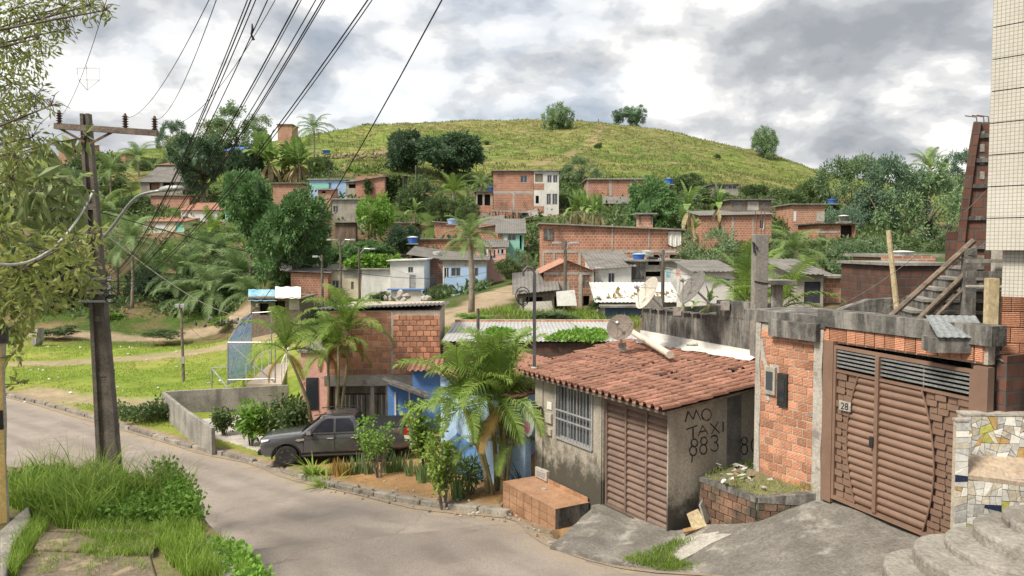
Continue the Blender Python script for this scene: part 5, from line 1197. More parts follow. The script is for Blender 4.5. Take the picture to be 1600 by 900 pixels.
enclosure()

def yellow_wall():
    P = at(17, 800, 14.2); t = thing('yellow_wall', 'end of a peeling yellow wall with dark cap at the left edge', 'wall', (P.x, P.y, VZ), math.radians(33))
    zt = at(12, 536, 14.2).z - VZ; mb = MB(); mb.box(-3.2, -.06, 0, .25, -.5, zt); mb.build('panel', MT['yellow'], t)
    mb = MB(); mb.prism([(-.06, -.5), (-.03, -.5), (-.02, .5), (-.045, 1.1), (-.01, 1.9), (-.02, 2.6), (.02, zt), (-.06, zt)], -.02, .24); mb.build('broken_edge', MT['plaster'], t)
    mb = MB(); mb.box(-3.2, .06, -.04, .28, zt, zt + .3); mb.build('cap', MT['concd'], t)
    a = at(4, 642, 14.1).z - VZ; mb = MB(); mb.box(-.9, -.07, -.015, .01, a - .35, a); mb.build('painted_band', MT['black'], t)
yellow_wall()

# ------------------------------------------------------------------ utility pole, lamp and wires
POLE = at(175, 735, 18.4)
PC = mat('dark_pole_concrete', (0.185, 0.16, 0.135), (0.11, 0.096, 0.083), 2.0, .95, .6, 20, streak=(0.055, 0.05, 0.045), streak_amt=.7)
def utility_pole():
    b = Vector((POLE.x, POLE.y, VZ)); topw = at(134, 178, 18.0); t = thing('utility_pole', 'leaning concrete utility pole with crossarm and street lamp on the verge', 'utility pole', b)
    T = topw - b; n = 8; mb = MB()
    # double-T section: two flanges with a recessed web, tapering
    for sx in (-1, 1):
        w0, w1 = .235, .10
        lo = [(sx * w0 * .95 - .05, -.12), (sx * w0 * .95 + .05, -.12), (sx * w0 * .95 + .05, .12), (sx * w0 * .95 - .05, .12)]; hi = [(sx * w1 * .62 - .035, -.08), (sx * w1 * .62 + .035, -.08), (sx * w1 * .62 + .035, .08), (sx * w1 * .62 - .035, .08)]
        mb.hexa([(x, y, -1.5) for x, y in lo], [(T.x + x, T.y + y, T.z) for x, y in hi])
    mb.build('flange', PC, t)
    mb = MB(); mb.hexa([(-.2, -.05, -1.5), (.2, -.05, -1.5), (.2, .05, -1.5), (-.2, .05, -1.5)], [(T.x - .06, T.y - .03, T.z - .02), (T.x + .06, T.y - .03, T.z - .02), (T.x + .06, T.y + .03, T.z - .02), (T.x - .06, T.y + .03, T.z - .02)]); mb.build('web', PC, t)
    for k in range(5):
        f = .1 + k * .16; c = T * f; w = .235 + (.10 - .235) * f; mb = MB(); mb.box(c.x - w * .9, c.x + w * .9, c.y - .1, c.y + .09, c.z - .07, c.z + .07); mb.build('cross_rib', PC, t)
    q = lambda x, y, Y=17.8: at(x, y, Y) - b
    a, c = q(86, 197), q(246, 208); mb = MB(); mb.bar(a, c, .11, .13); arm = mb.build('crossarm', MT['wood'], t)
    for (x0, y0, x1, y1) in ((92, 200, 132, 222), (176, 206, 138, 226)): mb = MB(); mb.bar(q(x0, y0), q(x1, y1), .03, .05); mb.build('brace', MT['rust'], arm)
    for (x, y) in ((93, 196), (196, 201), (242, 205)):
        p = q(x, y); mb = MB(); prof = [(.03, 0)]
        for k in range(5): prof += [(.035, .03 + .055 * k), (.075, .045 + .055 * k), (.04, .065 + .055 * k)]
        mb.lathe(prof + [(.02, .34)], 10, 0, Matrix.Translation(p)); mb.build('insulator', mat('brown_porcelain', (.10, .055, .04), None, 3, .25, 0), arm)
    # street lamp on a curved arm
    pts = catmull([tuple(q(x, y, Y)) for x, y, Y in ((158, 376, 18.1), (170, 362, 18.0), (188, 338, 17.9), (205, 316, 17.8), (222, 304, 17.7), (250, 298, 17.5))], 5)
    mb = MB(); mb.tube(pts, [.034] * len(pts), 8); la = mb.build('lamp_arm', MT['steel'], t, smooth=True)
    e = pts[-1]; d = (q(286, 294, 17.3) - e); mb = MB(); s = d.cross(Vector((0, 0, 1))).normalized()
    for f, w, h in ((0, .05, .05), (.15, .09, .07), (.45, .13, .085), (.8, .12, .07), (1, .05, .03)):
        c = e + d * f; mb.v += [tuple(c + s * w + Vector((0, 0, -h * .5))), tuple(c + s * w * .7 + Vector((0, 0, h))), tuple(c - s * w * .7 + Vector((0, 0, h))), tuple(c - s * w + Vector((0, 0, -h * .5)))]
    for i in range(4):
        for j in range(4): A = 4 * i; mb.f.append((A + j, A + (j + 1) % 4, A + 4 + (j + 1) % 4, A + 4 + j)); mb.m.append(0)
    mb.f += [(3, 2, 1, 0), (16, 17, 18, 19)]; mb.m += [0, 0]; mb.build('lamp_head', MT['frame'], la, smooth=True)
    for y in (435, 449, 457, 470):
        p = q(150, y, 18.1); mb = MB(); mb.box(p.x - .30, p.x + .32, p.y - .17, p.y - .13, p.z - .025, p.z + .025); mb.box(p.x - .30, p.x + .3, p.y + .13, p.y + .16, p.z - .02, p.z + .02); mb.build('clamp', MT['steel'], t)
        mb = MB(); mb.lathe([(.03, 0), (.05, .02), (.03, .05), (.05, .08), (.03, .1)], 8, 0, Matrix.Translation((p.x + .36, p.y - .12, p.z - .05))); mb.build('spool', MT['framew'], t)
    rr = random.Random(5); mb = MB()
    for k in range(5):
        p = q(165 + rr.uniform(-6, 14), 436 + rr.uniform(-6, 34), 17.9); mb.tube([p + Vector((.14 * math.cos(a), .03 * math.sin(a), .09 * math.sin(a))) for a in [i * .7 for i in range(9)]], .010, 4)
    mb.build('cable_loop', MT['cable'], t)
utility_pole()
WG = 'overhead wires from the leaning pole'
def wire(a, b, sag, r, label, m=None, group=None, n=26, name='overhead_wire'):
    a, b = Vector(a), Vector(b); mb = MB(); pts = []
    for i in range(n + 1):
        t = i / n; p = a.lerp(b, t) - a; p.z -= sag * 4 * t * (1 - t); pts.append(p)
    mb.tube(pts, r * .5, 5); o = mb.build(name, m or MT['cable'], smooth=True); o.location = a; tag(o, label, 'wire', group); return o
def wires():
    def up(px, Y=6.4): return at(px, -40, Y)
    hv = [((93, 184), 178, 'thin high-voltage wire leaving the crossarm left insulator', .25, 9.0), ((196, 184), 346, 'thin high-voltage wire leaving the middle insulator of the crossarm', .3, 6.4), ((242, 187), 352, 'thin high-voltage wire leaving the right insulator steeply upward', .3, 6.4), ((242, 189), 452, 'wire from the right insulator with a dangling clip, crossing other wires', .55, 7.4)]
    for (x, y), tx, lab, sag, Y in hv: wire(at(x, y, 17.8), at(tx, -40, Y), sag, .008, lab)
    low = [((166, 432), 402, 'leftmost black cable of the bundle above the hill trees', .5, .010), ((168, 434), 408, 'black cable close beside the leftmost one of the bundle', .45, .012), ((170, 436), 416, 'black cable between the leftmost pair and the clip wire', .42, .010), ((170, 440), 436, 'black cable passing just above the dangling clip', .4, .010),
           ((170, 446), 487, 'left cable of the middle pair crossing the grey cloud', .42, .013), ((171, 448), 492, 'right cable of the middle pair crossing the grey cloud', .42, .008), ((171, 452), 516, 'left cable of the triple bundle right of the middle pair', .42, .010), ((172, 455), 527, 'middle cable of the triple bundle, the thickest of the three', .42, .012), ((172, 457), 531, 'right cable of the triple bundle, nearly touching its neighbour', .42, .010),
           ((173, 462), 602, 'left cable of the lone pair left of the rightmost wire', .45, .013), ((174, 466), 609, 'right cable of the lone pair left of the rightmost wire', .45, .010)]
    for (x, y), tx, lab, sag, r in low: wire(at(x, y, 18.1), up(tx), sag, r, lab)
    wire(at(283, 482, 47), at(712, -40, 7.5), 2.6, .016, 'rightmost black wire sloping down to the field lamp post')
    # service drops
    wire(at(172, 372, 18.2), at(388, 494, 47), .5, .030, 'pale cable from the leaning pole down to the net fence', MT['cablew'])
    wire(at(152, 330, 18.2), at(760, 425, 52), .9, .022, 'long cable from the leaning pole to the coconut palm', MT['cable'])
    wire(at(165, 440, 18.2), at(533, 372, 60), .8, .018, 'thin cable running right from the pole clamps to the far twin-lamp pole')
    wire(at(-60, 392, 11.5), at(146, 298, 17.6), .75, .05, 'thick white twisted cable looping in from the left to the pole', MT['cablew'])
    wire(at(-60, 330, 15), at(143, 385, 18.1), .35, .014, 'thin black cable entering from the left edge to the pole')
    wire(at(849, 470, 19.8), at(1003, 560, 20.5), .2, .008, 'thin drop wire hanging from the service pole over the tiles')
    wire(at(1220, 505, 17.5), at(1560, 278, 13.2), .5, .012, 'grey cable rising right past the dark brick pier', MT['sheet']); wire(at(1180, 565, 17), at(1545, 375, 13.4), .3, .012, 'grey cable rising from the wall to the stair top', MT['sheet'])
    wire(at(533, 385, 60), at(880, 378, 44), 1.0, .014, 'thin cable between the twin-lamp pole and the pole by the brick row'); wire(at(560, 400, 58), at(930, 460, 44), .9, .014, 'thin cable sagging before the white house'); wire(at(880, 385, 44), at(1190, 440, 19), .3, .012, 'thin cable from the brick row pole to the bare column')
    P = at(394, 46, 10.2); t = MB(); t.tube([(0, 0, .12), (.01, 0, 0), (-.02, 0, -.1), (.03, 0, -.22)], [.012, .03, .02, .03], 6); o = t.build('cable_clip', MT['black']); o.location = P; o.scale = (.6, .6, .6); tag(o, 'dark clip dangling from an overhead wire against the sky', 'clip')
wires()
def antenna():
    P = at(137, 110, 17); t = thing('wire_antenna', 'small wire frame hanging on a thin line against the sky', 'antenna', P); 
    for pts in ([(-.23, 0, .05), (.25, 0, .05), (.25, 0, -.2), (-.2, 0, -.2), (-.23, 0, .05)], [(-.02, 0, .1), (-.02, 0, -.42), (.25, 0, -.2)], [(-.2, 0, -.2), (-.02, 0, -.42)]): m = MB(); m.tube(pts, .007, 4, cap=False); m.build('rod', MT['frame'], t)
antenna()
def field_lamp():
    P = onz(287, 597, .1); t = thing('field_lamp_post', 'short dark lamp post standing in the grass field', 'lamp post', P); T = at(283, 478, P.y) - P
    m = MB(); m.tube([(0, 0, -.4), T], [.10, .07], 8); m.build('post', MT['wood'], t)
    for s in (-1, 1): m = MB(); m.box(T.x + s * .16 - .12, T.x + s * .16 + .12, -.2, .0, T.z - .1, T.z + .12); m.build('floodlight', MT['frame'], t, bevel=.02)
    m = MB(); m.box(-.1, .12, -.14, -.08, 1.1, 1.5); m.build('junction_box', MT['concl'], t)
field_lamp()
# ------------------------------------------------------------------ houses on the hillside
def house(name, label, x0, x1, yt, yb, Y, wall, dep=5.0, ops=(), roof='slab', ytr=None, peak=None, yaw=0.0, bands=(), cat='house', rise=.5, roofm=None, side=None, found=1.6):
    xc = (x0 + x1) / 2; O = at(xc, yb, Y); t = thing(name, label, cat, O, math.radians(yaw)); s = Y / F
    W = (x1 - x0) * s / math.cos(math.radians(yaw)); U = lambda px: (px - xc) * s / math.cos(math.radians(yaw)); V = lambda py: (yb - py) * s
    hl, hr = V(yt), V(ytr if ytr is not None else yt)
    top = [(-W / 2, hl), (W / 2, hr)]
    if peak: top = [(-W / 2, hl), (U(peak[0]), V(peak[1])), (W / 2, hr)]
    oo = [(U(o[0]), V(o[3]), U(o[2]), V(o[1])) + tuple(o[4:]) for o in ops]
    mb = MB(); panel(mb, -W / 2, W / 2, -found, top, oo, .18, lambda u, v, w: (u, w, v)); wl = mb.build('wall', wall, t)
    hb = (rise if roof == 'back' else 0)
    mb = MB()
    for sx, h in ((-1, hl), (1, hr)):
        x = sx * W / 2; a, b = (x, x + .18) if sx < 0 else (x - .18, x)
        mb.hexa([(a, .18, -found), (b, .18, -found), (b, dep, -found), (a, dep, -found)], [(a, .18, h), (b, .18, h), (b, dep, h + hb), (a, dep, h + hb)])
    mb.box(-W / 2 + .18, W / 2 - .18, dep - .18, dep, -found, min(hl, hr) + hb - .01)
    mb.build('side_wall', side or wall, t)
    for o in oo:
        a, b, c, d = o[:4]; k = o[4]; e = min(.07, (c - a) * .12)
        if k == 'win' or k == 'winb' or k == 'winw':
            f = MB()
            for (p, q_, r_, s_) in ((a, b, c, b + e), (a, d - e, c, d), (a, b + e, a + e, d - e), (c - e, b + e, c, d - e), ((a + c) / 2 - e / 2, b + e, (a + c) / 2 + e / 2, d - e)): f.box(p, r_, .05, .12, q_, s_)
            fo = f.build('window', MT['framew'] if k == 'winw' else MT['frame'], t); f = MB(); f.box(a + e, c - e, .085, .095, b + e, d - e); f.build('pane', MT['paneb'] if k == 'winb' else MT['pane'], fo)
        elif k == 'door': f = MB(); f.box(a, c, .06, .12, b, d); fo = f.build('door', o[5] if len(o) > 5 else MT['wood'], t); f = MB(); f.box(c - .18, c - .1, .02, .06, b + (d - b) * .45, b + (d - b) * .52); f.build('handle', MT['frame'], fo)
        elif k == 'hole': f = MB(); f.box(a, c, .5, .55, b, d); f.build('opening_backing', MT['dark'] if len(o) < 6 else o[5], t)  # added panel, near-black by default: shade inside the opening as colour
        elif k == 'cloth':
            f = MB(); n = 8
            for i in range(n + 1):
                u = a + (c - a) * i / n; sg = .12 * math.sin(math.pi * i / n); f.v += [(u, -.05 + .04 * math.sin(i * 2), d), (u, -.08 + .06 * math.sin(i * 2.3), b + .15 - sg * 1.5)]
            for i in range(n): f.f.append((2 * i, 2 * i + 1, 2 * i + 3, 2 * i + 2)); f.m.append(0)
            f.build('hanging_cloth', MT['tarpw'], t); f = MB(); f.box(a, c, .5, .55, b, d); f.build('opening_backing', MT['dark'], t)  # added near-black panel paints the shade behind the cloth
    for i, (bx0, by0, bx1, by1, m) in enumerate(bands): f = MB(); f.box(U(bx0), U(bx1), -.02 - .004 * i, .03, V(by1), V(by0)); f.build('concrete_band' if m in (MT['concl'], MT['conc'], MT['concd'], MT['plaster']) else 'painted_band', m, t)
    rm = roofm or MT['sheet']; ov = .28
    if roof == 'slab': f = MB(); f.hexa([(-W / 2 - ov, -ov, hl), (W / 2 + ov, -ov, hr), (W / 2 + ov, dep + ov, hr), (-W / 2 - ov, dep + ov, hl)], [(-W / 2 - ov, -ov, hl + .1), (W / 2 + ov, -ov, hr + .1), (W / 2 + ov, dep + ov, hr + .1), (-W / 2 - ov, dep + ov, hl + .1)]); f.build('roof', roofm or MT['conc'], t)
    elif roof == 'back': f = MB(); corrugated(f, W + 2 * ov, dep + 2 * ov, .22, .017, .02, mp=lambda u, v, h: (-W / 2 - ov + u, -ov + v, hl + (hr - hl) * (u - ov) / W + .04 + h + rise * (v - ov) / dep), seg=4); f.build('roof', rm, t)
    elif roof == 'gable':
        pu, pv = U(peak[0]), V(peak[1])
        for (ua, va) in ((-W / 2, hl), (W / 2, hr)):
            d = Vector((ua - pu, va - pv)); e = d.normalized() * ov; f = MB(); ln = d.length + ov
            corrugated(f, dep + 2 * ov, ln, .22, .017, .02, mp=lambda u, v, h: (pu + d.normalized().x * v, -ov + u, pv + .05 + d.normalized().y * v + h), seg=4); f.build('roof', rm, t)
    return t
W1, W2, W3 = MT['wbrick'], MT['wbrick2'], MT['wbrick3']; CB = MT['concl']
# centre: long brick row and the houses at its foot
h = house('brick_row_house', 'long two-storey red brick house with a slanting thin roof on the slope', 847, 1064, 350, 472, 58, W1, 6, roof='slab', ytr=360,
      ops=[(1043, 362, 1063, 385, 'cloth'), (1012, 398, 1040, 415, 'hole'), (1046, 398, 1062, 416, 'hole')],
      bands=[(847, 391, 1064, 395, CB), (847, 395, 850, 472, CB), (863, 395, 867, 430, CB), (903, 395, 907, 430, CB), (954, 395, 958, 430, CB), (955, 350, 957, 391, CB), (1012, 353, 1014, 391, CB), (849, 358, 864, 375, MT['concd'])])
house('roof_box', 'small brick box like a chimney above the long brick house', 998, 1020, 335, 352, 60, W3, 1.2, bands=[(998, 335, 1020, 338, MT['concd']), (998, 338, 1001, 350, MT['concd']), (1017, 338, 1020, 350, MT['concd'])], roof='slab', cat='brick box')
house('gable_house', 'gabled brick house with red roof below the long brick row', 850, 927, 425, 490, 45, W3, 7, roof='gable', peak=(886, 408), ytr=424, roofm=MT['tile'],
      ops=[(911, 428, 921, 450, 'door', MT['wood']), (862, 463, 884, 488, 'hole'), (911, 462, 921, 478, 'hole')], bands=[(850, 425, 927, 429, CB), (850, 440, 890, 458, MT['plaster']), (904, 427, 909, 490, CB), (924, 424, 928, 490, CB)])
house('white_worn_house', 'worn whitewashed house with one small window right of the gabled house', 929, 986, 420, 490, 45.5, MT['white'], 6, roof='back', ytr=416, ops=[(950, 426, 960, 442, 'winb')], rise=.8)
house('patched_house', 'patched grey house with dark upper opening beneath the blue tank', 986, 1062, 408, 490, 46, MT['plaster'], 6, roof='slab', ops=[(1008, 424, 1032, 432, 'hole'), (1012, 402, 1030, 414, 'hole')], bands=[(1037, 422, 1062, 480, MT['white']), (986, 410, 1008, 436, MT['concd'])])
house('cobogo_shelter', 'low shelter with crumbling white roof below the whitewashed house', 936, 1056, 470, 494, 42, MT['plaster'], 2.6, roof='back', rise=.75, roofm=MT['tarpw'])
house('plank_shack', 'dark timber shack with patched sheet roof beside the dirt path', 808, 866, 458, 490, 43.5, MT['wood'], 4, roof='back', rise=.9, ytr=452, ops=[(822, 464, 848, 484, 'hole')], bands=[(812, 466, 816, 490, CB), (800, 484, 880, 494, MT['concl'])])
house('blue_block_wall', 'low dark blue block wall in front of the crumbling shelter', 946, 1002, 480, 500, 40.5, mat('dark_blue_block', (.07, .11, .20), (.10, .13, .20), 2, .9, .3), .3, roof='slab', roofm=MT['conc'], cat='wall')
house('pink_house', 'small pink house with dark porch openings beside the dirt path', 745, 790, 386, 432, 69, MT['pink'], 5, roof='back', rise=.6, ops=[(753, 392, 759, 408, 'hole'), (765, 390, 775, 404, 'winb'), (777, 390, 788, 396, 'hole')], bands=[(750, 405, 790, 407, MT['pink'])])
house('turquoise_house', 'turquoise-walled house with grey sheet roof above the pink house', 778, 818, 364, 402, 74, MT['turq'], 5, roof='back', rise=1.4, ops=[(793, 366, 806, 376, 'win'), (812, 368, 817, 390, 'hole')], bands=[(778, 366, 786, 386, W1), (788, 370, 793, 390, MT['framew'])])
house('brick_lean_house', 'brick house with grey lean-to roof left of the turquoise house', 752, 782, 355, 386, 78, W1, 5, roof='back', rise=1.0, ytr=350)
house('stepped_brick_house', 'stepped red brick house left of the coconut palm in the valley', 653, 752, 374, 400, 84, W1, 6, roof='slab', ops=[], bands=[(653, 374, 752, 376, CB)])
house('upper_brick_block', 'brick block with blue tank on its roof behind the coconut palm', 679, 752, 347, 378, 88, W1, 6, roof='slab', ytr=352)
house('small_brick_room', 'small brick room with dark doorway under the hanging branches', 606, 645, 349, 378, 92, W1, 4, roof='slab', ops=[(632, 360, 642, 374, 'hole')])
house('light_blue_house', 'light blue painted house with porch behind the coconut palm', 692, 760, 406, 460, 66, MT['lblue'], 6, roof='back', rise=.6, ops=[(694, 418, 702, 434, 'winw'), (705, 418, 720, 432, 'winb'), (735, 418, 748, 432, 'winb')], bands=[(692, 405, 760, 416, MT['concl']), (692, 418, 694, 460, MT['framew'])])
house('brick_side_house', 'orange brick house with sloping grey roof between white and light blue houses', 640, 692, 398, 450, 73, W3, 6, roof='back', ytr=405, rise=.7, ops=[], bands=[(668, 430, 679, 450, MT['concl'])])
house('white_house', 'white painted house with grey door and small niche window', 610, 663, 408, 468, 67.5, MT['white'], 5, roof='slab', ytr=406, roofm=MT['white'], ops=[(640, 430, 650, 453, 'door', MT['frame']), (638, 417, 646, 426, 'winb')], bands=[(634, 426, 650, 428, MT['white'])])
house('white_garden_wall', 'long white wall covered with creeper left of the white house', 566, 612, 421, 468, 68, MT['white'], .3, roof='slab', roofm=MT['conc'], cat='wall')
house('low_white_wall', 'low white wall with blue cap in front of the white house door', 611, 658, 453, 468, 65, MT['white'], .3, roof='slab', roofm=MT['blue'], cat='wall')
house('cream_house', 'cream house with stained parapet and small grey window', 512, 569, 422, 474, 71, MT['cream'], 5, roof='slab', roofm=MT['conc'], ops=[(519, 438, 530, 452, 'winb'), (549, 440, 553, 452, 'win')], bands=[(538, 417, 569, 434, MT['concl']), (566, 417, 569, 474, MT['cream'])])
house('brick_gable_side', 'tall brick side house with grey roof left of the cream house', 455, 513, 424, 480, 70, W1, 6, roof='back', ytr=426, rise=.5)
house('grey_block_house', 'grey unpainted block house beneath the big mango tree', 415, 458, 424, 456, 74, MT['plaster'], 5, roof='back', rise=.4, ops=[(432, 432, 440, 440, 'hole')])
house('tarp_shack', 'shack with blue and white tarpaulin roof behind the net fence', 392, 470, 466, 500, 60, MT['wood'], 4, roof='slab', roofm=MT['wood'], ops=[(406, 474, 420, 492, 'hole'), (430, 470, 446, 492, 'hole')], bands=[(452, 466, 468, 484, MT['concl']), (400, 474, 404, 480, MT['framew'])])
def tarps():
    for (x0, x1, ya, yb, m, lab) in ((388, 432, 452, 470, 'tarp', 'faded blue tarpaulin over the left half of the shack'), (430, 470, 448, 466, 'tarpw', 'dirty white tarpaulin over the right half of the shack')):
        mb = MB(); n, k = 10, 5; O = at(x0, yb, 59.6)
        for i in range(n + 1):
            for j in range(k + 1):
                p = at(x0 + (x1 - x0) * i / n, yb + (ya - yb) * j / k + R.uniform(-.6, .6), 59.4 + 3.2 * (j / k) ** .7); mb.v.append(tuple(p - O + Vector((0, 0, .02 * math.sin(i * 1.7)))))
        for i in range(n):
            for j in range(k): a = i * (k + 1) + j; mb.f.append((a, a + k + 1, a + k + 2, a + 1)); mb.m.append(0)
        o = mb.build('tarpaulin', MT[m]); o.location = O; tag(o, lab, 'tarpaulin')
tarps()
house('field_hut', 'small grey hut at the far edge of the field', 284, 304, 456, 506, 78, MT['plaster'], 2.5, roof='slab', ops=[(305 - 3, 480, 303.5, 500, 'hole')])
# the terrace above
house('tall_white_brick_house', 'tall two-storey brick house with white glazed verandas on the hillside', 771, 833, 268, 336, 95, W1, 6, roof='slab', ops=[(813, 275, 824, 286, 'winb')], bands=[(771, 299, 833, 303, CB), (801, 303, 804, 332, CB)])
house('white_veranda', 'white two-level veranda joined to the tall brick house', 834, 873, 268, 336, 94.6, MT['white'], 6, roof='slab', ops=[(836, 272, 848, 285, 'hole', MT['cream']), (855, 274, 862, 286, 'winb'), (864, 274, 871, 286, 'winb'), (837, 306, 842, 318, 'hole'), (854, 303, 861, 320, 'winb'), (863, 303, 871, 320, 'winb')], bands=[(834, 287, 850, 297, W1), (834, 322, 850, 333, W1)], cat='veranda')
house('ruin_room', 'roofless grey room left of the tall brick house', 744, 770, 300, 330, 97, MT['plaster'], 4, roof='slab', roofm=MT['concd'], ops=[(746, 304, 754, 322, 'hole'), (757, 304, 766, 322, 'hole')], bands=[(744, 321, 770, 332, W1)])
house('columned_brick_house', 'low brick house with pale concrete columns on the hill foot', 918, 1018, 281, 306, 103, W1, 5, roof='slab', bands=[(918, 279, 1018, 282, CB), (917, 281, 920, 306, CB), (952, 281, 956, 306, CB), (984, 281, 987, 306, CB)])
house('shed_under_columns', 'dark lean-to shed below the columned brick house', 945, 985, 318, 352, 96, W2, 4, roof='back', rise=1.0, ops=[(952, 330, 962, 346, 'hole')])
house('hill_hut', 'little grey hut with two dark windows high on the right slope', 1115, 1153, 289, 312, 96, MT['plaster'], 4, roof='slab', roofm=MT['concd'], ops=[(1122, 289.6, 1133, 296, 'win'), (1137, 289.6, 1151, 296, 'winw')])
house('brick_window_house', 'red brick house with tall narrow window under the plank shack', 1095, 1205, 337, 385, 68, W1, 6, roof='back', rise=.6, ytr=335, ops=[(1186, 343, 1193, 358, 'winw')], bands=[(1143, 338, 1146, 380, CB), (1175, 338, 1177, 380, CB)])
house('plank_house', 'weathered plank shack standing above the red brick house', 1142, 1205, 313, 334, 72, MT['wood'], 4, roof='slab', roofm=MT['sheet'], bands=[(1146, 316, 1160, 330, MT['sheet']), (1168, 315, 1185, 329, MT['concl']), (1188, 316, 1200, 327, MT['sheet'])])
house('right_brick_house', 'brick house with blue tank on its flat roof below the big trees', 1237, 1288, 320, 346, 80, W3, 5, roof='slab', bands=[(1276, 331, 1288, 346, CB), (1240, 330, 1244, 346, MT['framew'])])
house('dark_terrace_house', 'dark-walled terrace house right of the tall coconut palm', 1280, 1336, 350, 385, 66, W1, 5, roof='slab', roofm=MT['concd'], ops=[(1313, 352, 1335, 372, 'hole')], bands=[(1275, 361, 1312, 364, CB)])
house('lane_house', 'cream-walled lane house with dark wooden door behind the palm', 1243, 1286, 428, 480, 33, MT['plaster'], 4, roof='back', rise=.5, ops=[(1256, 440, 1282, 474, 'door', mat('dark_door', (.05, .05, .07), None, 3, .7, .1))])
house('lane_brick_room', 'orange brick room right of the lane house door', 1287, 1318, 434, 480, 34, W3, 4, roof='slab')
house('white_lane_house', 'pale wall with small blue cloth behind the grey dish', 1085, 1146, 424, 478, 37, MT['white'], 4, roof='back', rise=.4, bands=[(1131, 436, 1139, 443, MT['tankb'])])
house('right_low_roof', 'low brick room behind the outhouse at the right', 1392, 1462, 402, 425, 27, W3, 3, roof='slab')
# upper left
house('grey_box_house', 'grey box house with small window and flat pale roof', 519, 575, 312, 352, 94, MT['plaster'], 5, roof='slab', roofm=MT['concl'], ops=[(521, 322, 529, 332, 'winb')])
house('brick_tower_room', 'narrow orange brick room beside the grey box house', 497, 517, 297, 326, 96, W3, 4, roof='back', rise=.4, ops=[(503, 299, 509, 302, 'hole')])
house('long_brick_parapet', 'long low orange brick wall above the mango crown', 427, 470, 287, 302, 99, W3, 3, roof='slab', cat='wall')
house('blue_white_house', 'turquoise and white house below the banana clump', 484, 541, 281, 302, 106, MT['lblue'], 5, roof='slab', roofm=MT['concl'], ops=[(512, 286, 518, 298, 'door', MT['blue'])], bands=[(484, 287, 514, 294, MT['turq']), (541 - 6, 281, 541, 302, MT['lblue'])])
house('ivy_brick_house', 'brick shed with ivy and slanted top on the upper slope', 556, 601, 284, 306, 104, W1, 5, roof='slab', ytr=276)
house('ivy_wall', 'dark ivy-covered wall next to the ivy brick shed', 601, 632, 275, 304, 106, mat('ivy_wall', (.055, .085, .04), (.10, .09, .06), 1.2, .9, .5, 6), 3, roof='slab', cat='wall')
house('sheet_roof_shed', 'small shed with pale sheet roof left of the ivy brick shed', 541, 562, 284, 304, 105, MT['plaster'], 3, roof='back', rise=.5, ops=[(545, 288, 556, 294, 'hole')])
house('grey_roof_house', 'house with dark grey roof on the left hillside', 220, 285, 284, 304, 118, MT['plaster'], 6, roof='back', rise=2.6, roofm=MT['sheet'], ops=[(234, 286, 250, 297, 'hole', W1), (255, 286, 272, 297, 'hole')])
house('upper_plaster_house', 'pale plaster house with small roof above the dark grey roof', 247, 287, 258, 286, 130, MT['plaster'], 6, roof='back', rise=1.0, roofm=MT['tile'])
house('retaining_brick_wall', 'tall brown brick retaining wall under the grey roofed house', 236, 296, 306, 336, 112, W3, 2, roof='slab', cat='wall')
house('orange_roof_house', 'house with orange roof and green gable below the dark mango', 283, 360, 328, 348, 106, MT['white'], 6, roof='back', rise=1.2, roofm=MT['tile'], ops=[(340, 334, 352, 343, 'hole')], bands=[(352, 330, 360, 346, MT['turq'])])
house('yellow_house', 'faded yellow house with turquoise shutter on the left slope', 224, 288, 346, 374, 102, MT['cream'], 6, roof='back', rise=.8, roofm=MT['tile'], ops=[(275, 348, 287, 362, 'door', MT['turq'])], bands=[(243, 350, 262, 364, MT['tarpw'])])
house('blue_tarp_house', 'brick house with bright blue tarpaulin roof among dark trees', 352, 374, 236, 256, 132, W3, 5, roof='back', rise=1.2, roofm=MT['tankb'], ops=[(358, 242, 364, 252, 'hole')])
house('hilltop_brick_house', 'lone brick box on the skyline left of the tall palm', 434, 456, 195, 214, 172, W3, 5, roof='slab')
house('far_left_house', 'distant brick house behind the crossarm', 92, 133, 229, 246, 170, W3, 6, roof='back', rise=1.0, ops=[(100, 233, 106, 239, 'hole'), (116, 233, 122, 239, 'hole')])
house('far_left_brick_shed', 'distant brick shed right of the pole top', 184, 196, 240, 262, 160, W3, 4, roof='slab')
house('gully_house', 'grey shed wall under the leaning mango trunk', 432, 476, 392, 424, 80, MT['plaster'], 4, roof='slab')
house('brown_wall', 'brown stained retaining wall left of the bright bush', 524, 556, 348, 372, 90, mat('brown_stain', (.18, .12, .09), (.11, .08, .06), 2, .95, .3, 14, streak=(.3, .24, .2)), 1, roof='slab', cat='wall')

def tank(px, py, Y, r, hgt, label, lid=None, m=None):
    P = at(px, py, Y); t = thing('water_tank', label, 'water tank', P, 0, 'water tanks on the roofs'); mb = MB(); r *= .85; hgt *= .85
    mb.lathe([(r * .8, 0), (r, hgt * .8), (r * 1.06, hgt * .82), (r * 1.06, hgt * .9)], 18); mb.build('body', m or MT['tankb'], t, smooth=False)
    mb = MB(); mb.lathe([(r * 1.1, hgt * .9), (r * 1.1, hgt * .96), (r * .5, hgt * 1.08), (r * .15, hgt * 1.12)], 18); mb.build('lid', lid or MT['tankb'], t)
    mb = MB(); mb.box(-r * 1.1, r * 1.1, -r * 1.1, r * 1.1, -.12, 0); mb.build('stand', MT['conc'], t)
tank(645, 380, 80, .60, .75, 'blue water tank with white lid below the small brick room', MT['framew']); tank(707, 350, 86, .68, .62, 'pale blue water tank on the brick block behind the coconut palm', MT['lblue'], MT['lblue'])
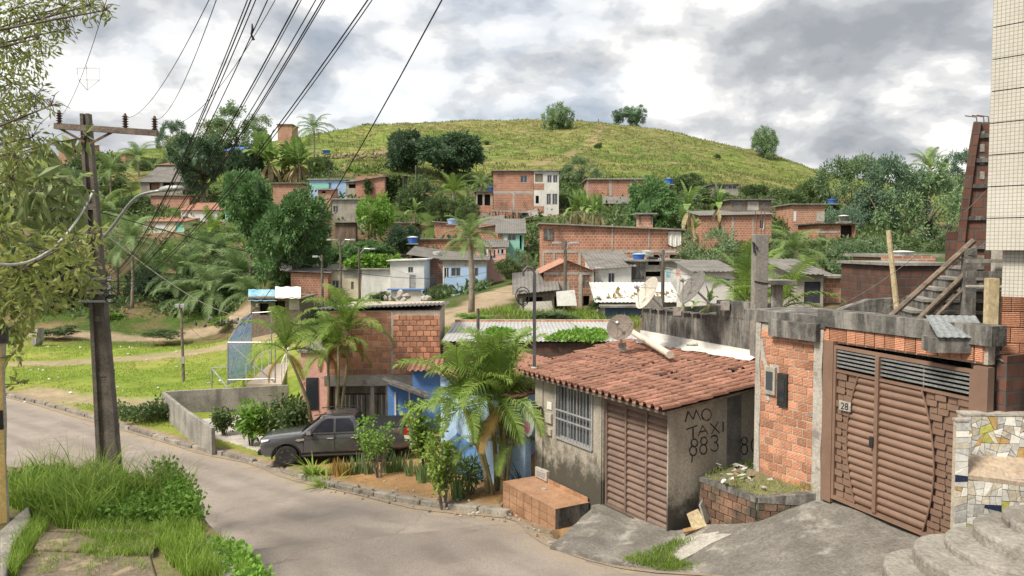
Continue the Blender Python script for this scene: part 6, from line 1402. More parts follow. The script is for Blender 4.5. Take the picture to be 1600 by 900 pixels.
tank(1045, 288, 100, .65, .8, 'blue water tank right of the columned brick house'); tank(998, 406, 46.5, .44, .42, 'blue tank with pale lid on the patched house roof', MT['lblue']); tank(1300, 318, 82, .55, .5, 'blue water tank on the right brick house roof')
tank(1318, 346, 64, .48, .55, 'dark tank with white lid on the dark terrace house', MT['framew'], MT['concd']); tank(510, 240, 150, .9, .7, 'blue tank on the skyline below the tall palm'); tank(767, 300, 99, .5, .7, 'blue tank half hidden left of the tall brick house'); tank(1408, 404, 26, .45, .28, 'white domed tank lid on the low brick room', MT['framew'], MT['framew']); tank(1085, 310, 90, .5, .5, 'small blue tank behind the banana leaves'); tank(683, 398, 72, .45, .3, 'flat white tank lid on the orange brick house roof', MT['framew'], MT['framew']); tank(1011, 398, 52, .4, .3, 'white tank lid above the patched house', MT['framew'], MT['framew'])

def lamp_pole(px, y0, y1, Y, heads, label, r=.09):
    P = at(px, y1, Y); t = thing('street_pole', label, 'pole', P); h = at(px, y0, Y).z - P.z; mb = MB(); mb.tube([(0, 0, -1), (0, 0, h)], [r * 1.25, r * .9], 8); mb.build('post', PC, t)
    s = Y / F
    for dx in heads:
        mb = MB(); e = Vector((dx * s, -.2, h - .15)); mb.tube([(0, 0, h - .6), (dx * s * .4, -.1, h - .12), e], .04, 6); mb.build('arm', MT['steel'], t); mb = MB(); mb.box(e.x - .2, e.x + .2, e.y - .16, e.y + .12, e.z - .06, e.z + .08); mb.build('lamp', MT['frame'], t, bevel=.03)
lamp_pole(533, 372, 480, 62, (-16, 20), 'concrete pole with twin lamps before the cream house'); lamp_pole(562, 386, 480, 60, (22,), 'concrete pole with one lamp right of the twin-lamp pole'); lamp_pole(504, 398, 478, 58, (-9,), 'pole with round lamp in front of the brick side house'); lamp_pole(883, 376, 498, 43, (-15, 14), 'tall pole with two floodlights before the long brick house'); lamp_pole(1035, 390, 500, 41, (-22, 12), 'pole with lamps right of the pale-lidded blue tank')
lamp_pole(747, 482, 540, 29, (), 'short service post at the shed roof edge', .06); lamp_pole(650, 258, 300, 112, (), 'thin bare pole among the dark mango trees', .09); lamp_pole(515, 256, 300, 105, (), 'thin post beside the turquoise and white house', .06); lamp_pole(935, 186, 194, 233, (), 'tiny fence post on the hilltop skyline', .12); lamp_pole(824, 400, 440, 60, (), 'thin post at the top of the dirt path', .06); lamp_pole(630, 275, 305, 105, (), 'thin post at the ivy-covered wall', .05)
house('meter_pillar', 'small white meter pillar with cables near the bare column', 1212, 1220, 444, 470, 19, MT['concl'], .2, roof='slab', cat='pillar', found=.6)

# rubble heaps and rocks
def rocks(cx, cy, Y, n, w, hh, label, m, name='rock_pile'):
    P = at(cx, cy, Y); t = thing(name, label, {'boulder': 'rock', 'stump': 'stump'}.get(name, 'rocks'), P); rr = random.Random(int(cx)); ms = []
    for k in range(4):
        bm = bmesh.new(); bmesh.ops.create_icosphere(bm, subdivisions=1, radius=.5)
        for v in bm.verts: v.co *= rr.uniform(.7, 1.2)
        me = bpy.data.meshes.new('rock'); bm.to_mesh(me); bm.free(); me.materials.append(m); ms.append(me)
    for k in range(n):
        sc_ = hh * rr.uniform(.4, 1.0); inst('rock', rr.choice(ms), t, (rr.gauss(0, w * .35), rr.gauss(0, w * .25), sc_ * .25 + rr.uniform(0, hh * .3)), (rr.uniform(0, 3), rr.uniform(0, 3), 0), (sc_ * rr.uniform(1, 1.6), sc_, sc_ * .7))
rocks(62, 541, 62, 1, .4, 2.2, 'single grey boulder at the left side of the field', MT['conc'], 'boulder'); rocks(368, 507, 66, 26, 4, .55, 'heap of grey rubbish bags and stones at the field edge', MT['concd']); rocks(560, 246, 138, 70, 8, .75, 'pale landslide rubble on the hill left of the mango trees', mat('landslide_stone', (.34, .27, .20), (.24, .17, .12), 1, .95, .3)); rocks(640, 470, 64, 10, 4, .8, 'pile of pale debris before the white house', MT['concl']); rocks(600, 735, 25, 1, .2, .45, 'dark tree stump in the bare soil bed', MT['bark'], 'stump'); rocks(768, 240, 165, 4, 3, .7, 'few grey stones on the grassy hill', MT['conc'])
# ------------------------------------------------------------------ pickup truck
def truck():
    fx, fy = -8.85, 27.95; z0 = max(gz(-7.9, 27.2), gz(-4.6, 27.2), gz(-7.9, 28.6)) + .0
    zA, zB = gz(-7.9, 27.6), gz(-4.7, 27.6)
    t = thing('pickup_truck', 'dark grey double-cab pickup truck parked facing left beside the garden bed', 'truck', (fx, fy, zA), math.radians(2.0)); t.rotation_euler.y = -math.atan2(zB - zA, 3.2) * .6; t.scale = (1, 1, .93)
    paint = mat('graphite_paint', (.075, .073, .077), (.068, .066, .070), 1, .22, 0, metal=.2, spec=.6, coat=1.0, fineamt=0.0)
    plast = mat('black_plastic', (.022, .022, .023), None, 3, .6, .05); chrome = mat('chrome', (.70, .70, .70), None, 3, .15, 0, metal=1.0); tyre = mat('tyre_rubber', (.022, .021, .020), (.035, .032, .03), 5, .85, .2, 30)
    rimm = mat('dark_alloy', (.15, .15, .155), None, 3, .35, 0, metal=.6); lens = mat('lamp_lens', (.75, .76, .78), None, 3, .1, 0); red = mat('tail_red', (.50, .02, .02), None, 3, .15, 0); gl = glass_mat('tinted_glass', (.018, .018, .028), .05)
    st = [(0.0, .50, .86, .66), (.07, .42, .99, .80), (.22, .36, 1.05, .885), (.5, .36, 1.08, .915), (.95, .38, 1.115, .93), (1.35, .40, 1.15, .93), (1.7, .40, 1.19, .925), (2.4, .40, 1.20, .925), (3.2, .40, 1.215, .925), (3.58, .42, 1.23, .925), (3.62, .44, 1.30, .925), (4.2, .46, 1.315, .93), (4.9, .48, 1.33, .92), (5.2, .52, 1.33, .905), (5.27, .56, 1.28, .87)]
    bm = bmesh.new(); rings = []
    for x, zb, zt, w in st:
        h = zt - zb; half = [(w - .10, zb), (w - .01, zb + .10 * h), (w, zb + .38 * h), (w - .012, zb + .55 * h), (w - .03, zb + .80 * h), (w - .075, zt - .03), (w - .16, zt + .005), (w * .4, zt + .035 if x < 3.5 else zt + .01)]
        pts = [(y, z) for y, z in half] + [(-y, z) for y, z in reversed(half)]; rings.append([bm.verts.new((x, y, z)) for y, z in pts])
    n = len(rings[0])
    for a, b in zip(rings[:-1], rings[1:]):
        for j in range(n): bm.faces.new((a[j], a[(j + 1) % n], b[(j + 1) % n], b[j]))
    bm.faces.new(list(reversed(rings[0]))); bm.faces.new(rings[-1]); bmesh.ops.recalc_face_normals(bm, faces=bm.faces)
    me = bpy.data.meshes.new('body'); bm.to_mesh(me); bm.free(); body = bpy.data.objects.new('body', me); link(body)
    AX = (.97, 4.17); WR = .40; cut = MB()
    for ax in AX:
        for s in (-1, 1): cut.tube([(ax, s * .55, WR - .02), (ax, s * 1.2, WR - .02)], .485, 28)
    co = cut.build('cutter', MT['black']); md = body.modifiers.new('b', 'BOOLEAN'); md.object = co; md.operation = 'DIFFERENCE'; md.solver = 'EXACT'
    dg = bpy.context.evaluated_depsgraph_get(); dg.update(); me2 = bpy.data.meshes.new_from_object(body.evaluated_get(dg)); body.modifiers.clear(); body.data = me2; bpy.data.objects.remove(co)
    me2.materials.clear(); me2.materials.append(paint); me2.polygons.foreach_set('use_smooth', [True] * len(me2.polygons)); me2.polygons.foreach_set('material_index', [0] * len(me2.polygons))
    body.parent = t; es = body.modifiers.new('e', 'EDGE_SPLIT'); es.split_angle = math.radians(32)
    # greenhouse
    B0, B1, ZT = 1.17, 1.80, 1.80
    F_ = lambda z: 1.42 + (z - B0) / (ZT - B0) * .82; Rr = lambda z: 3.60 - (z - B0) / (ZT - B0) * .30; Wd = lambda z: .885 - (z - B0) / (ZT - B0) * .21
    bm = bmesh.new(); rings = []
    for z, ins in ((B0, 0), (1.45, 0), (1.70, 0.0), (1.77, .05), (1.80, .13), (1.83, .35)):
        f, r, w = F_(min(z, 1.72)) + ins * 1.2, Rr(min(z, 1.72)) - ins, Wd(min(z, 1.72)) - ins * .8; c = .10
        rings.append([bm.verts.new(p) for p in ((f + .16, -w, z), (r - c, -w, z), (r, -w + c, z), (r, w - c, z), (r - c, w, z), (f + .16, w, z), (f, w * .72, z), (f - .03, 0, z), (f, -w * .72, z))])
    n = 9
    for a, b in zip(rings[:-1], rings[1:]):
        for j in range(n): bm.faces.new((a[j], a[(j + 1) % n], b[(j + 1) % n], b[j]))
    bm.faces.new(rings[-1]); bmesh.ops.recalc_face_normals(bm, faces=bm.faces); me = bpy.data.meshes.new('cabin'); bm.to_mesh(me); bm.free(); me.materials.append(paint); me.polygons.foreach_set('use_smooth', [True] * len(me.polygons))
    cab = bpy.data.objects.new('cabin', me); link(cab, t); es = cab.modifiers.new('e', 'EDGE_SPLIT'); es.split_angle = math.radians(30)
    def sideglass(poly, s):
        b = MB(); b.add([(x, s * (Wd(min(z, 1.72)) + .006), z) for x, z in poly] + [(x, s * (Wd(min(z, 1.72)) - .02), z) for x, z in poly], [tuple(range(len(poly))), tuple(range(2 * len(poly) - 1, len(poly) - 1, -1))] + [(i, (i + 1) % len(poly), len(poly) + (i + 1) % len(poly), len(poly) + i) for i in range(len(poly))]); b.build('side_window', gl, cab)
    for s in (-1, 1):
        sideglass([(1.86, 1.225), (2.62, 1.225), (2.62, 1.70), (2.42, 1.70), (2.2, 1.60)], s); sideglass([(2.70, 1.225), (3.36, 1.225), (3.30, 1.52), (3.16, 1.69), (2.70, 1.70)], s)
    b = MB(); zb, zt = 1.21, 1.70
    def ws(z, y): return (F_(z) - .034 + .16 * (abs(y) / Wd(z)) ** 3 * .2, y, z + .012)
    k = 6
    for i in range(k + 1):
        for z in (zb, zt): b.v.append(ws(z, -Wd(z) * .70 + 2 * Wd(z) * .70 * i / k))
    for i in range(k): b.f.append((2 * i, 2 * i + 1, 2 * i + 3, 2 * i + 2)); b.m.append(0)
    b.build('windscreen', gl, cab, smooth=True)
    b = MB(); b.box(Rr(1.45) + .08, Rr(1.45) + .10, -.6, .6, 1.28, 1.62); b.build('rear_window', gl, cab)
    for s in (-1, 1):
        b = MB(); b.tube([(1.95, s * .66, 1.835), (2.3, s * .655, 1.865), (3.1, s * .645, 1.865), (3.3, s * .64, 1.83)], .018, 6); b.build('roof_rail', plast, cab)
    # bed cover, doors, trim
    b = MB(); b.hexa([(3.66, -.86, 1.30), (5.2, -.86, 1.335), (5.2, .86, 1.335), (3.66, .86, 1.30)], [(3.68, -.83, 1.37), (5.18, -.83, 1.395), (5.18, .83, 1.395), (3.68, .83, 1.37)]); b.build('bed_cover', plast, t, bevel=.015)
    for s in (-1, 1):
        for (xa, xb) in ((1.60, 2.655), (2.675, 3.50)):
            b = MB(); yy = s * .927; b.v = []; 
            for (x, z) in ((xa, .50), (xb, .50), (xb, 1.17), (xa, 1.17)): pass
            b.box(xa, xb, min(yy, yy + s * .006), max(yy, yy + s * .006), .52, .96); d = b.build('door', paint, t, bevel=.004)
            h = MB(); h.tube([(xb - .26, s * .935, 1.01), (xb - .23, s * .955, 1.015), (xb - .06, s * .955, 1.015), (xb - .03, s * .935, 1.01)], .018, 6); h.build('handle', chrome, d)
            b = MB(); b.box(xb + .004, xb + .016, min(s * .90, s * .9275), max(s * .90, s * .9275), .5, 1.2); b.build('door_seam', plast, t)
        b = MB(); b.box(1.565, 1.577, min(s * .9, s * .929), max(s * .9, s * .929), .5, 1.16); b.build('door_seam', plast, t)
        b = MB(); b.box(3.585, 3.60, min(s * .9, s * .929), max(s * .9, s * .929), .5, 1.25); b.build('bed_seam', plast, t)
        b = MB(); b.prism([(1.40, .93), (1.62, .97), (1.62, 1.04), (1.36, 1.02), (1.30, .98)], s * .925 - .012, s * .925 + .012, 'y'); b.build('fender_vent', chrome, t)
        m = MB(); m.box(1.74, 1.90, min(s * .96, s * 1.13), max(s * .96, s * 1.13), 1.19, 1.36); mir = m.build('mirror', chrome, t, bevel=.03); m = MB(); m.bar((1.86, s * .88, 1.20), (1.86, s * 1.0, 1.22), .07, .05); m.box(1.78, 1.87, min(s * .98, s * 1.1), max(s * .98, s * 1.1), 1.15, 1.19); m.build('mirror_base', plast, mir)
        b = MB(); b.tube([(1.5, s * .93, .38), (3.6, s * .93, .38)], .05, 8); b.build('side_step', plast, t)
        for ax in AX:
            b = MB(); b.tube([(ax + .50 * math.cos(a), s * .925, WR - .02 + .50 * math.sin(a)) for a in [math.radians(d) for d in range(-8, 190, 14)]], .032, 6); b.build('wheel_arch', plast, t)
            wl = bpy.data.objects.new('wheel', None); link(wl, t); wl.location = (ax, s * .80, WR - .01); M = Matrix.Rotation(math.pi / 2, 4, 'X')
            q = MB(); q.lathe([(.26, -.115), (.36, -.13), (.395, -.10), (.405, -.05), (.405, .05), (.395, .10), (.36, .13), (.26, .115)], 32, 0, M); q.build('tyre', tyre, wl, smooth=True)
            q = MB(); q.lathe([(.24, -.09), (.27, -.118), (.27, .118), (.24, .09)], 24, 0, M); q.lathe([(.05, .11 * -1), (.06, -.05), (.06, .05), (.05, .11)], 10, 0, M)
            for k in range(6):
                a = 2 * math.pi * k / 6 + .2
                for off in (-.12, .12): q.bar((.05 * math.cos(a), s * .09, .05 * math.sin(a)), (.255 * math.cos(a + off), s * .105, .255 * math.sin(a + off)), .035, .03, up=(0, 1, 0))
            q.build('rim', rimm, wl); q = MB(); q.lathe([(.24, -.02), (.24, .02)], 20, 0, M); q.build('brake_disc', MT['dark'], wl)
        b = MB(); b.add([(.035, s * .50, .90), (.10, s * .84, .92), (.36, s * .905, .99), (.40, s * .895, 1.05), (.10, s * .80, 1.01), (.04, s * .52, .985), (.09, s * .5, .92), (.3, s * .80, .98)], [(0, 1, 4, 5), (1, 2, 3, 4), (5, 4, 3, 7, 6)]); b.build('headlight', lens, t)
        b = MB(); b.box(.03, .10, s * .62 - .07, s * .62 + .07, .56, .64); b.build('fog_lamp', lens, t)
        b = MB(); b.prism([(5.06, 1.02), (5.285, 1.0), (5.285, 1.28), (5.14, 1.28)], s * .895 - .03, s * .895 + .03, 'y'); tl = b.build('tail_light', red, t); b = MB(); b.prism([(5.10, .88), (5.29, .86), (5.29, 1.0), (5.07, 1.015)], s * .897 - .03, s * .897 + .03, 'y'); b.build('reverse_lens', lens, tl)
    b = MB(); b.box(-.02, .10, -.50, .50, .78, .99); b.build('grille', plast, t, bevel=.02); b = MB(); b.box(-.03, .0, -.46, .46, .87, .90); b.build('grille_bar', chrome, t)
    b = MB(); b.box(-.06, .30, -.80, .80, .42, .62); b.build('front_bumper', plast, t, bevel=.05); b = MB(); b.box(5.2, 5.42, -.82, .82, .50, .66); b.build('rear_bumper', chrome, t, bevel=.04)
    b = MB(); b.box(.6, 5.1, -.5, .5, .34, .50); b.build('chassis', MT['dark'], t)
    text_obj('bed_sticker', '4x4', .17, .001, mat('sticker_red', (.32, .10, .09), None, 3, .5, 0), t, Matrix.Translation((4.85, -.932, 1.12)) @ Matrix.Rotation(math.pi / 2, 4, 'X'))
truck()
# ------------------------------------------------------------------ vegetation builders
def np_mesh(name, quads, mats, tris=None, extra=None):
    """quads: (n,4,3) array; each quad its own island"""
    n = len(quads); V = quads.reshape(-1, 3); Fq = np.arange(4 * n).reshape(-1, 4).tolist(); vs = V.tolist()
    if tris is not None and len(tris):
        b = len(vs); vs += tris.reshape(-1, 3).tolist(); Fq += (np.arange(3 * len(tris)).reshape(-1, 3) + b).tolist()
    if extra: b = len(vs); vs += extra[0]; Fq += [tuple(i + b for i in f) for f in extra[1]]
    me = bpy.data.meshes.new(name); me.from_pydata(vs, [], Fq)
    for m in (mats if isinstance(mats, list) else [mats]): me.materials.append(m)
    me.update(); return me
def unit(a): return a / np.maximum(np.linalg.norm(a, axis=1), 1e-9)[:, None]
def leaves(rng, base, dirs, L, W, bend=0.15):
    n = len(base); d = unit(dirs); r = rng.normal(size=(n, 3)); s = unit(np.cross(d, r)); up = np.cross(s, d)
    l = (L * rng.uniform(.7, 1.3, n))[:, None]; w = (W * rng.uniform(.75, 1.25, n))[:, None] * .5
    mid = base + d * l * .5 + up * l * bend * .5; tip = base + d * l
    return np.stack([base, mid + s * w, tip, mid - s * w], 1)
def ico(rng, c, r, sub=2, rough=.18):
    bm = bmesh.new(); bmesh.ops.create_icosphere(bm, subdivisions=sub, radius=1)
    vs = [tuple(np.array(c) + np.array(v.co) * r * (1 + rough * rng.normal())) for v in bm.verts]; fs = [tuple(v.index for v in f.verts) for f in bm.faces]; bm.free(); return vs, fs
def crown_mesh(name, seed, m, Rxy=3.0, Rz=2.5, cz=3.5, lobes=8, clumps=110, per=34, cr=.50, L=.34, W=.15, droop=.25, core=.45, upb=.25, lr=(.40, .60)):
    rng = np.random.default_rng(seed); lc = []; 
    for k in range(lobes):
        a = 2 * math.pi * k / lobes + rng.uniform(-.4, .4); rr = rng.uniform(.25, .62) if k else 0; lc.append((Rxy * rr * math.cos(a), Rxy * rr * math.sin(a), cz + Rz * rng.uniform(-.42, .50) if k else cz + Rz * .25, rng.uniform(*lr)))
    Q = []; E = ([], [])
    lc = np.array(lc); pick = rng.integers(0, lobes, clumps); d = unit(rng.normal(size=(clumps, 3)) + np.array([0, 0, upb]))
    cc = lc[pick, :3] + d * (lc[pick, 3] * rng.uniform(.80, 1.10, clumps))[:, None] * np.array([Rxy, Rxy, Rz])
    # drop clumps buried inside other lobes
    keep = np.ones(clumps, bool)
    for i in range(lobes):
        q = ((cc - lc[i, :3]) / (np.array([Rxy, Rxy, Rz]) * lc[i, 3])); keep &= ~((np.linalg.norm(q, axis=1) < .72) & (pick != i))
    cc = cc[keep]; d = d[keep]; k = len(cc); per_ = max(1, int(per * clumps / max(k, 1)))
    cc = np.repeat(cc, per_, 0); dd = np.repeat(d, per_, 0); off = rng.normal(size=cc.shape); off = unit(off) * (rng.uniform(0, 1, len(cc)) ** .5)[:, None] * cr * rng.uniform(.6, 1.35, len(cc))[:, None]
    base = cc + off; dr = off / cr * .8 + dd * .7 + rng.normal(size=cc.shape) * .45 + np.array([0, 0, -droop])
    q = leaves(rng, base, dr, L, W)
    ev, ef = [], []
    if core:
        for c in lc:
            v, f = ico(rng, (c[0], c[1], c[2]), np.array([Rxy, Rxy, Rz]) * c[3] * core, 2); b = len(ev); ev += v; ef += [tuple(i + b for i in x) for x in f]
    return np_mesh(name, q, m, extra=(ev, ef) if core else None)
def trunk_mesh(name, seed, H=3.2, r=.22, limbs=6, spread=2.0, topz=4.2, m=None, lean=.2):
    rr = random.Random(seed); mb = MB(); lx, ly = rr.uniform(-lean, lean), rr.uniform(-lean, lean); fork = H * .55
    mb.tube([(0, 0, -.8), (lx * .3, ly * .3, fork * .5), (lx, ly, fork), (lx * 1.3, ly * 1.3, H * .9)], [r * 1.25, r, r * .85, r * .5], 8)
    for k in range(limbs):
        a = 2 * math.pi * k / limbs + rr.uniform(-.4, .4); s = spread * rr.uniform(.5, 1); z0 = fork * rr.uniform(.8, 1.2)
        p = [(lx, ly, z0), (lx + .35 * s * math.cos(a), ly + .35 * s * math.sin(a), z0 + (topz - z0) * .45), (lx + s * math.cos(a), ly + s * math.sin(a), z0 + (topz - z0) * rr.uniform(.7, 1.1))]
        mb.tube(p, [r * .5, r * .33, r * .12], 6)
    return mb.mesh(name, m or MT['bark'], smooth=True)
TRUNKS = [trunk_mesh('trunk', 40 + k) for k in range(3)]
CR = {}
def proto(kind):
    if kind in CR: return CR[kind]
    if kind.startswith('mango'): p = [crown_mesh('crown', 11 + k, LF['mango'], clumps=300, per=30, cr=.42, L=.34, W=.15, droop=.3, Rz=2.7, cz=3.5, lobes=9, core=.68, lr=(.46, .60)) for k in range(2)]
    if kind.startswith('dark'): p = [crown_mesh('crown', 31 + k, LF['mangod'], clumps=280, per=28, cr=.42, L=.34, W=.16, droop=.3, Rz=2.7, cz=3.4, core=.68, lr=(.46, .60)) for k in range(2)]
    if kind == 'mid': p = [crown_mesh('crown', 51 + k, LF['mid'], clumps=150, per=32, cr=.5, L=.30, W=.15, core=.25) for k in range(2)]
    if kind == 'grey': p = [crown_mesh('crown', 61 + k, LF['grey'], clumps=210, per=40, cr=.5, L=.26, W=.11, core=0, lobes=11, Rz=2.8, cz=3.4) for k in range(2)]
    if kind == 'bluish': p = [crown_mesh('crown', 71 + k, LF['blue'], clumps=210, per=40, cr=.5, L=.26, W=.11, core=0, lobes=11, Rz=2.9, cz=3.3) for k in range(2)]
    if kind == 'pale': p = [crown_mesh('crown', 81 + k, LF['pale'], clumps=90, per=26, cr=.55, L=.30, W=.12, core=0, lobes=10) for k in range(2)]
    if kind == 'bright': p = [crown_mesh('crown', 91 + k, LF['bright'], clumps=120, per=28, cr=.45, L=.32, W=.18, core=.42) for k in range(2)]
    if kind == 'sparse': p = [crown_mesh('crown', 101, LF['grey'], clumps=110, per=18, cr=.45, L=.24, W=.10, core=0, Rz=1.6, cz=4.0, lobes=9)]
    if kind == 'bush': p = [crown_mesh('foliage', 111 + k, LF['mid'], Rxy=3, Rz=3, cz=2.6, clumps=110, per=24, cr=.6, L=.42, W=.22, core=.45) for k in range(2)]
    if kind == 'bushb': p = [crown_mesh('foliage', 121, LF['bright'], Rxy=3, Rz=3, cz=2.6, clumps=110, per=22, cr=.6, L=.45, W=.26, core=.42)]
    if kind == 'bushd': p = [crown_mesh('foliage', 131, LF['mango'], Rxy=3, Rz=3, cz=2.6, clumps=110, per=24, cr=.6, L=.42, W=.22, core=.45)]
    if kind == 'round': p = [crown_mesh('crown', 141 + k, LF[('grey', 'blue')[k]], clumps=190, per=36, cr=.45, L=.26, W=.12, core=.5, lobes=6, Rz=3.0, cz=3.3) for k in range(2)]
    CR[kind] = p; return p
TG = 'trees on the hillside'
def tree(kind, px, yt, yb, wpx, Y, label, seed=0, name=None, group=None, trunk=True):
    P = at(px, yb, Y); g = gz(P.x, P.y); s = Y / F; h = (yb - yt) * s; w = wpx * s
    if P.z > g + .3 and trunk: h += min(P.z - g, 5.0); P.z -= min(P.z - g, 5.0)
    nm = name or {'mango': 'mango_tree', 'dark': 'mango_tree', 'bush': 'bush', 'bushb': 'bush', 'bushd': 'bush'}.get(kind, 'broadleaf_tree')
    t = thing(nm, label, 'bush' if nm == 'bush' else 'tree', P, R.uniform(0, 6.28), group); pr = proto(kind); me = pr[seed % len(pr)]
    k = {'sparse': 5.6}.get(kind, 6.2 if not kind.startswith('bush') else 5.4); kw = 6.4
    if kind.startswith('bush') or nm == 'bush': inst('foliage', me, t, scale=(w / kw, w / kw, h / k)); return t
    sz = min(h * .93 / 5.5, 1.3 * w / kw); z0 = h - k * sz; inst('crown', me, t, (0, 0, z0), scale=(w / kw, w / kw, sz))
    inst('trunk', TRUNKS[seed % 3], t, scale=(w / kw, w / kw, max(.2, (z0 + 4.3 * sz) / 4.2))); return t
# ---- palms
def frond_mesh(name, L, nl, ll, el, droop, m, lw=.05, hang=.5, vee=.35, seed=0, fwd=.55):
    rr = random.Random(seed); mb = MB(); n = 12; pts = []; a = math.radians(el); p = Vector((0, 0, 0)); dirs = []
    for i in range(n + 1):
        pts.append(p.copy()); d = Vector((math.cos(a), 0, math.sin(a))); dirs.append(d); p += d * (L / n); a -= math.radians(droop) / n * (0.5 + 1.0 * i / n)
    mb.tube(pts, [max(.006, .03 * L / 3 * (1 - i / n)) for i in range(n + 1)], 4, cap=False)
    T = []
    for i in range(nl):
        t = .10 + .90 * (i + .5) / nl; f = t * n; k = min(n - 1, int(f)); c = pts[k].lerp(pts[k + 1], f - k); d = dirs[k]; up = Vector((0, 1, 0)).cross(d) * -1
        prof = ll * (math.sin(math.pi * min(1, .12 + t * .86)) ** .6) * rr.uniform(.85, 1.12)
        for s in (-1, 1):
            o = (Vector((0, s, 0)) + d * (fwd + t * .5) + up * vee * rr.uniform(.4, 1.3) + Vector((0, 0, -.1))).normalized(); mid = c + o * prof * .5; o2 = (o + Vector((0, 0, -hang * rr.uniform(.7, 1.5)))).normalized(); tip = mid + o2 * prof * .55
            w = d * lw * .5; b = len(mb.v); mb.v += [tuple(c - w), tuple(c + w), tuple(mid + w * .9), tuple(mid - w * .9), tuple(tip)]; mb.f += [(b, b + 1, b + 2, b + 3), (b + 3, b + 2, b + 4)]; mb.m += [0, 0]
    return mb.mesh(name, m)
FR = dict(
    coco=[frond_mesh('frond', 3.6, 34, .85, e, d, LF['palm'], .07, .7, .25, k) for k, (e, d) in enumerate(((70, 95), (45, 110), (15, 105), (-10, 70)))],
    cocod=[frond_mesh('frond', 3.6, 34, .85, e, d, LF['palmd'], .07, .8, .25, k) for k, (e, d) in enumerate(((70, 95), (45, 110), (15, 105), (-10, 70)))],
    bright=[frond_mesh('frond', 3.2, 34, .8, e, d, LF['areca'], .07, .5, .25, k) for k, (e, d) in enumerate(((75, 60), (55, 80), (35, 90), (10, 80)))],
    areca=[frond_mesh('frond', 2.0, 40, .54, e, d, LF['areca'], .036, .8, .5, k, .6) for k, (e, d) in enumerate(((82, 70), (62, 105), (38, 115), (12, 100)))],
    arecad=[frond_mesh('frond', 1.7, 40, .42, -25, 65, LF['dry'], .035, .9, .2, 9, .6)])
def palm(px_base, y_base, px_top, y_top, Y, fl, label, kind='coco', n=18, r=.16, name='coconut_palm', group=None, dry=0, trunkm=None, seed=0, cat='palm', Ytop=None, fz=1.0):
    rr = random.Random(seed + int(px_top)); P = at(px_base, y_base, Y); T = at(px_top, y_top, Ytop or Y) - P; t = thing(name, label, cat, P, 0, group); mb = MB()
    pts = [T * f + Vector((0.06 * math.sin(f * 3.1) * T.z, 0, 0)) * (.4 if T.z > 2 else 0) for f in (0, .25, .5, .75, 1)]; pts[0] = Vector((0, 0, -.6)); pts[-1] = T
    mb.tube(pts, [r * 1.35, r * 1.05, r, r * .9, r * .75], 9); mb.build('trunk', trunkm or MT['palmbark'], t, smooth=True); s = fl / {'coco': 3.6, 'cocod': 3.6, 'bright': 3.2, 'areca': 2.0}[kind]
    fm = FR[kind]
    for k in range(n):
        f = k / n; idx = min(3, int(f * 4)); o = inst('frond', fm[idx], t, T + Vector((0, 0, -.1 * f)), (rr.uniform(-.15, .15), rr.uniform(-.14, .14), k * 2.39996 + rr.uniform(-.2, .2)), (s * rr.uniform(.85, 1.12),) * 3); o.scale.z *= fz
    for k in range(dry): inst('frond', FR['arecad'][0], t, T + Vector((0, 0, -.15)), (rr.uniform(-.2, .2), rr.uniform(-.1, .35), rr.uniform(0, 6.28)), (s * .85,) * 3)
    return t
# ---- banana
def banana_leaf(name, L, W, el, droop, m, seed=0):
    rr = random.Random(seed); mb = MB(); n = 14; a = math.radians(el); p = Vector((0, 0, 0)); row = []
    for i in range(n + 1):
        t = i / n; d = Vector((math.cos(a), 0, math.sin(a))); up = Vector((-math.sin(a), 0, math.cos(a)))
        w = W * .5 * (math.sin(math.pi * min(1, max(0, (t - .14) / .86))) ** .55) if t > .14 else .02
        row.append((p.copy(), up, w)); p += d * L / n; a -= math.radians(droop) / n * (.4 + 1.2 * t)
    mb.tube([r[0] for r in row], [max(.008, .035 * (1 - i / n)) for i in range(n + 1)], 5, cap=False)
    for s in (-1, 1):
        for i in range(n):
            (p0, u0, w0), (p1, u1, w1) = row[i], row[i + 1]; g = rr.uniform(.0, .35) if rr.random() < .6 else 0
            e0 = p0 + Vector((0, s * w0, 0)) + u0 * (.25 * w0) + Vector((0, 0, -w0 * rr.uniform(0, .25))); e1 = p1 + Vector((0, s * w1, 0)) + u1 * (.25 * w1); e1 = e1.lerp(e0, g); e1.z -= w1 * rr.uniform(0, .3)
            b = len(mb.v); mb.v += [tuple(p0), tuple(e0), tuple(e1), tuple(p1)]; mb.f.append((b, b + 1, b + 2, b + 3)); mb.m.append(0)
    return mb.mesh(name, m)
BN = [banana_leaf('leaf', 2.4, .62, e, d, LF['banana'], k) for k, (e, d) in enumerate(((84, 25), (68, 70), (50, 100), (28, 105)))]
BND = banana_leaf('leaf', 2.0, .4, -30, 50, LF['straw'], 8)
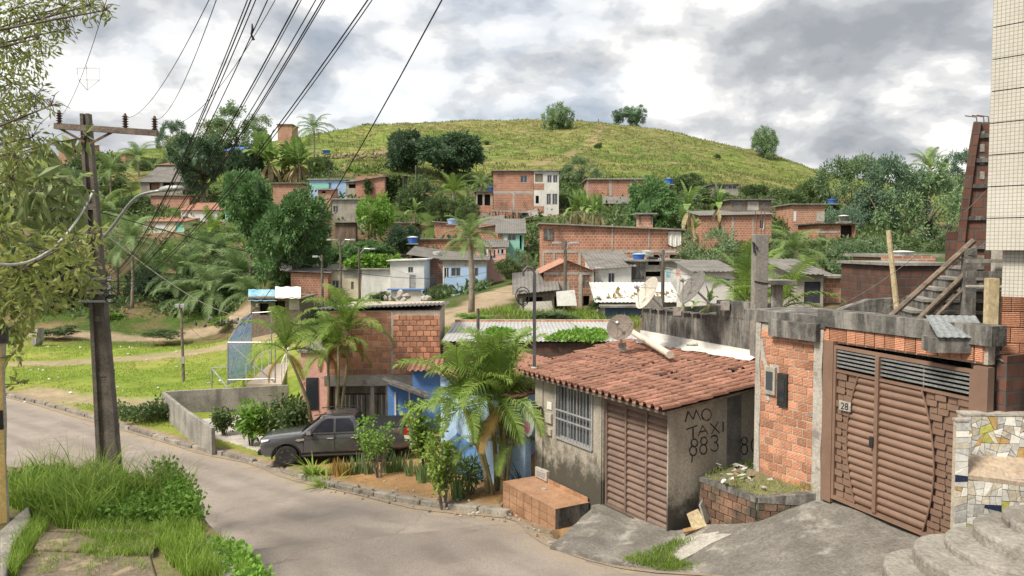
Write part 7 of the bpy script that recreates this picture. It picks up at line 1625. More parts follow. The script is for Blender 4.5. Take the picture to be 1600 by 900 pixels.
def banana(px, yb, yt, Y, label, n=9, stems=2, spread=.5, group='banana clumps among the houses', seed=0, dead=2):
    rr = random.Random(seed + int(px)); P = at(px, yb, Y); H = (yb - yt) * Y / F; t = thing('banana_plant', label, 'banana plant', P, 0, group); s = H * .58 / 2.3
    for k in range(stems):
        b = Vector((rr.uniform(-spread, spread) if k else 0, rr.uniform(-spread, spread) if k else 0, 0)); T = b + Vector((rr.uniform(-.2, .2), rr.uniform(-.2, .2), H * rr.uniform(.38, .52))); mb = MB(); mb.tube([b + Vector((0, 0, -.6)), b.lerp(T, .5), T], [.14 * s + .05, .11 * s + .04, .06], 7); mb.build('stem', MT['palmstem'], t, smooth=True)
        for j in range(n): inst('leaf', BN[min(3, int(4 * j / n))], t, T, (0, rr.uniform(-.1, .1), j * 2.4 + rr.uniform(-.3, .3)), (s * rr.uniform(.85, 1.15),) * 3)
        for j in range(dead): inst('leaf', BND, t, T + Vector((0, 0, -.1)), (0, rr.uniform(.1, .5), rr.uniform(0, 6.28)), (s,) * 3)

# ------------------------------------------------------------------ trees placed from the photograph
tree('grey', 368, 163, 240, 78, 188, 'large grey-green tree on the left skyline', 0); tree('pale', 330, 184, 245, 60, 186, 'pale airy tree left of the large skyline tree', 1); tree('pale', 402, 178, 240, 52, 192, 'pale airy tree right of the large skyline tree', 0)
tree('bluish', 266, 190, 245, 46, 195, 'dark bluish tree at the right end of the crossarm', 0); tree('pale', 288, 208, 290, 70, 160, 'yellow-green feathery tree below the skyline trees', 0); tree('mid', 240, 240, 300, 70, 150, 'green tree under the crossarm right end', 1)
tree('dark', 318, 214, 322, 84, 114, 'tall dark mango tree on the left hillside', 0); tree('dark', 385, 232, 300, 58, 122, 'dark mango tree right of the blue tarpaulin roof', 1); tree('mango', 392, 272, 412, 92, 76, 'rounded mango tree, left half of the big pair', 0); tree('mango', 462, 302, 432, 124, 72, 'broad mango tree above the brick side house', 1)
tree('dark', 630, 204, 288, 68, 124, 'dark mango tree left of the wide one on the hill foot', 1); tree('dark', 706, 210, 292, 110, 121, 'wide dark mango tree on the hill foot', 0)
tree('round', 871, 160, 217, 56, 205, 'round lone tree standing on the grassy hill', 0); tree('round', 988, 166, 202, 46, 235, 'dark tree just behind the hill crest', 1); tree('round', 966, 172, 200, 22, 236, 'small bush joined to the dark crest tree', 1); tree('round', 1195, 197, 250, 50, 200, 'lone tree on the right shoulder of the hill', 0); tree('bluish', 575, 193, 201, 20, 218, 'tiny shrub on the left hill crest', 0, 'bush')
tree('bright', 585, 302, 372, 74, 88, 'bright green rounded tree below the ivy shed', 0); tree('mid', 655, 276, 342, 66, 102, 'mid green tree below the dark mango pair', 0); tree('mid', 690, 305, 345, 60, 96, 'leafy tree left of the young palm', 1); tree('mid', 735, 315, 350, 40, 94, 'small leafy tree right of the young palm', 0); tree('dark', 632, 352, 404, 52, 82, 'dark tree before the small brick room', 0); tree('mango', 575, 378, 420, 80, 80, 'dark bushes behind the cream house', 0, 'bush')
tree('mango', 1020, 280, 358, 80, 74, 'dense dark mango tree above the long brick house', 1); tree('sparse', 1112, 362, 480, 122, 50, 'sparse umbrella-shaped tree above the parapet', 0); tree('mid', 1062, 392, 470, 36, 48, 'slim leafy tree at the right end of the brick row', 0)
tree('grey', 1330, 244, 400, 112, 98, 'tall light grey-green tree left of the dark canopy', 1); tree('bluish', 1385, 250, 410, 110, 92, 'big bluish tree in the middle of the right canopy', 0); tree('grey', 1450, 256, 415, 150, 88, 'huge spreading tree next to the brick pier', 0); tree('mid', 1270, 272, 335, 60, 118, 'yellow-green tree at the right foot of the hill', 0); tree('bluish', 1500, 232, 310, 60, 135, 'dark distant tree against the sky by the pier', 1); tree('mid', 1430, 262, 330, 90, 130, 'bright canopy behind the huge spreading tree', 1); tree('bluish', 1310, 320, 410, 70, 86, 'dark bluish tree behind the brick house with tank', 1); tree('mid', 1290, 300, 350, 46, 100, 'light tree right above the brick house with tank', 1)
tree('grey', 1345, 372, 480, 120, 46, 'broad bush-like tree right of the tall coconut palm', 1); tree('mid', 1300, 385, 470, 60, 48, 'green tree between the coconut palm and the broad bush', 0); tree('bushb', 1372, 452, 480, 50, 40, 'bright leafy shrub below the broad bush', 0)
tree('grey', 810, 390, 440, 60, 63, 'thin shrubby tree at the top of the dirt path', 0); tree('grey', 905, 245, 290, 60, 118, 'greyish shrub patch above the white veranda', 0); tree('mid', 1075, 268, 305, 60, 108, 'bush right of the hillside blue tank', 0); tree('mid', 880, 300, 335, 40, 98, 'bush right of the white veranda', 1)
tree('mid', 150, 230, 330, 120, 130, 'green tree behind the pole top', 0); tree('grey', 100, 260, 380, 130, 110, 'grey-green tree left of the leaning pole', 1); tree('dark', 60, 370, 500, 120, 78, 'dark tree at the far left of the field', 0); tree('mid', 130, 400, 500, 90, 80, 'leafy tree behind the leaning pole at the field edge', 1); tree('dark', 225, 420, 505, 70, 84, 'dark undergrowth below the left coconut palm', 1, 'bush'); tree('dark', 300, 440, 510, 110, 84, 'dark shaded thicket behind the field hut', 0, 'bush'); tree('dark', 400, 440, 505, 70, 78, 'dark thicket left of the tarpaulin shack', 1, 'bush'); tree('mid', 215, 300, 350, 60, 112, 'bush left of the brown retaining wall', 0, 'bush'); tree('grey', 340, 380, 470, 100, 82, 'leafy mound behind the feathery palms', 0)
tree('mid', 500, 240, 285, 50, 128, 'shrubs under the tall skyline palm', 1, 'bush'); tree('bright', 560, 262, 290, 70, 124, 'bright grass bank shrubs below the landslide', 0, 'bush'); tree('mango', 540, 385, 430, 70, 84, 'dark shrub behind the twin-lamp pole', 1, 'bush'); tree('mid', 690, 440, 475, 40, 66, 'low bush beside the light blue house', 0, 'bush')
tree('bright', 780, 345, 372, 30, 88, 'small bright shrub behind the turquoise house', 0, 'bush'); tree('mid', 1050, 320, 352, 40, 86, 'bush between mango tree and banana plants', 0, 'bush'); tree('mid', 1215, 380, 440, 60, 56, 'bush below the red brick house', 1, 'bush'); tree('mid', 1165, 400, 470, 60, 42, 'bush behind the bare concrete column', 0, 'bush'); tree('mid', 1225, 290, 335, 60, 112, 'leafy bush on the right hill foot', 0, 'bush'); tree('mid', 1180, 285, 318, 50, 115, 'leafy bush right of the grey hill hut', 1, 'bush'); tree('mid', 730, 268, 305, 50, 118, 'bush right of the wide dark mango', 1, 'bush')
for i, (px, yb, h, w, Y, lab) in enumerate(((170, 508, 22, 60, 74, 'low bush on the left field bank'), (90, 525, 14, 60, 66, 'weedy strip bush on the field, left'), (250, 528, 12, 70, 66, 'weedy strip bush on the field, behind the lamp post'), (345, 512, 16, 40, 68, 'low bush left of the rubbish heap'), (600, 470, 14, 50, 68, 'weeds before the white garden wall'), (860, 498, 10, 80, 40, 'weeds along the shed back wall'), (740, 500, 9, 70, 40, 'weeds beside the coconut palm foot'), (930, 484, 18, 20, 42, 'small green tree before the crumbling shelter'), (790, 430, 24, 40, 62, 'bush below the pink house'), (560, 478, 12, 60, 64, 'weeds before the cream house'), (1010, 330, 20, 30, 84, 'bush behind the chimney-like box'), (1120, 320, 22, 60, 88, 'bush below the grey hill hut'), (1360, 470, 30, 60, 36, 'bush left of the brick outhouse'))):
    tree('bush' if i % 3 else 'bushb', px, yb - h, yb, w, Y, lab, i, 'bush', trunk=False)
tree('bush', 1420, 378, 425, 90, 60, 'dense bush left of the outhouse roof', 0, 'bush', trunk=False); tree('bush', 1480, 372, 425, 80, 58, 'dense bush behind the stairway', 1, 'bush', trunk=False)
# palms
palm(736, 490, 733, 372, 46, 2.1, 'tall coconut palm in the valley before the light blue house', n=20, r=.17, dry=3); palm(1246, 480, 1243, 392, 42, 2.3, 'coconut palm with wide crown behind the bare column', n=20, r=.2); palm(205, 494, 205, 374, 78, 4.2, 'coconut palm at the field edge right of the leaning pole', 'cocod', n=20, dry=2)
palm(180, 500, 182, 395, 84, 4.0, 'coconut palm half hidden behind the leaning pole', 'cocod', n=16); palm(330, 440, 332, 362, 84, 3.0, 'bright young palm above the feathery palm clump', 'bright', n=14)
for k, (px, py, Y, fl, lab) in enumerate(((285, 430, 80, 3.8, 'feathery palm at the left of the dense clump'), (330, 400, 82, 4.0, 'feathery palm at the top of the dense clump'), (375, 430, 78, 4.0, 'feathery palm at the right of the dense clump'), (330, 455, 76, 3.6, 'feathery palm low in the middle of the clump'), (395, 462, 74, 3.2, 'feathery palm drooping towards the shack'), (295, 470, 78, 3.2, 'feathery palm drooping over the field hut'))):
    palm(px, py + 45, px, py, Y, fl * 1.15, lab, 'cocod', n=30, name='feathery_palm', group='feathery palms beside the field')
palm(490, 252, 490, 200, 150, 4.6, 'tall palm on the skyline right of the hilltop brick box', 'cocod', n=18); palm(215, 300, 216, 246, 140, 4.4, 'palm below the crossarm right half', 'cocod', n=16); palm(172, 330, 172, 268, 118, 4.6, 'palm right beside the pole top', 'coco', n=16); palm(262, 290, 262, 250, 145, 3.8, 'palm left of the upper plaster house', 'coco', n=14); palm(110, 300, 112, 300, 90, 4.0, 'palm behind the left branches', 'coco', n=16)
palm(160, 300, 160, 330, 85, 4.0, 'palm fronds just behind the leaning pole', 'coco', n=16)
palm(708, 338, 708, 300, 98, 3.2, 'young palm below the wide dark mango', 'bright', n=12); palm(752, 332, 752, 288, 100, 2.6, 'small palm left of the tall brick house', 'coco', n=14)
palm(1175, 490, 1165, 470, 22, 2.0, 'young coconut palm spreading bright fronds left of the bare column', 'bright', n=12, r=.1); palm(1215, 490, 1222, 476, 21, 1.7, 'young coconut palm right of the bare column', 'bright', n=9, r=.1)
palm(1450, 330, 1452, 262, 110, 3.6, 'palm crown rising from the right canopy', 'bright', n=14)
for px, py, Y, w, lab in ((640, 212, 200, 12, 'small shrub on the hill above the left dark mango'), (760, 226, 178, 10, 'small shrub on the hill right of the wide dark mango'), (935, 232, 176, 14, 'small shrub on the hill right below the round lone tree'), (1040, 226, 200, 10, 'small shrub on the hill below the crest trees, to their right'), (1120, 248, 180, 12, 'small shrub on the hill left of the shoulder tree'), (1010, 262, 150, 14, 'small shrub low on the hill above the columned brick house'), (700, 205, 212, 9, 'tiny shrub near the hill crest left of the round lone tree')): tree('bush', px, py - w * .6, py, w, Y, lab, int(px), 'bush', 'shrubs on the grassy hill', trunk=False)
# bananas
banana(915, 352, 300, 70, 'big banana clump above the long brick house, left stems', 9, 2, .9); banana(938, 352, 305, 69, 'big banana clump above the long brick house, right stems', 9, 2, .7, seed=2); banana(892, 352, 310, 71, 'banana plant at the left of the big clump', 8, 1, seed=3); banana(1078, 365, 288, 62, 'tall banana plant right of the dense mango tree', 8, 1); banana(1125, 350, 294, 64, 'slender banana plant before the plank shack', 8, 1); banana(1085, 380, 338, 60, 'young banana plant at the roof end', 7, 1, seed=5)
banana(420, 292, 212, 122, 'banana clump with hanging dead leaves, left one', 10, 3, 1.6, dead=8); banana(470, 292, 220, 120, 'banana clump with hanging dead leaves, right one', 10, 3, 1.6, dead=7, seed=4); banana(450, 288, 226, 124, 'banana plant between the two big clumps', 9, 2, 1.2, dead=5, seed=7); banana(580, 362, 318, 86, 'banana plant in front of the bright tree', 8, 1, seed=3); banana(648, 350, 310, 94, 'banana plant by the mid green tree', 8, 1, seed=8); banana(380, 405, 368, 82, 'small banana plant beside the feathery palms', 8, 1); banana(268, 405, 372, 84, 'bright banana plant left of the feathery palms', 8, 1, seed=6)
banana(1067, 500, 448, 22.8, 'bright young banana leaf behind the pale dish', 4, 1, .1, dead=0, seed=1); banana(1100, 500, 446, 22.2, 'bright young banana plant below the grey dish', 5, 1, .1, dead=0, seed=2)
# ------------------------------------------------------------------ garden bed
def bed_z(px, py, Y=None): 
    p = onground(px, py, 12, 60); return p
# areca palms
AG = 'areca palms in the front gardens'
def areca(pb, pt, Y, fl, label, n=9, dry=1, r=.055, seed=0, Yb=None):
    return palm(pb[0], pb[1], pt[0], pt[1], Y, fl, label, 'areca', n, r, 'areca_palm', AG, dry, MT['palmstem'], seed)
areca((490, 655), (446, 545), 29.8, 2.06, 'areca palm leaning left before the brick house', 10, 2); areca((512, 655), (510, 545), 30.2, 1.89, 'areca palm with upright stem at the brick house corner', 9, 3, seed=2); areca((530, 655), (545, 512), 30.4, 2.06, 'areca palm with the highest crown before the brick wall', 10, 2, seed=3); areca((524, 655), (528, 535), 30.0, 1.77, 'areca palm between the upright and the highest one', 8, 2, seed=4)
areca((768, 772), (722, 628), 21.0, 2.18, 'areca palm with stem bending left before the blue wall', 12, 2, .075, seed=5); areca((784, 770), (786, 622), 20.9, 2.24, 'areca palm with straight ringed stem before the blue wall', 13, 2, .075, seed=6); areca((776, 772), (762, 615), 21.3, 2.12, 'areca palm rising behind the bending one', 11, 1, .06, seed=7); areca((790, 772), (800, 690), 20.7, 1.18, 'short young areca shoot at the foot of the palms', 9, 0, .04, seed=8)
areca((778, 772), (780, 600), 21.5, 2.24, 'areca palm with the tallest bright fronds over the blue wall', 9, 0, .06, seed=11); areca((772, 774), (752, 690), 20.8, 1.06, 'low areca shoot left of the palm stems', 8, 0, .04, seed=12)
# shrubs with round leaf whorls
def stem_shrub(px, yb, Y, H, n, label, lf, whorl=.22, L=.12, W=.10, per=38, spread=.5, name='shrub', nwh=5, seed=0, zfix=None):
    P = at(px, yb, Y); g = gz(P.x, P.y); P.z = g if zfix is None else zfix; rng = np.random.default_rng(seed + int(px)); rr = random.Random(seed + int(px)); t = thing(name, label, 'shrub', P, 0); Q = []
    for k in range(n):
        a = rr.uniform(0, 6.28); d = rr.uniform(.2, 1) * spread; h = H * rr.uniform(.6, 1.0); pts = [Vector((0.05 * math.cos(a), .05 * math.sin(a), -.1)), Vector((d * .5 * math.cos(a), d * .5 * math.sin(a), h * .55)), Vector((d * math.cos(a), d * math.sin(a), h))]
        mb = MB(); mb.tube(pts, [.022, .016, .008], 5); mb.build('stem', MT['bark'], t)
        for j in range(nwh):
            f = .35 + .65 * (j + 1) / nwh; c = pts[1].lerp(pts[2], max(0, (f - .55) / .45)) if f > .55 else pts[0].lerp(pts[1], f / .55); c = np.array(c) + rng.normal(0, .05 * spread, 3)
            o = unit(rng.normal(size=(per, 3)) + np.array([0, 0, .25])); base = c + o * whorl * rng.uniform(.2, 1, per)[:, None]; Q.append(leaves(rng, base, o + rng.normal(size=(per, 3)) * .4, L, W))
    inst('foliage', np_mesh('foliage', np.concatenate(Q), lf), t); return t
stem_shrub(693, 778, 20.3, 2.0, 9, 'shrub with curly round leaves on bare stems before the blue wall', LF['areca'], .17, .10, .10, 34, .65, nwh=4)
stem_shrub(668, 720, 23.6, 2.2, 8, 'yellow-green curly shrub behind the truck tail', LF['areca'], .22, .12, .11, 34, .7, nwh=5, seed=2)
stem_shrub(592, 745, 24.2, 1.95, 7, 'slender small tree with sparse leaves before the truck doors', LF['bright'], .19, .10, .08, 26, .75, nwh=3, seed=3, name='sapling'); stem_shrub(572, 735, 24.9, 1.9, 3, 'thin sapling with a leafy tuft before the truck cab', LF['bright'], .20, .10, .09, 34, .25, nwh=2, seed=13, name='sapling')
stem_shrub(392, 702, 30.5, 1.6, 6, 'young tree with large drooping leaves at the truck nose', LF['bright'], .34, .30, .13, 26, .45, nwh=3, seed=4, name='sapling'); stem_shrub(455, 690, 30.6, 1.7, 12, 'leafy green shrub above the truck bonnet', LF['mid'], .34, .22, .10, 40, .9, nwh=4, seed=5); stem_shrub(350, 702, 32.5, 1.1, 9, 'small rounded shrub beside the concrete wall', LF['mid'], .28, .13, .08, 50, .5, nwh=3, seed=6); stem_shrub(420, 700, 31.0, 1.0, 9, 'tangle of weeds between wall and truck', LF['grass'], .3, .18, .08, 40, .8, nwh=3, seed=8); stem_shrub(230, 672, 35, .8, 9, 'green scrub against the field bank', LF['mid'], .35, .16, .09, 50, 1.2, nwh=3, seed=9)
stem_shrub(735, 770, 21.2, .9, 8, 'low bush of spiky leaves between curly shrub and palms', LF['spike'], .2, .3, .05, 20, .35, nwh=2, seed=10)
# sword-leaved plants
def sword(px, yb, Y, H, n, label, lf, spread=.28, w=.05, arch=.25, name='sword_plant', group=None):
    P = at(px, yb, Y); P.z = gz(P.x, P.y) - .02; rr = random.Random(int(px * 7)); t = thing(name, label, 'plant', P, rr.uniform(0, 6), group); mes = []
    for v in range(2):
        mb = MB()
        for i in range(6):
            f = i / 5; ww = w * (1 - f ** 2) * .5 + .002; y = arch * f * f * H; mb.v += [(-ww, y, H * f * (1 - .25 * arch * f)), (ww, y, H * f * (1 - .25 * arch * f))]
        for i in range(5): mb.f.append((2 * i, 2 * i + 1, 2 * i + 3, 2 * i + 2)); mb.m.append(0)
        mes.append(mb.mesh('blade', lf))
    for k in range(n):
        a = rr.uniform(0, 6.28); d = spread * math.sqrt(rr.random()); inst('blade', rr.choice(mes), t, (d * math.cos(a), d * math.sin(a), 0), (-rr.uniform(.0, .18 + arch * 1.2), 0, a - math.pi / 2), (rr.uniform(.8, 1.3),) * 2 + (rr.uniform(.6, 1.1),))
sword(490, 742, 25.6, .75, 70, 'bright arching grass clump at the truck front wheel', LF['grass'], .3, .05, .65, 'grass_clump'); sword(512, 758, 24.2, .70, 60, 'bright arching grass clump at the kerb', LF['grass'], .28, .05, .65, 'grass_clump')
sg = 'sword plants along the truck side'
for k, (px, yb, Y, h, lab, lf) in enumerate(((528, 738, 25.4, .55, 'yellowish sword plant right of the arching grass', 'dry'), (545, 737, 25.3, .55, 'sword plant left of the thin sapling', 'spike'), (560, 738, 25.2, .72, 'tall sword plant at the thin sapling', 'spike'), (578, 737, 25.1, .55, 'sword plant between the two saplings', 'spike'), (605, 734, 25.0, .55, 'sword plant right of the slender small tree', 'spike'), (622, 730, 25.0, .72, 'tall sword plant below the truck bed', 'spike'), (645, 738, 24.2, .55, 'sword plant left of the yellow-green shrub', 'spike'), (662, 748, 23.2, .6, 'sword plant at the foot of the yellow-green shrub', 'spike'), (716, 772, 20.9, .7, 'sword plant right of the curly shrub stems', 'spike'), (535, 742, 25.0, .5, 'short sword plant in the first row', 'dry'))):
    sword(px, yb, Y, h, 34, lab, LF[lf], .26, .055, .06, group=sg)
sword(822, 742, 20.35, 1.1, 46, 'dark spiky agave-like plant at the grey house corner', mat('dark_spike', (.035, .045, .04), (.06, .07, .05), 3, .6, .1), .1, .06, .35, 'spiky_plant')

# ------------------------------------------------------------------ grass and weeds
def blades(rng, P, H, W, lean, nseg=3, curl=.5):
    """P (n,3) -> quads for tapering bent blades"""
    n = len(P); a = rng.uniform(0, 2 * np.pi, n); d = np.stack([np.cos(a), np.sin(a), np.zeros(n)], 1); s = np.stack([-np.sin(a), np.cos(a), np.zeros(n)], 1); b = rng.uniform(0, 2 * np.pi, n); s = np.stack([np.cos(b), np.sin(b), np.zeros(n)], 1)
    H = H * rng.uniform(.55, 1.25, n); ln = lean * rng.uniform(.2, 1.4, n); Q = []
    def pt(f): return P + d * (ln * H * (f ** 1.8))[:, None] + np.array([0, 0, 1.]) * (H * (f - curl * .4 * ln * f ** 2.5))[:, None]
    for i in range(nseg):
        f0, f1 = i / nseg, (i + 1) / nseg; w0, w1 = W * (1 - f0 ** 1.5) * .5, W * (1 - f1 ** 1.5) * .5 + .0008
        Q.append(np.stack([pt(f0) - s * w0, pt(f0) + s * w0, pt(f1) + s * w1, pt(f1) - s * w1], 1))
    q = np.stack(Q, 1).reshape(-1, 4, 3); return q
def strip_mesh(name, q, m): return np_mesh(name, q, m)
def in_poly(x, y, poly):
    c = np.zeros(len(x), bool); n = len(poly)
    for i in range(n):
        x0, y0 = poly[i]; x1, y1 = poly[(i + 1) % n]; c ^= ((y0 > y) != (y1 > y)) & (x < (x1 - x0) * (y - y0) / (y1 - y0 + 1e-12) + x0)
    return c
def stuff(name, me, label, cat):
    o = bpy.data.objects.new(name, me); link(o); o['kind'] = 'stuff'; tag(o, label, cat); return o
def onz_np(px, py, z):
    dx = (px - 800) / F; dy = (450 - py) / F; vy = _cp + dy * _sp; vz = -_sp + dy * _cp; s = (z - EYE.z) / vz; return np.stack([dx * s, vy * s, np.zeros_like(px) + z], 1)
def verge_grass():
    rng = np.random.default_rng(4)
    def region(poly, n): 
        xs = [p[0] for p in poly]; ys = [p[1] for p in poly]; x = rng.uniform(min(xs), max(xs), n * 3); y = rng.uniform(min(ys), max(ys), n * 3); k = in_poly(x, y, poly); return x[k][:n], y[k][:n]
    A = [(10, 735), (60, 730), (130, 738), (200, 742), (268, 760), (305, 795), (322, 830), (300, 836), (100, 828), (30, 800), (10, 790)]
    x, y = region(A, 11000); P = onz_np(x, y, VZ); cl = fbm(P[:, :2], 1.1, 3); k = cl > .36; P = P[k]; cl = cl[k]; q1 = blades(rng, P, .16 + .62 * np.clip(cl - .3, 0, .6), .018, .7); tall = (rng.random(len(P)) < .22) & (cl > .5); q2 = blades(rng, P[tall], .85, .024, .85, 4); 
    B = [(235, 840), (255, 828), (310, 830), (330, 870), (350, 905), (290, 905), (262, 880)]; x, y = region(B, 2600); q3 = blades(rng, onz_np(x, y, VZ + .03), .28, .014, .5)
    Cc = [(5, 905), (20, 850), (60, 810), (75, 830), (50, 862), (25, 905)]; x, y = region(Cc, 1500); q4 = blades(rng, onz_np(x, y, VZ + .05), .26, .014, .5)
    D = [(120, 860), (215, 838), (250, 850), (235, 870), (130, 868)]; x, y = region(D, 1300); q5 = blades(rng, onz_np(x, y, VZ + .06), .17, .012, .5)
    G = [(110, 832), (160, 826), (250, 828), (240, 842), (160, 850)]; x, y = region(G, 700); q6 = blades(rng, onz_np(x, y, VZ + .1), .2, .013, .5)
    E_ = [(330, 850), (345, 850), (390, 905), (380, 930), (360, 880)]; x, y = region(E_, 500); q7 = blades(rng, onz_np(x, y, VZ - .1), .3, .014, .5)
    stuff('verge_grass', strip_mesh('verge_grass', np.concatenate([q1, q2, q3, q4, q5, q6, q7]), LF['grass']), 'tall green grass overgrowing the near verge around the pole', 'grass')
    # straw seed stalks
    x, y = region([(20, 735), (290, 770), (300, 800), (100, 790)], 130); q = blades(rng, onz_np(x, y, VZ), .95, .008, .45, 4); stuff('dry_stalks', strip_mesh('dry_stalks', q, LF['straw']), 'thin dry seed stalks standing above the verge grass', 'grass')
    # broad-leaved weeds
    def weeds(poly, n, h, L, W, per=7, lift=0.0):
        x, y = region(poly, n); c = np.repeat(onz_np(x, y, VZ), per, 0); c[:, 2] += rng.uniform(.03, h, len(c)) + lift; c[:, :2] += rng.normal(0, .07, (len(c), 2)); return leaves(rng, c, rng.normal(size=c.shape) + np.array([0, -.2, .3]), L, W)
    w = [weeds([(12, 760), (60, 745), (200, 760), (280, 780), (300, 825), (100, 822), (30, 795)], 900, .32, .09, .06), weeds([(240, 760), (268, 750), (300, 790), (318, 830), (280, 820)], 220, .55, .09, .07, 9)]
    stuff('verge_weeds', np_mesh('verge_weeds', np.concatenate(w), LF['bright']), 'broad-leaved weeds mixed into the verge grass', 'weeds')
    v = weeds([(322, 850), (345, 848), (375, 862), (412, 890), (420, 930), (380, 930), (350, 895)], 260, .2, .11, .10, 6); v[:, :, 2] -= .12; stuff('creeper', np_mesh('creeper', v, LF['bright']), 'heart-leaved creeper spilling over the concrete edging', 'creeper')
    # grass patch by the driveway and the planter top
    def patch(poly, n, zf, h, w=.012): x, y = region(poly, n); P = onz_np(x, y, 2.1); P = np.array([tuple(onz(a, b, zf(a, b))) for a, b in zip(x, y)]); return blades(rng, P, h, w, .5)
    q = patch([(970, 876), (1010, 864), (1055, 846), (1085, 842), (1060, 856), (1050, 872), (1080, 884), (1105, 890), (1095, 902), (1040, 893)], 1900, lambda a, b: 2.05 + max(0, (a - 1000)) * .0024 + (890 - b) * .004, .13)
    stuff('driveway_grass', strip_mesh('driveway_grass', q, LF['grass']), 'patch of grass at the foot of the driveway', 'grass')
    q = patch([(1100, 744), (1130, 718), (1190, 722), (1275, 765), (1184, 775)], 1300, lambda a, b: 3.36 + max(0, a - 1184) * .002, .06); stuff('planter_grass', strip_mesh('planter_grass', q, LF['grass']), 'weeds growing on the dark brick planter', 'weeds')
verge_grass()
def tufts():
    rng = np.random.default_rng(9)
    # hill grass
    n = 42000; Y = rng.uniform(118, 236, n); x = rng.uniform(480, 1345, n); X = np.stack([(x - 800) / F * Y, Y], 1); z = ground(X); far = np.clip((X[:, 1] - 110) / 60, 0, 1); z += (fbm(X, 0.07, 3) - .5) * 2.2 * far + (fbm(X, 0.35, 4) - .5) * (0.12 + 0.8 * far)
    k = fbm(X, .25, 12) > .44; P = np.column_stack([X, z - .05])[k]; q = blades(rng, P, .55, .20, .9, 2); stuff('hill_grass', strip_mesh('hill_grass', q, LF['hillg']), 'tussocky yellow-green grass covering the round hill', 'grass')
    n = 30000; P = []
    Y = 34 + 46 * rng.random(n) ** 1.0; x = rng.uniform(10, 420, n); X = np.stack([(x - 800) / F * Y, Y], 1); z = ground(X); k = (z < 2.6) & (fbm(X, .5, 20) > .40); d, _ = road_info(X); k &= d < -.5
    for line, wd in PATHS: k &= seg_dist(X, line) > wd * .8
    enc = [tuple(onz(258, 640, 0)[:2]), tuple(onz(450, 630, 0)[:2]), tuple(onz(480, 730, .2)[:2]), tuple(onz(310, 695, 0)[:2])]; k &= ~in_poly(X[:, 0], X[:, 1], enc)
    z += (fbm(X, 0.35, 4) - .5) * .12; P = np.column_stack([X, z - .02])[k]; q = blades(rng, P, .15, .05, .9, 2); stuff('field_grass', strip_mesh('field_grass', q, LF['fieldg']), 'short patchy grass of the open field', 'grass')
    # weeds by the kerb on the far side and weedy hillside cover
    n = 16000; Y = rng.uniform(60, 125, n); x = rng.uniform(60, 1420, n); X = np.stack([(x - 800) / F * Y, Y], 1); z = ground(X); k = (z > 1.3) & (fbm(X, .3, 30) > .42)
    for line, wd in PATHS: k &= seg_dist(X, line) > wd
    P = np.column_stack([X, z])[k]; c = np.repeat(P, 4, 0); c += rng.normal(0, .25, c.shape); c[:, 2] += .25; q = leaves(rng, c, rng.normal(size=c.shape) + np.array([0, 0, .6]), .55, .26); stuff('hillside_scrub', np_mesh('hillside_scrub', q, LF['mid']), 'low green scrub covering the ground between the hillside houses', 'scrub')
    n = 5000; Y = rng.uniform(37.2, 47, n); x = rng.uniform(690, 1000, n); X = np.stack([(x - 800) / F * Y, Y], 1); z = ground(X); k = np.ones(n, bool)
    for line, wd in PATHS: k &= seg_dist(X, line) > wd
    P = np.column_stack([X, z])[k]; q = blades(rng, P, .35, .06, .7, 2); stuff('terrace_grass', strip_mesh('terrace_grass', q, LF['grass']), 'green grass strip behind the long shed roof', 'grass')
tufts()
# creepers on the shed roof and the white wall
def creepers():
    rng = np.random.default_rng(14)
    def mass(poly, Y, n, L, W, thick, lf, label, name='creeper', Yslope=0):
        xs = [p[0] for p in poly]; ys = [p[1] for p in poly]; x = rng.uniform(min(xs), max(xs), n * 3); y = rng.uniform(min(ys), max(ys), n * 3); k = in_poly(x, y, poly); x, y = x[k][:n], y[k][:n]
        P = np.array([tuple(at(a, b, Y + Yslope * (max(ys) - b) / (max(ys) - min(ys)) + rng.uniform(-thick, thick))) for a, b in zip(x, y)]); stuff(name, np_mesh(name, leaves(rng, P, rng.normal(size=P.shape) + np.array([0, -.4, .5]), L, W), lf), label, 'creeper')
    mass([(850, 531), (870, 522), (900, 515), (940, 515), (950, 524), (940, 532)], 29.5, 1500, .16, .13, .25, LF['bright'], 'bright leafy creeper growing over the right end of the shed roof', Yslope=2.5)
    mass([(752, 520), (775, 512), (805, 516), (800, 526), (770, 526)], 30.0, 500, .15, .12, .25, LF['bright'], 'bright leafy creeper on the left end of the shed roof', Yslope=1.5)
    mass([(535, 412), (560, 402), (625, 402), (616, 418), (606, 440), (600, 422), (572, 420)], 71, 1500, .45, .35, .5, LF['bright'], 'light green creeper hanging over the white garden wall'); mass([(601, 276), (630, 276), (632, 303), (598, 304)], 105.6, 600, .5, .4, .15, LF['mid'], 'dark ivy leaves on the upper wall')
    mass([(568, 285), (576, 278), (582, 300), (572, 304)], 103.8, 150, .4, .3, .1, LF['mid'], 'ivy streak on the slanted brick shed'); mass([(150, 640), (250, 636), (270, 650), (258, 672), (200, 670), (150, 655)], 36, 700, .2, .14, .5, LF['mid'], 'scrubby weeds along the field bank beside the road')
    mass([(960, 455), (1050, 455), (1056, 466), (940, 468)], 42.4, 60, .3, .2, .1, LF['straw'], 'dry leaf litter on the crumbling shelter roof')
creepers()

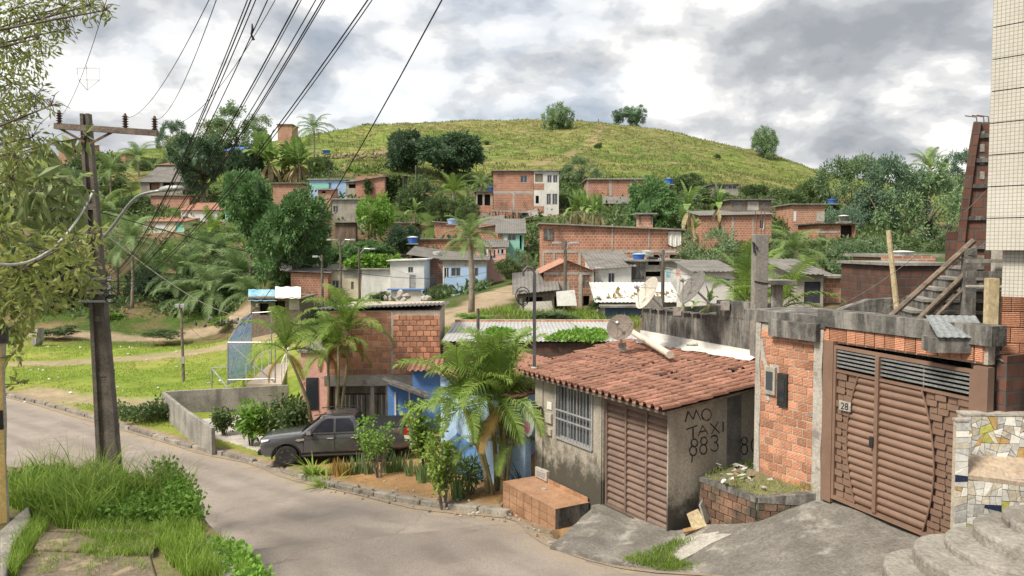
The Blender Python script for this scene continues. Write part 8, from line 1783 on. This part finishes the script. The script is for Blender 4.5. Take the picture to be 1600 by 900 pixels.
# ------------------------------------------------------------------ overhanging trees at the left edge
def left_tree():
    rng = np.random.default_rng(33); rr = random.Random(33)
    def build(label, base, clumps, lf, L, W, per, cr, name, Y0, dY, droop=.5, mode='clump'):
        t = thing(name, label, 'tree', base); Q = []; br = MB(); b0 = Vector(base)
        top = Vector((0, 0, max(at(c[0], c[1], Y0).z for c in clumps) - b0.z - .3)); br.tube([(0, 0, -.5), top * .5 + Vector((.2, 0, 0)), top], [.2, .15, .06], 8)
        for (px, py, rp) in clumps:
            Y = Y0 + rr.uniform(-dY, dY); c = at(px, py, Y) - b0; r = rp * Y / F; s = Vector((top.x * .5, 0, max(.5, min(top.z, c.z - 2.6 - rr.random())))); m = s.lerp(c, .6) + Vector((rr.uniform(-.3, .3), rr.uniform(-.3, .3), .7)); br.tube([s, m, c], [.05, .028, .010], 5)
            n = max(6, int(per * (r / cr) ** 2)); d = unit(rng.normal(size=(n, 3))); b = np.array(c) + d * (rng.uniform(0, 1, n) ** .6)[:, None] * r; Q.append(leaves(rng, b, d * .6 + rng.normal(size=d.shape) * .5 + np.array([0, 0, -droop]), L, W))
            for k in range(9):
                e = c + Vector(rng.normal(0, r * .65, 3)); br.tube([c, c.lerp(e, .5) + Vector((0, 0, .05)), e], [.008, .006, .003], 4, cap=False)
        br.build('trunk', MT['bark'], t, smooth=True); inst('crown', np_mesh('crown', np.concatenate(Q), lf), t)
    up = [(20, 15, 40), (60, 30, 42), (100, 10, 40), (140, 8, 30), (165, 16, 16), (10, 70, 40), (45, 90, 36), (20, 130, 38), (55, 150, 26), (15, 190, 36), (50, 215, 30), (80, 165, 14), (20, 240, 36), (60, 60, 30), (105, 45, 16), (-20, 100, 60), (-20, 200, 60), (30, 175, 30), (20, 280, 30)]
    build('tree with fine drooping leaves overhanging the top left corner', (-12.5, 12.0, VZ), up, LF['olive'], .115, .034, 150, .35, 'overhanging_tree', 11.5, 1.0, .3)
    mid = [(40, 250, 34), (75, 225, 26), (110, 290, 30), (130, 215, 12), (60, 300, 34), (20, 330, 40), (95, 330, 30), (30, 380, 34), (-10, 280, 50)]
    build('tree with large drooping palmate leaves left of the pole', (-15.5, 17.2, VZ), mid, LF['pale'], .42, .16, 40, .45, 'large_leaf_tree', 16.4, .8, .7)
    low = [(30, 420, 44), (70, 400, 36), (110, 380, 30), (150, 365, 18), (120, 420, 34), (60, 460, 40), (20, 480, 40), (100, 460, 28), (140, 440, 20), (30, 520, 24), (-10, 440, 60), (20, 555, 14), (28, 600, 10), (0, 360, 40)]
    build('dense leafy tree over the yellow wall', (-12.6, 15.6, VZ), low, LF['olive'], .19, .08, 100, .4, 'leafy_tree', 14.8, 1.1, .3); 
left_tree()

# ------------------------------------------------------------------ small clutter
def clutter():
    rr = random.Random(77)
    # litter on the field
    mb = MB()
    for k in range(34):
        p = onz(rr.uniform(30, 350), rr.uniform(535, 628), .15); g = gz(p.x, p.y); w = rr.uniform(.04, .10); a = rr.uniform(0, 3); u = Vector((math.cos(a), math.sin(a), 0)) * w; v = Vector((-math.sin(a), math.cos(a), 0)) * w * .6; c = Vector((p.x, p.y, g + .07))
        mb.hexa([c - u - v, c + u - v, c + u + v, c - u + v], [c - u - v + Vector((0, 0, .03)), c + u - v + Vector((0, 0, .07)), c + u + v + Vector((0, 0, .05)), c - u + v + Vector((0, 0, .03))])
    stuff('litter', mb.mesh('litter', MT['framew']), 'scraps of white litter scattered over the grass field', 'litter')
    # stick lean-to in front of the tall brick house
    P = at(800, 345, 92); t = thing('stick_shelter', 'collapsed shelter of sticks and sheets below the tall brick house', 'shelter', P); s = 92 / F
    for k in range(16): x = rr.uniform(-32, 30) * s; mb = MB(); mb.bar((x, rr.uniform(-.5, .5), -.5), (x + rr.uniform(-.4, .4), rr.uniform(-.5, .5), rr.uniform(.6, 1.5)), .08, .08); mb.build('stick', MT['wood'], t)
    mb = MB(); corrugated(mb, 4.2, 1.6, .22, .02, .02, mp=lambda u, v, h: (-2.4 + u, -.8 + v, 1.1 + h + .15 * v - .05 * u)); mb.build('sheet', MT['sheet'], t); mb = MB(); corrugated(mb, 2.2, 1.5, .22, .02, .02, mp=lambda u, v, h: (1.2 + u * .8, -.6 + v * .7, .2 + h + .5 * v + .25 * u)); mb.build('sheet', MT['conc'], t)
    # laundry and tarps by the tarpaulin shack and the pink house
    for (x0, x1, y, Y, lab) in ((752, 790, 388, 66, 'washing line with clothes before the pink house'), (1040, 1090, 418, 40, 'washing line with pale clothes right of the patched house')):
        P = at((x0 + x1) / 2, y + 20, Y); t = thing('washing_line', lab, 'laundry', P); w = (x1 - x0) * Y / F; h = 20 * Y / F; mb = MB(); mb.tube([(-w / 2, 0, h), (0, 0, h - .12), (w / 2, 0, h)], .012, 4); mb.build('line', MT['cablew'], t)
        for k in range(6):
            x = -w / 2 + w * (k + .5) / 6 + rr.uniform(-.1, .1); ww = rr.uniform(.16, .3); hh = rr.uniform(.35, .6); mb = MB(); mb.prism([(x - ww / 2, h - .1), (x + ww / 2, h - .1), (x + ww * .45, h - .1 - hh), (x - ww * .5, h - .08 - hh)], -.015, .015); mb.build('garment', MT[rr.choice(['framew', 'tarp', 'pink', 'tankb', 'cream', 'tarpw'])], t)
    # planks and sheets leaning near the crumbling shelter and shack
    for (px, py, Y, w, h, rz, m, lab) in ((886, 478, 42.5, 1.1, .9, .2, 'tarpw', 'pale cloth sack heap beside the pole below the gabled house'), (1015, 486, 40.8, 1.4, .8, -.1, 'sheet', 'grey sheet leaning on the blue block wall'), (842, 487, 42.8, 1.6, .6, .1, 'concl', 'pale board lying before the plank shack')):
        P = at(px, py, Y); mb = MB(); mb.prism([(-w / 2, 0), (w / 2, 0), (w * .45, h), (-w * .48, h * .9)], -.03, .03); o = mb.build('leaning_board', MT[m]); o.location = P; o.rotation_euler = (-.35, 0, rz); tag(o, lab, 'board')
    # loose stones and leaves on the soil bed and along the gutter
    mes = []
    for k in range(3):
        bm = bmesh.new(); bmesh.ops.create_icosphere(bm, subdivisions=1, radius=.5)
        for v in bm.verts: v.co *= rr.uniform(.7, 1.2)
        me = bpy.data.meshes.new('pebble'); bm.to_mesh(me); bm.free(); me.materials.append(MT[('concl', 'conc', 'soil')[k]]); mes.append(me)
    t = thing('pebbles', 'small stones and clods scattered along the gutter and soil bed', 'pebbles', (0, 0, 0), kind='stuff')
    for k in range(150):
        i = rr.uniform(0, 1); px = rr.uniform(500, 960); ky = np.interp(px, [500, 530, 660, 800, 860, 1000], [752, 762, 788, 806, 845, 884]); p = onground(px, ky + rr.gauss(-6, 12), 10, 40) if k % 2 else onground(px, ky + rr.uniform(2, 16), 10, 40)
        d, kz = road_info(np.array([[p.x, p.y]])); zz = kz[0] if d[0] > 0 else p.z; sc_ = rr.uniform(.03, .10); inst('pebble', rr.choice(mes), t, (p.x, p.y, zz + sc_ * .2), (rr.uniform(0, 3), rr.uniform(0, 3), 0), (sc_ * 1.3, sc_, sc_ * .7))
clutter()
def slab_tufts():
    rng = np.random.default_rng(55); Q = []
    for k in range(46):
        cx, cy = rng.uniform(30, 262), rng.uniform(826, 900); n = int(rng.integers(8, 40)); c = onz_np(np.full(n, cx), np.full(n, cy), VZ + .08); c[:, :2] += rng.normal(0, .07, (n, 2)); Q.append(blades(rng, c, rng.uniform(.05, .16), .010, .7))
    stuff('slab_tufts', np_mesh('slab_tufts', np.concatenate(Q), LF['grass']), 'little grass tufts sprouting from the near concrete slab', 'grass')
slab_tufts()
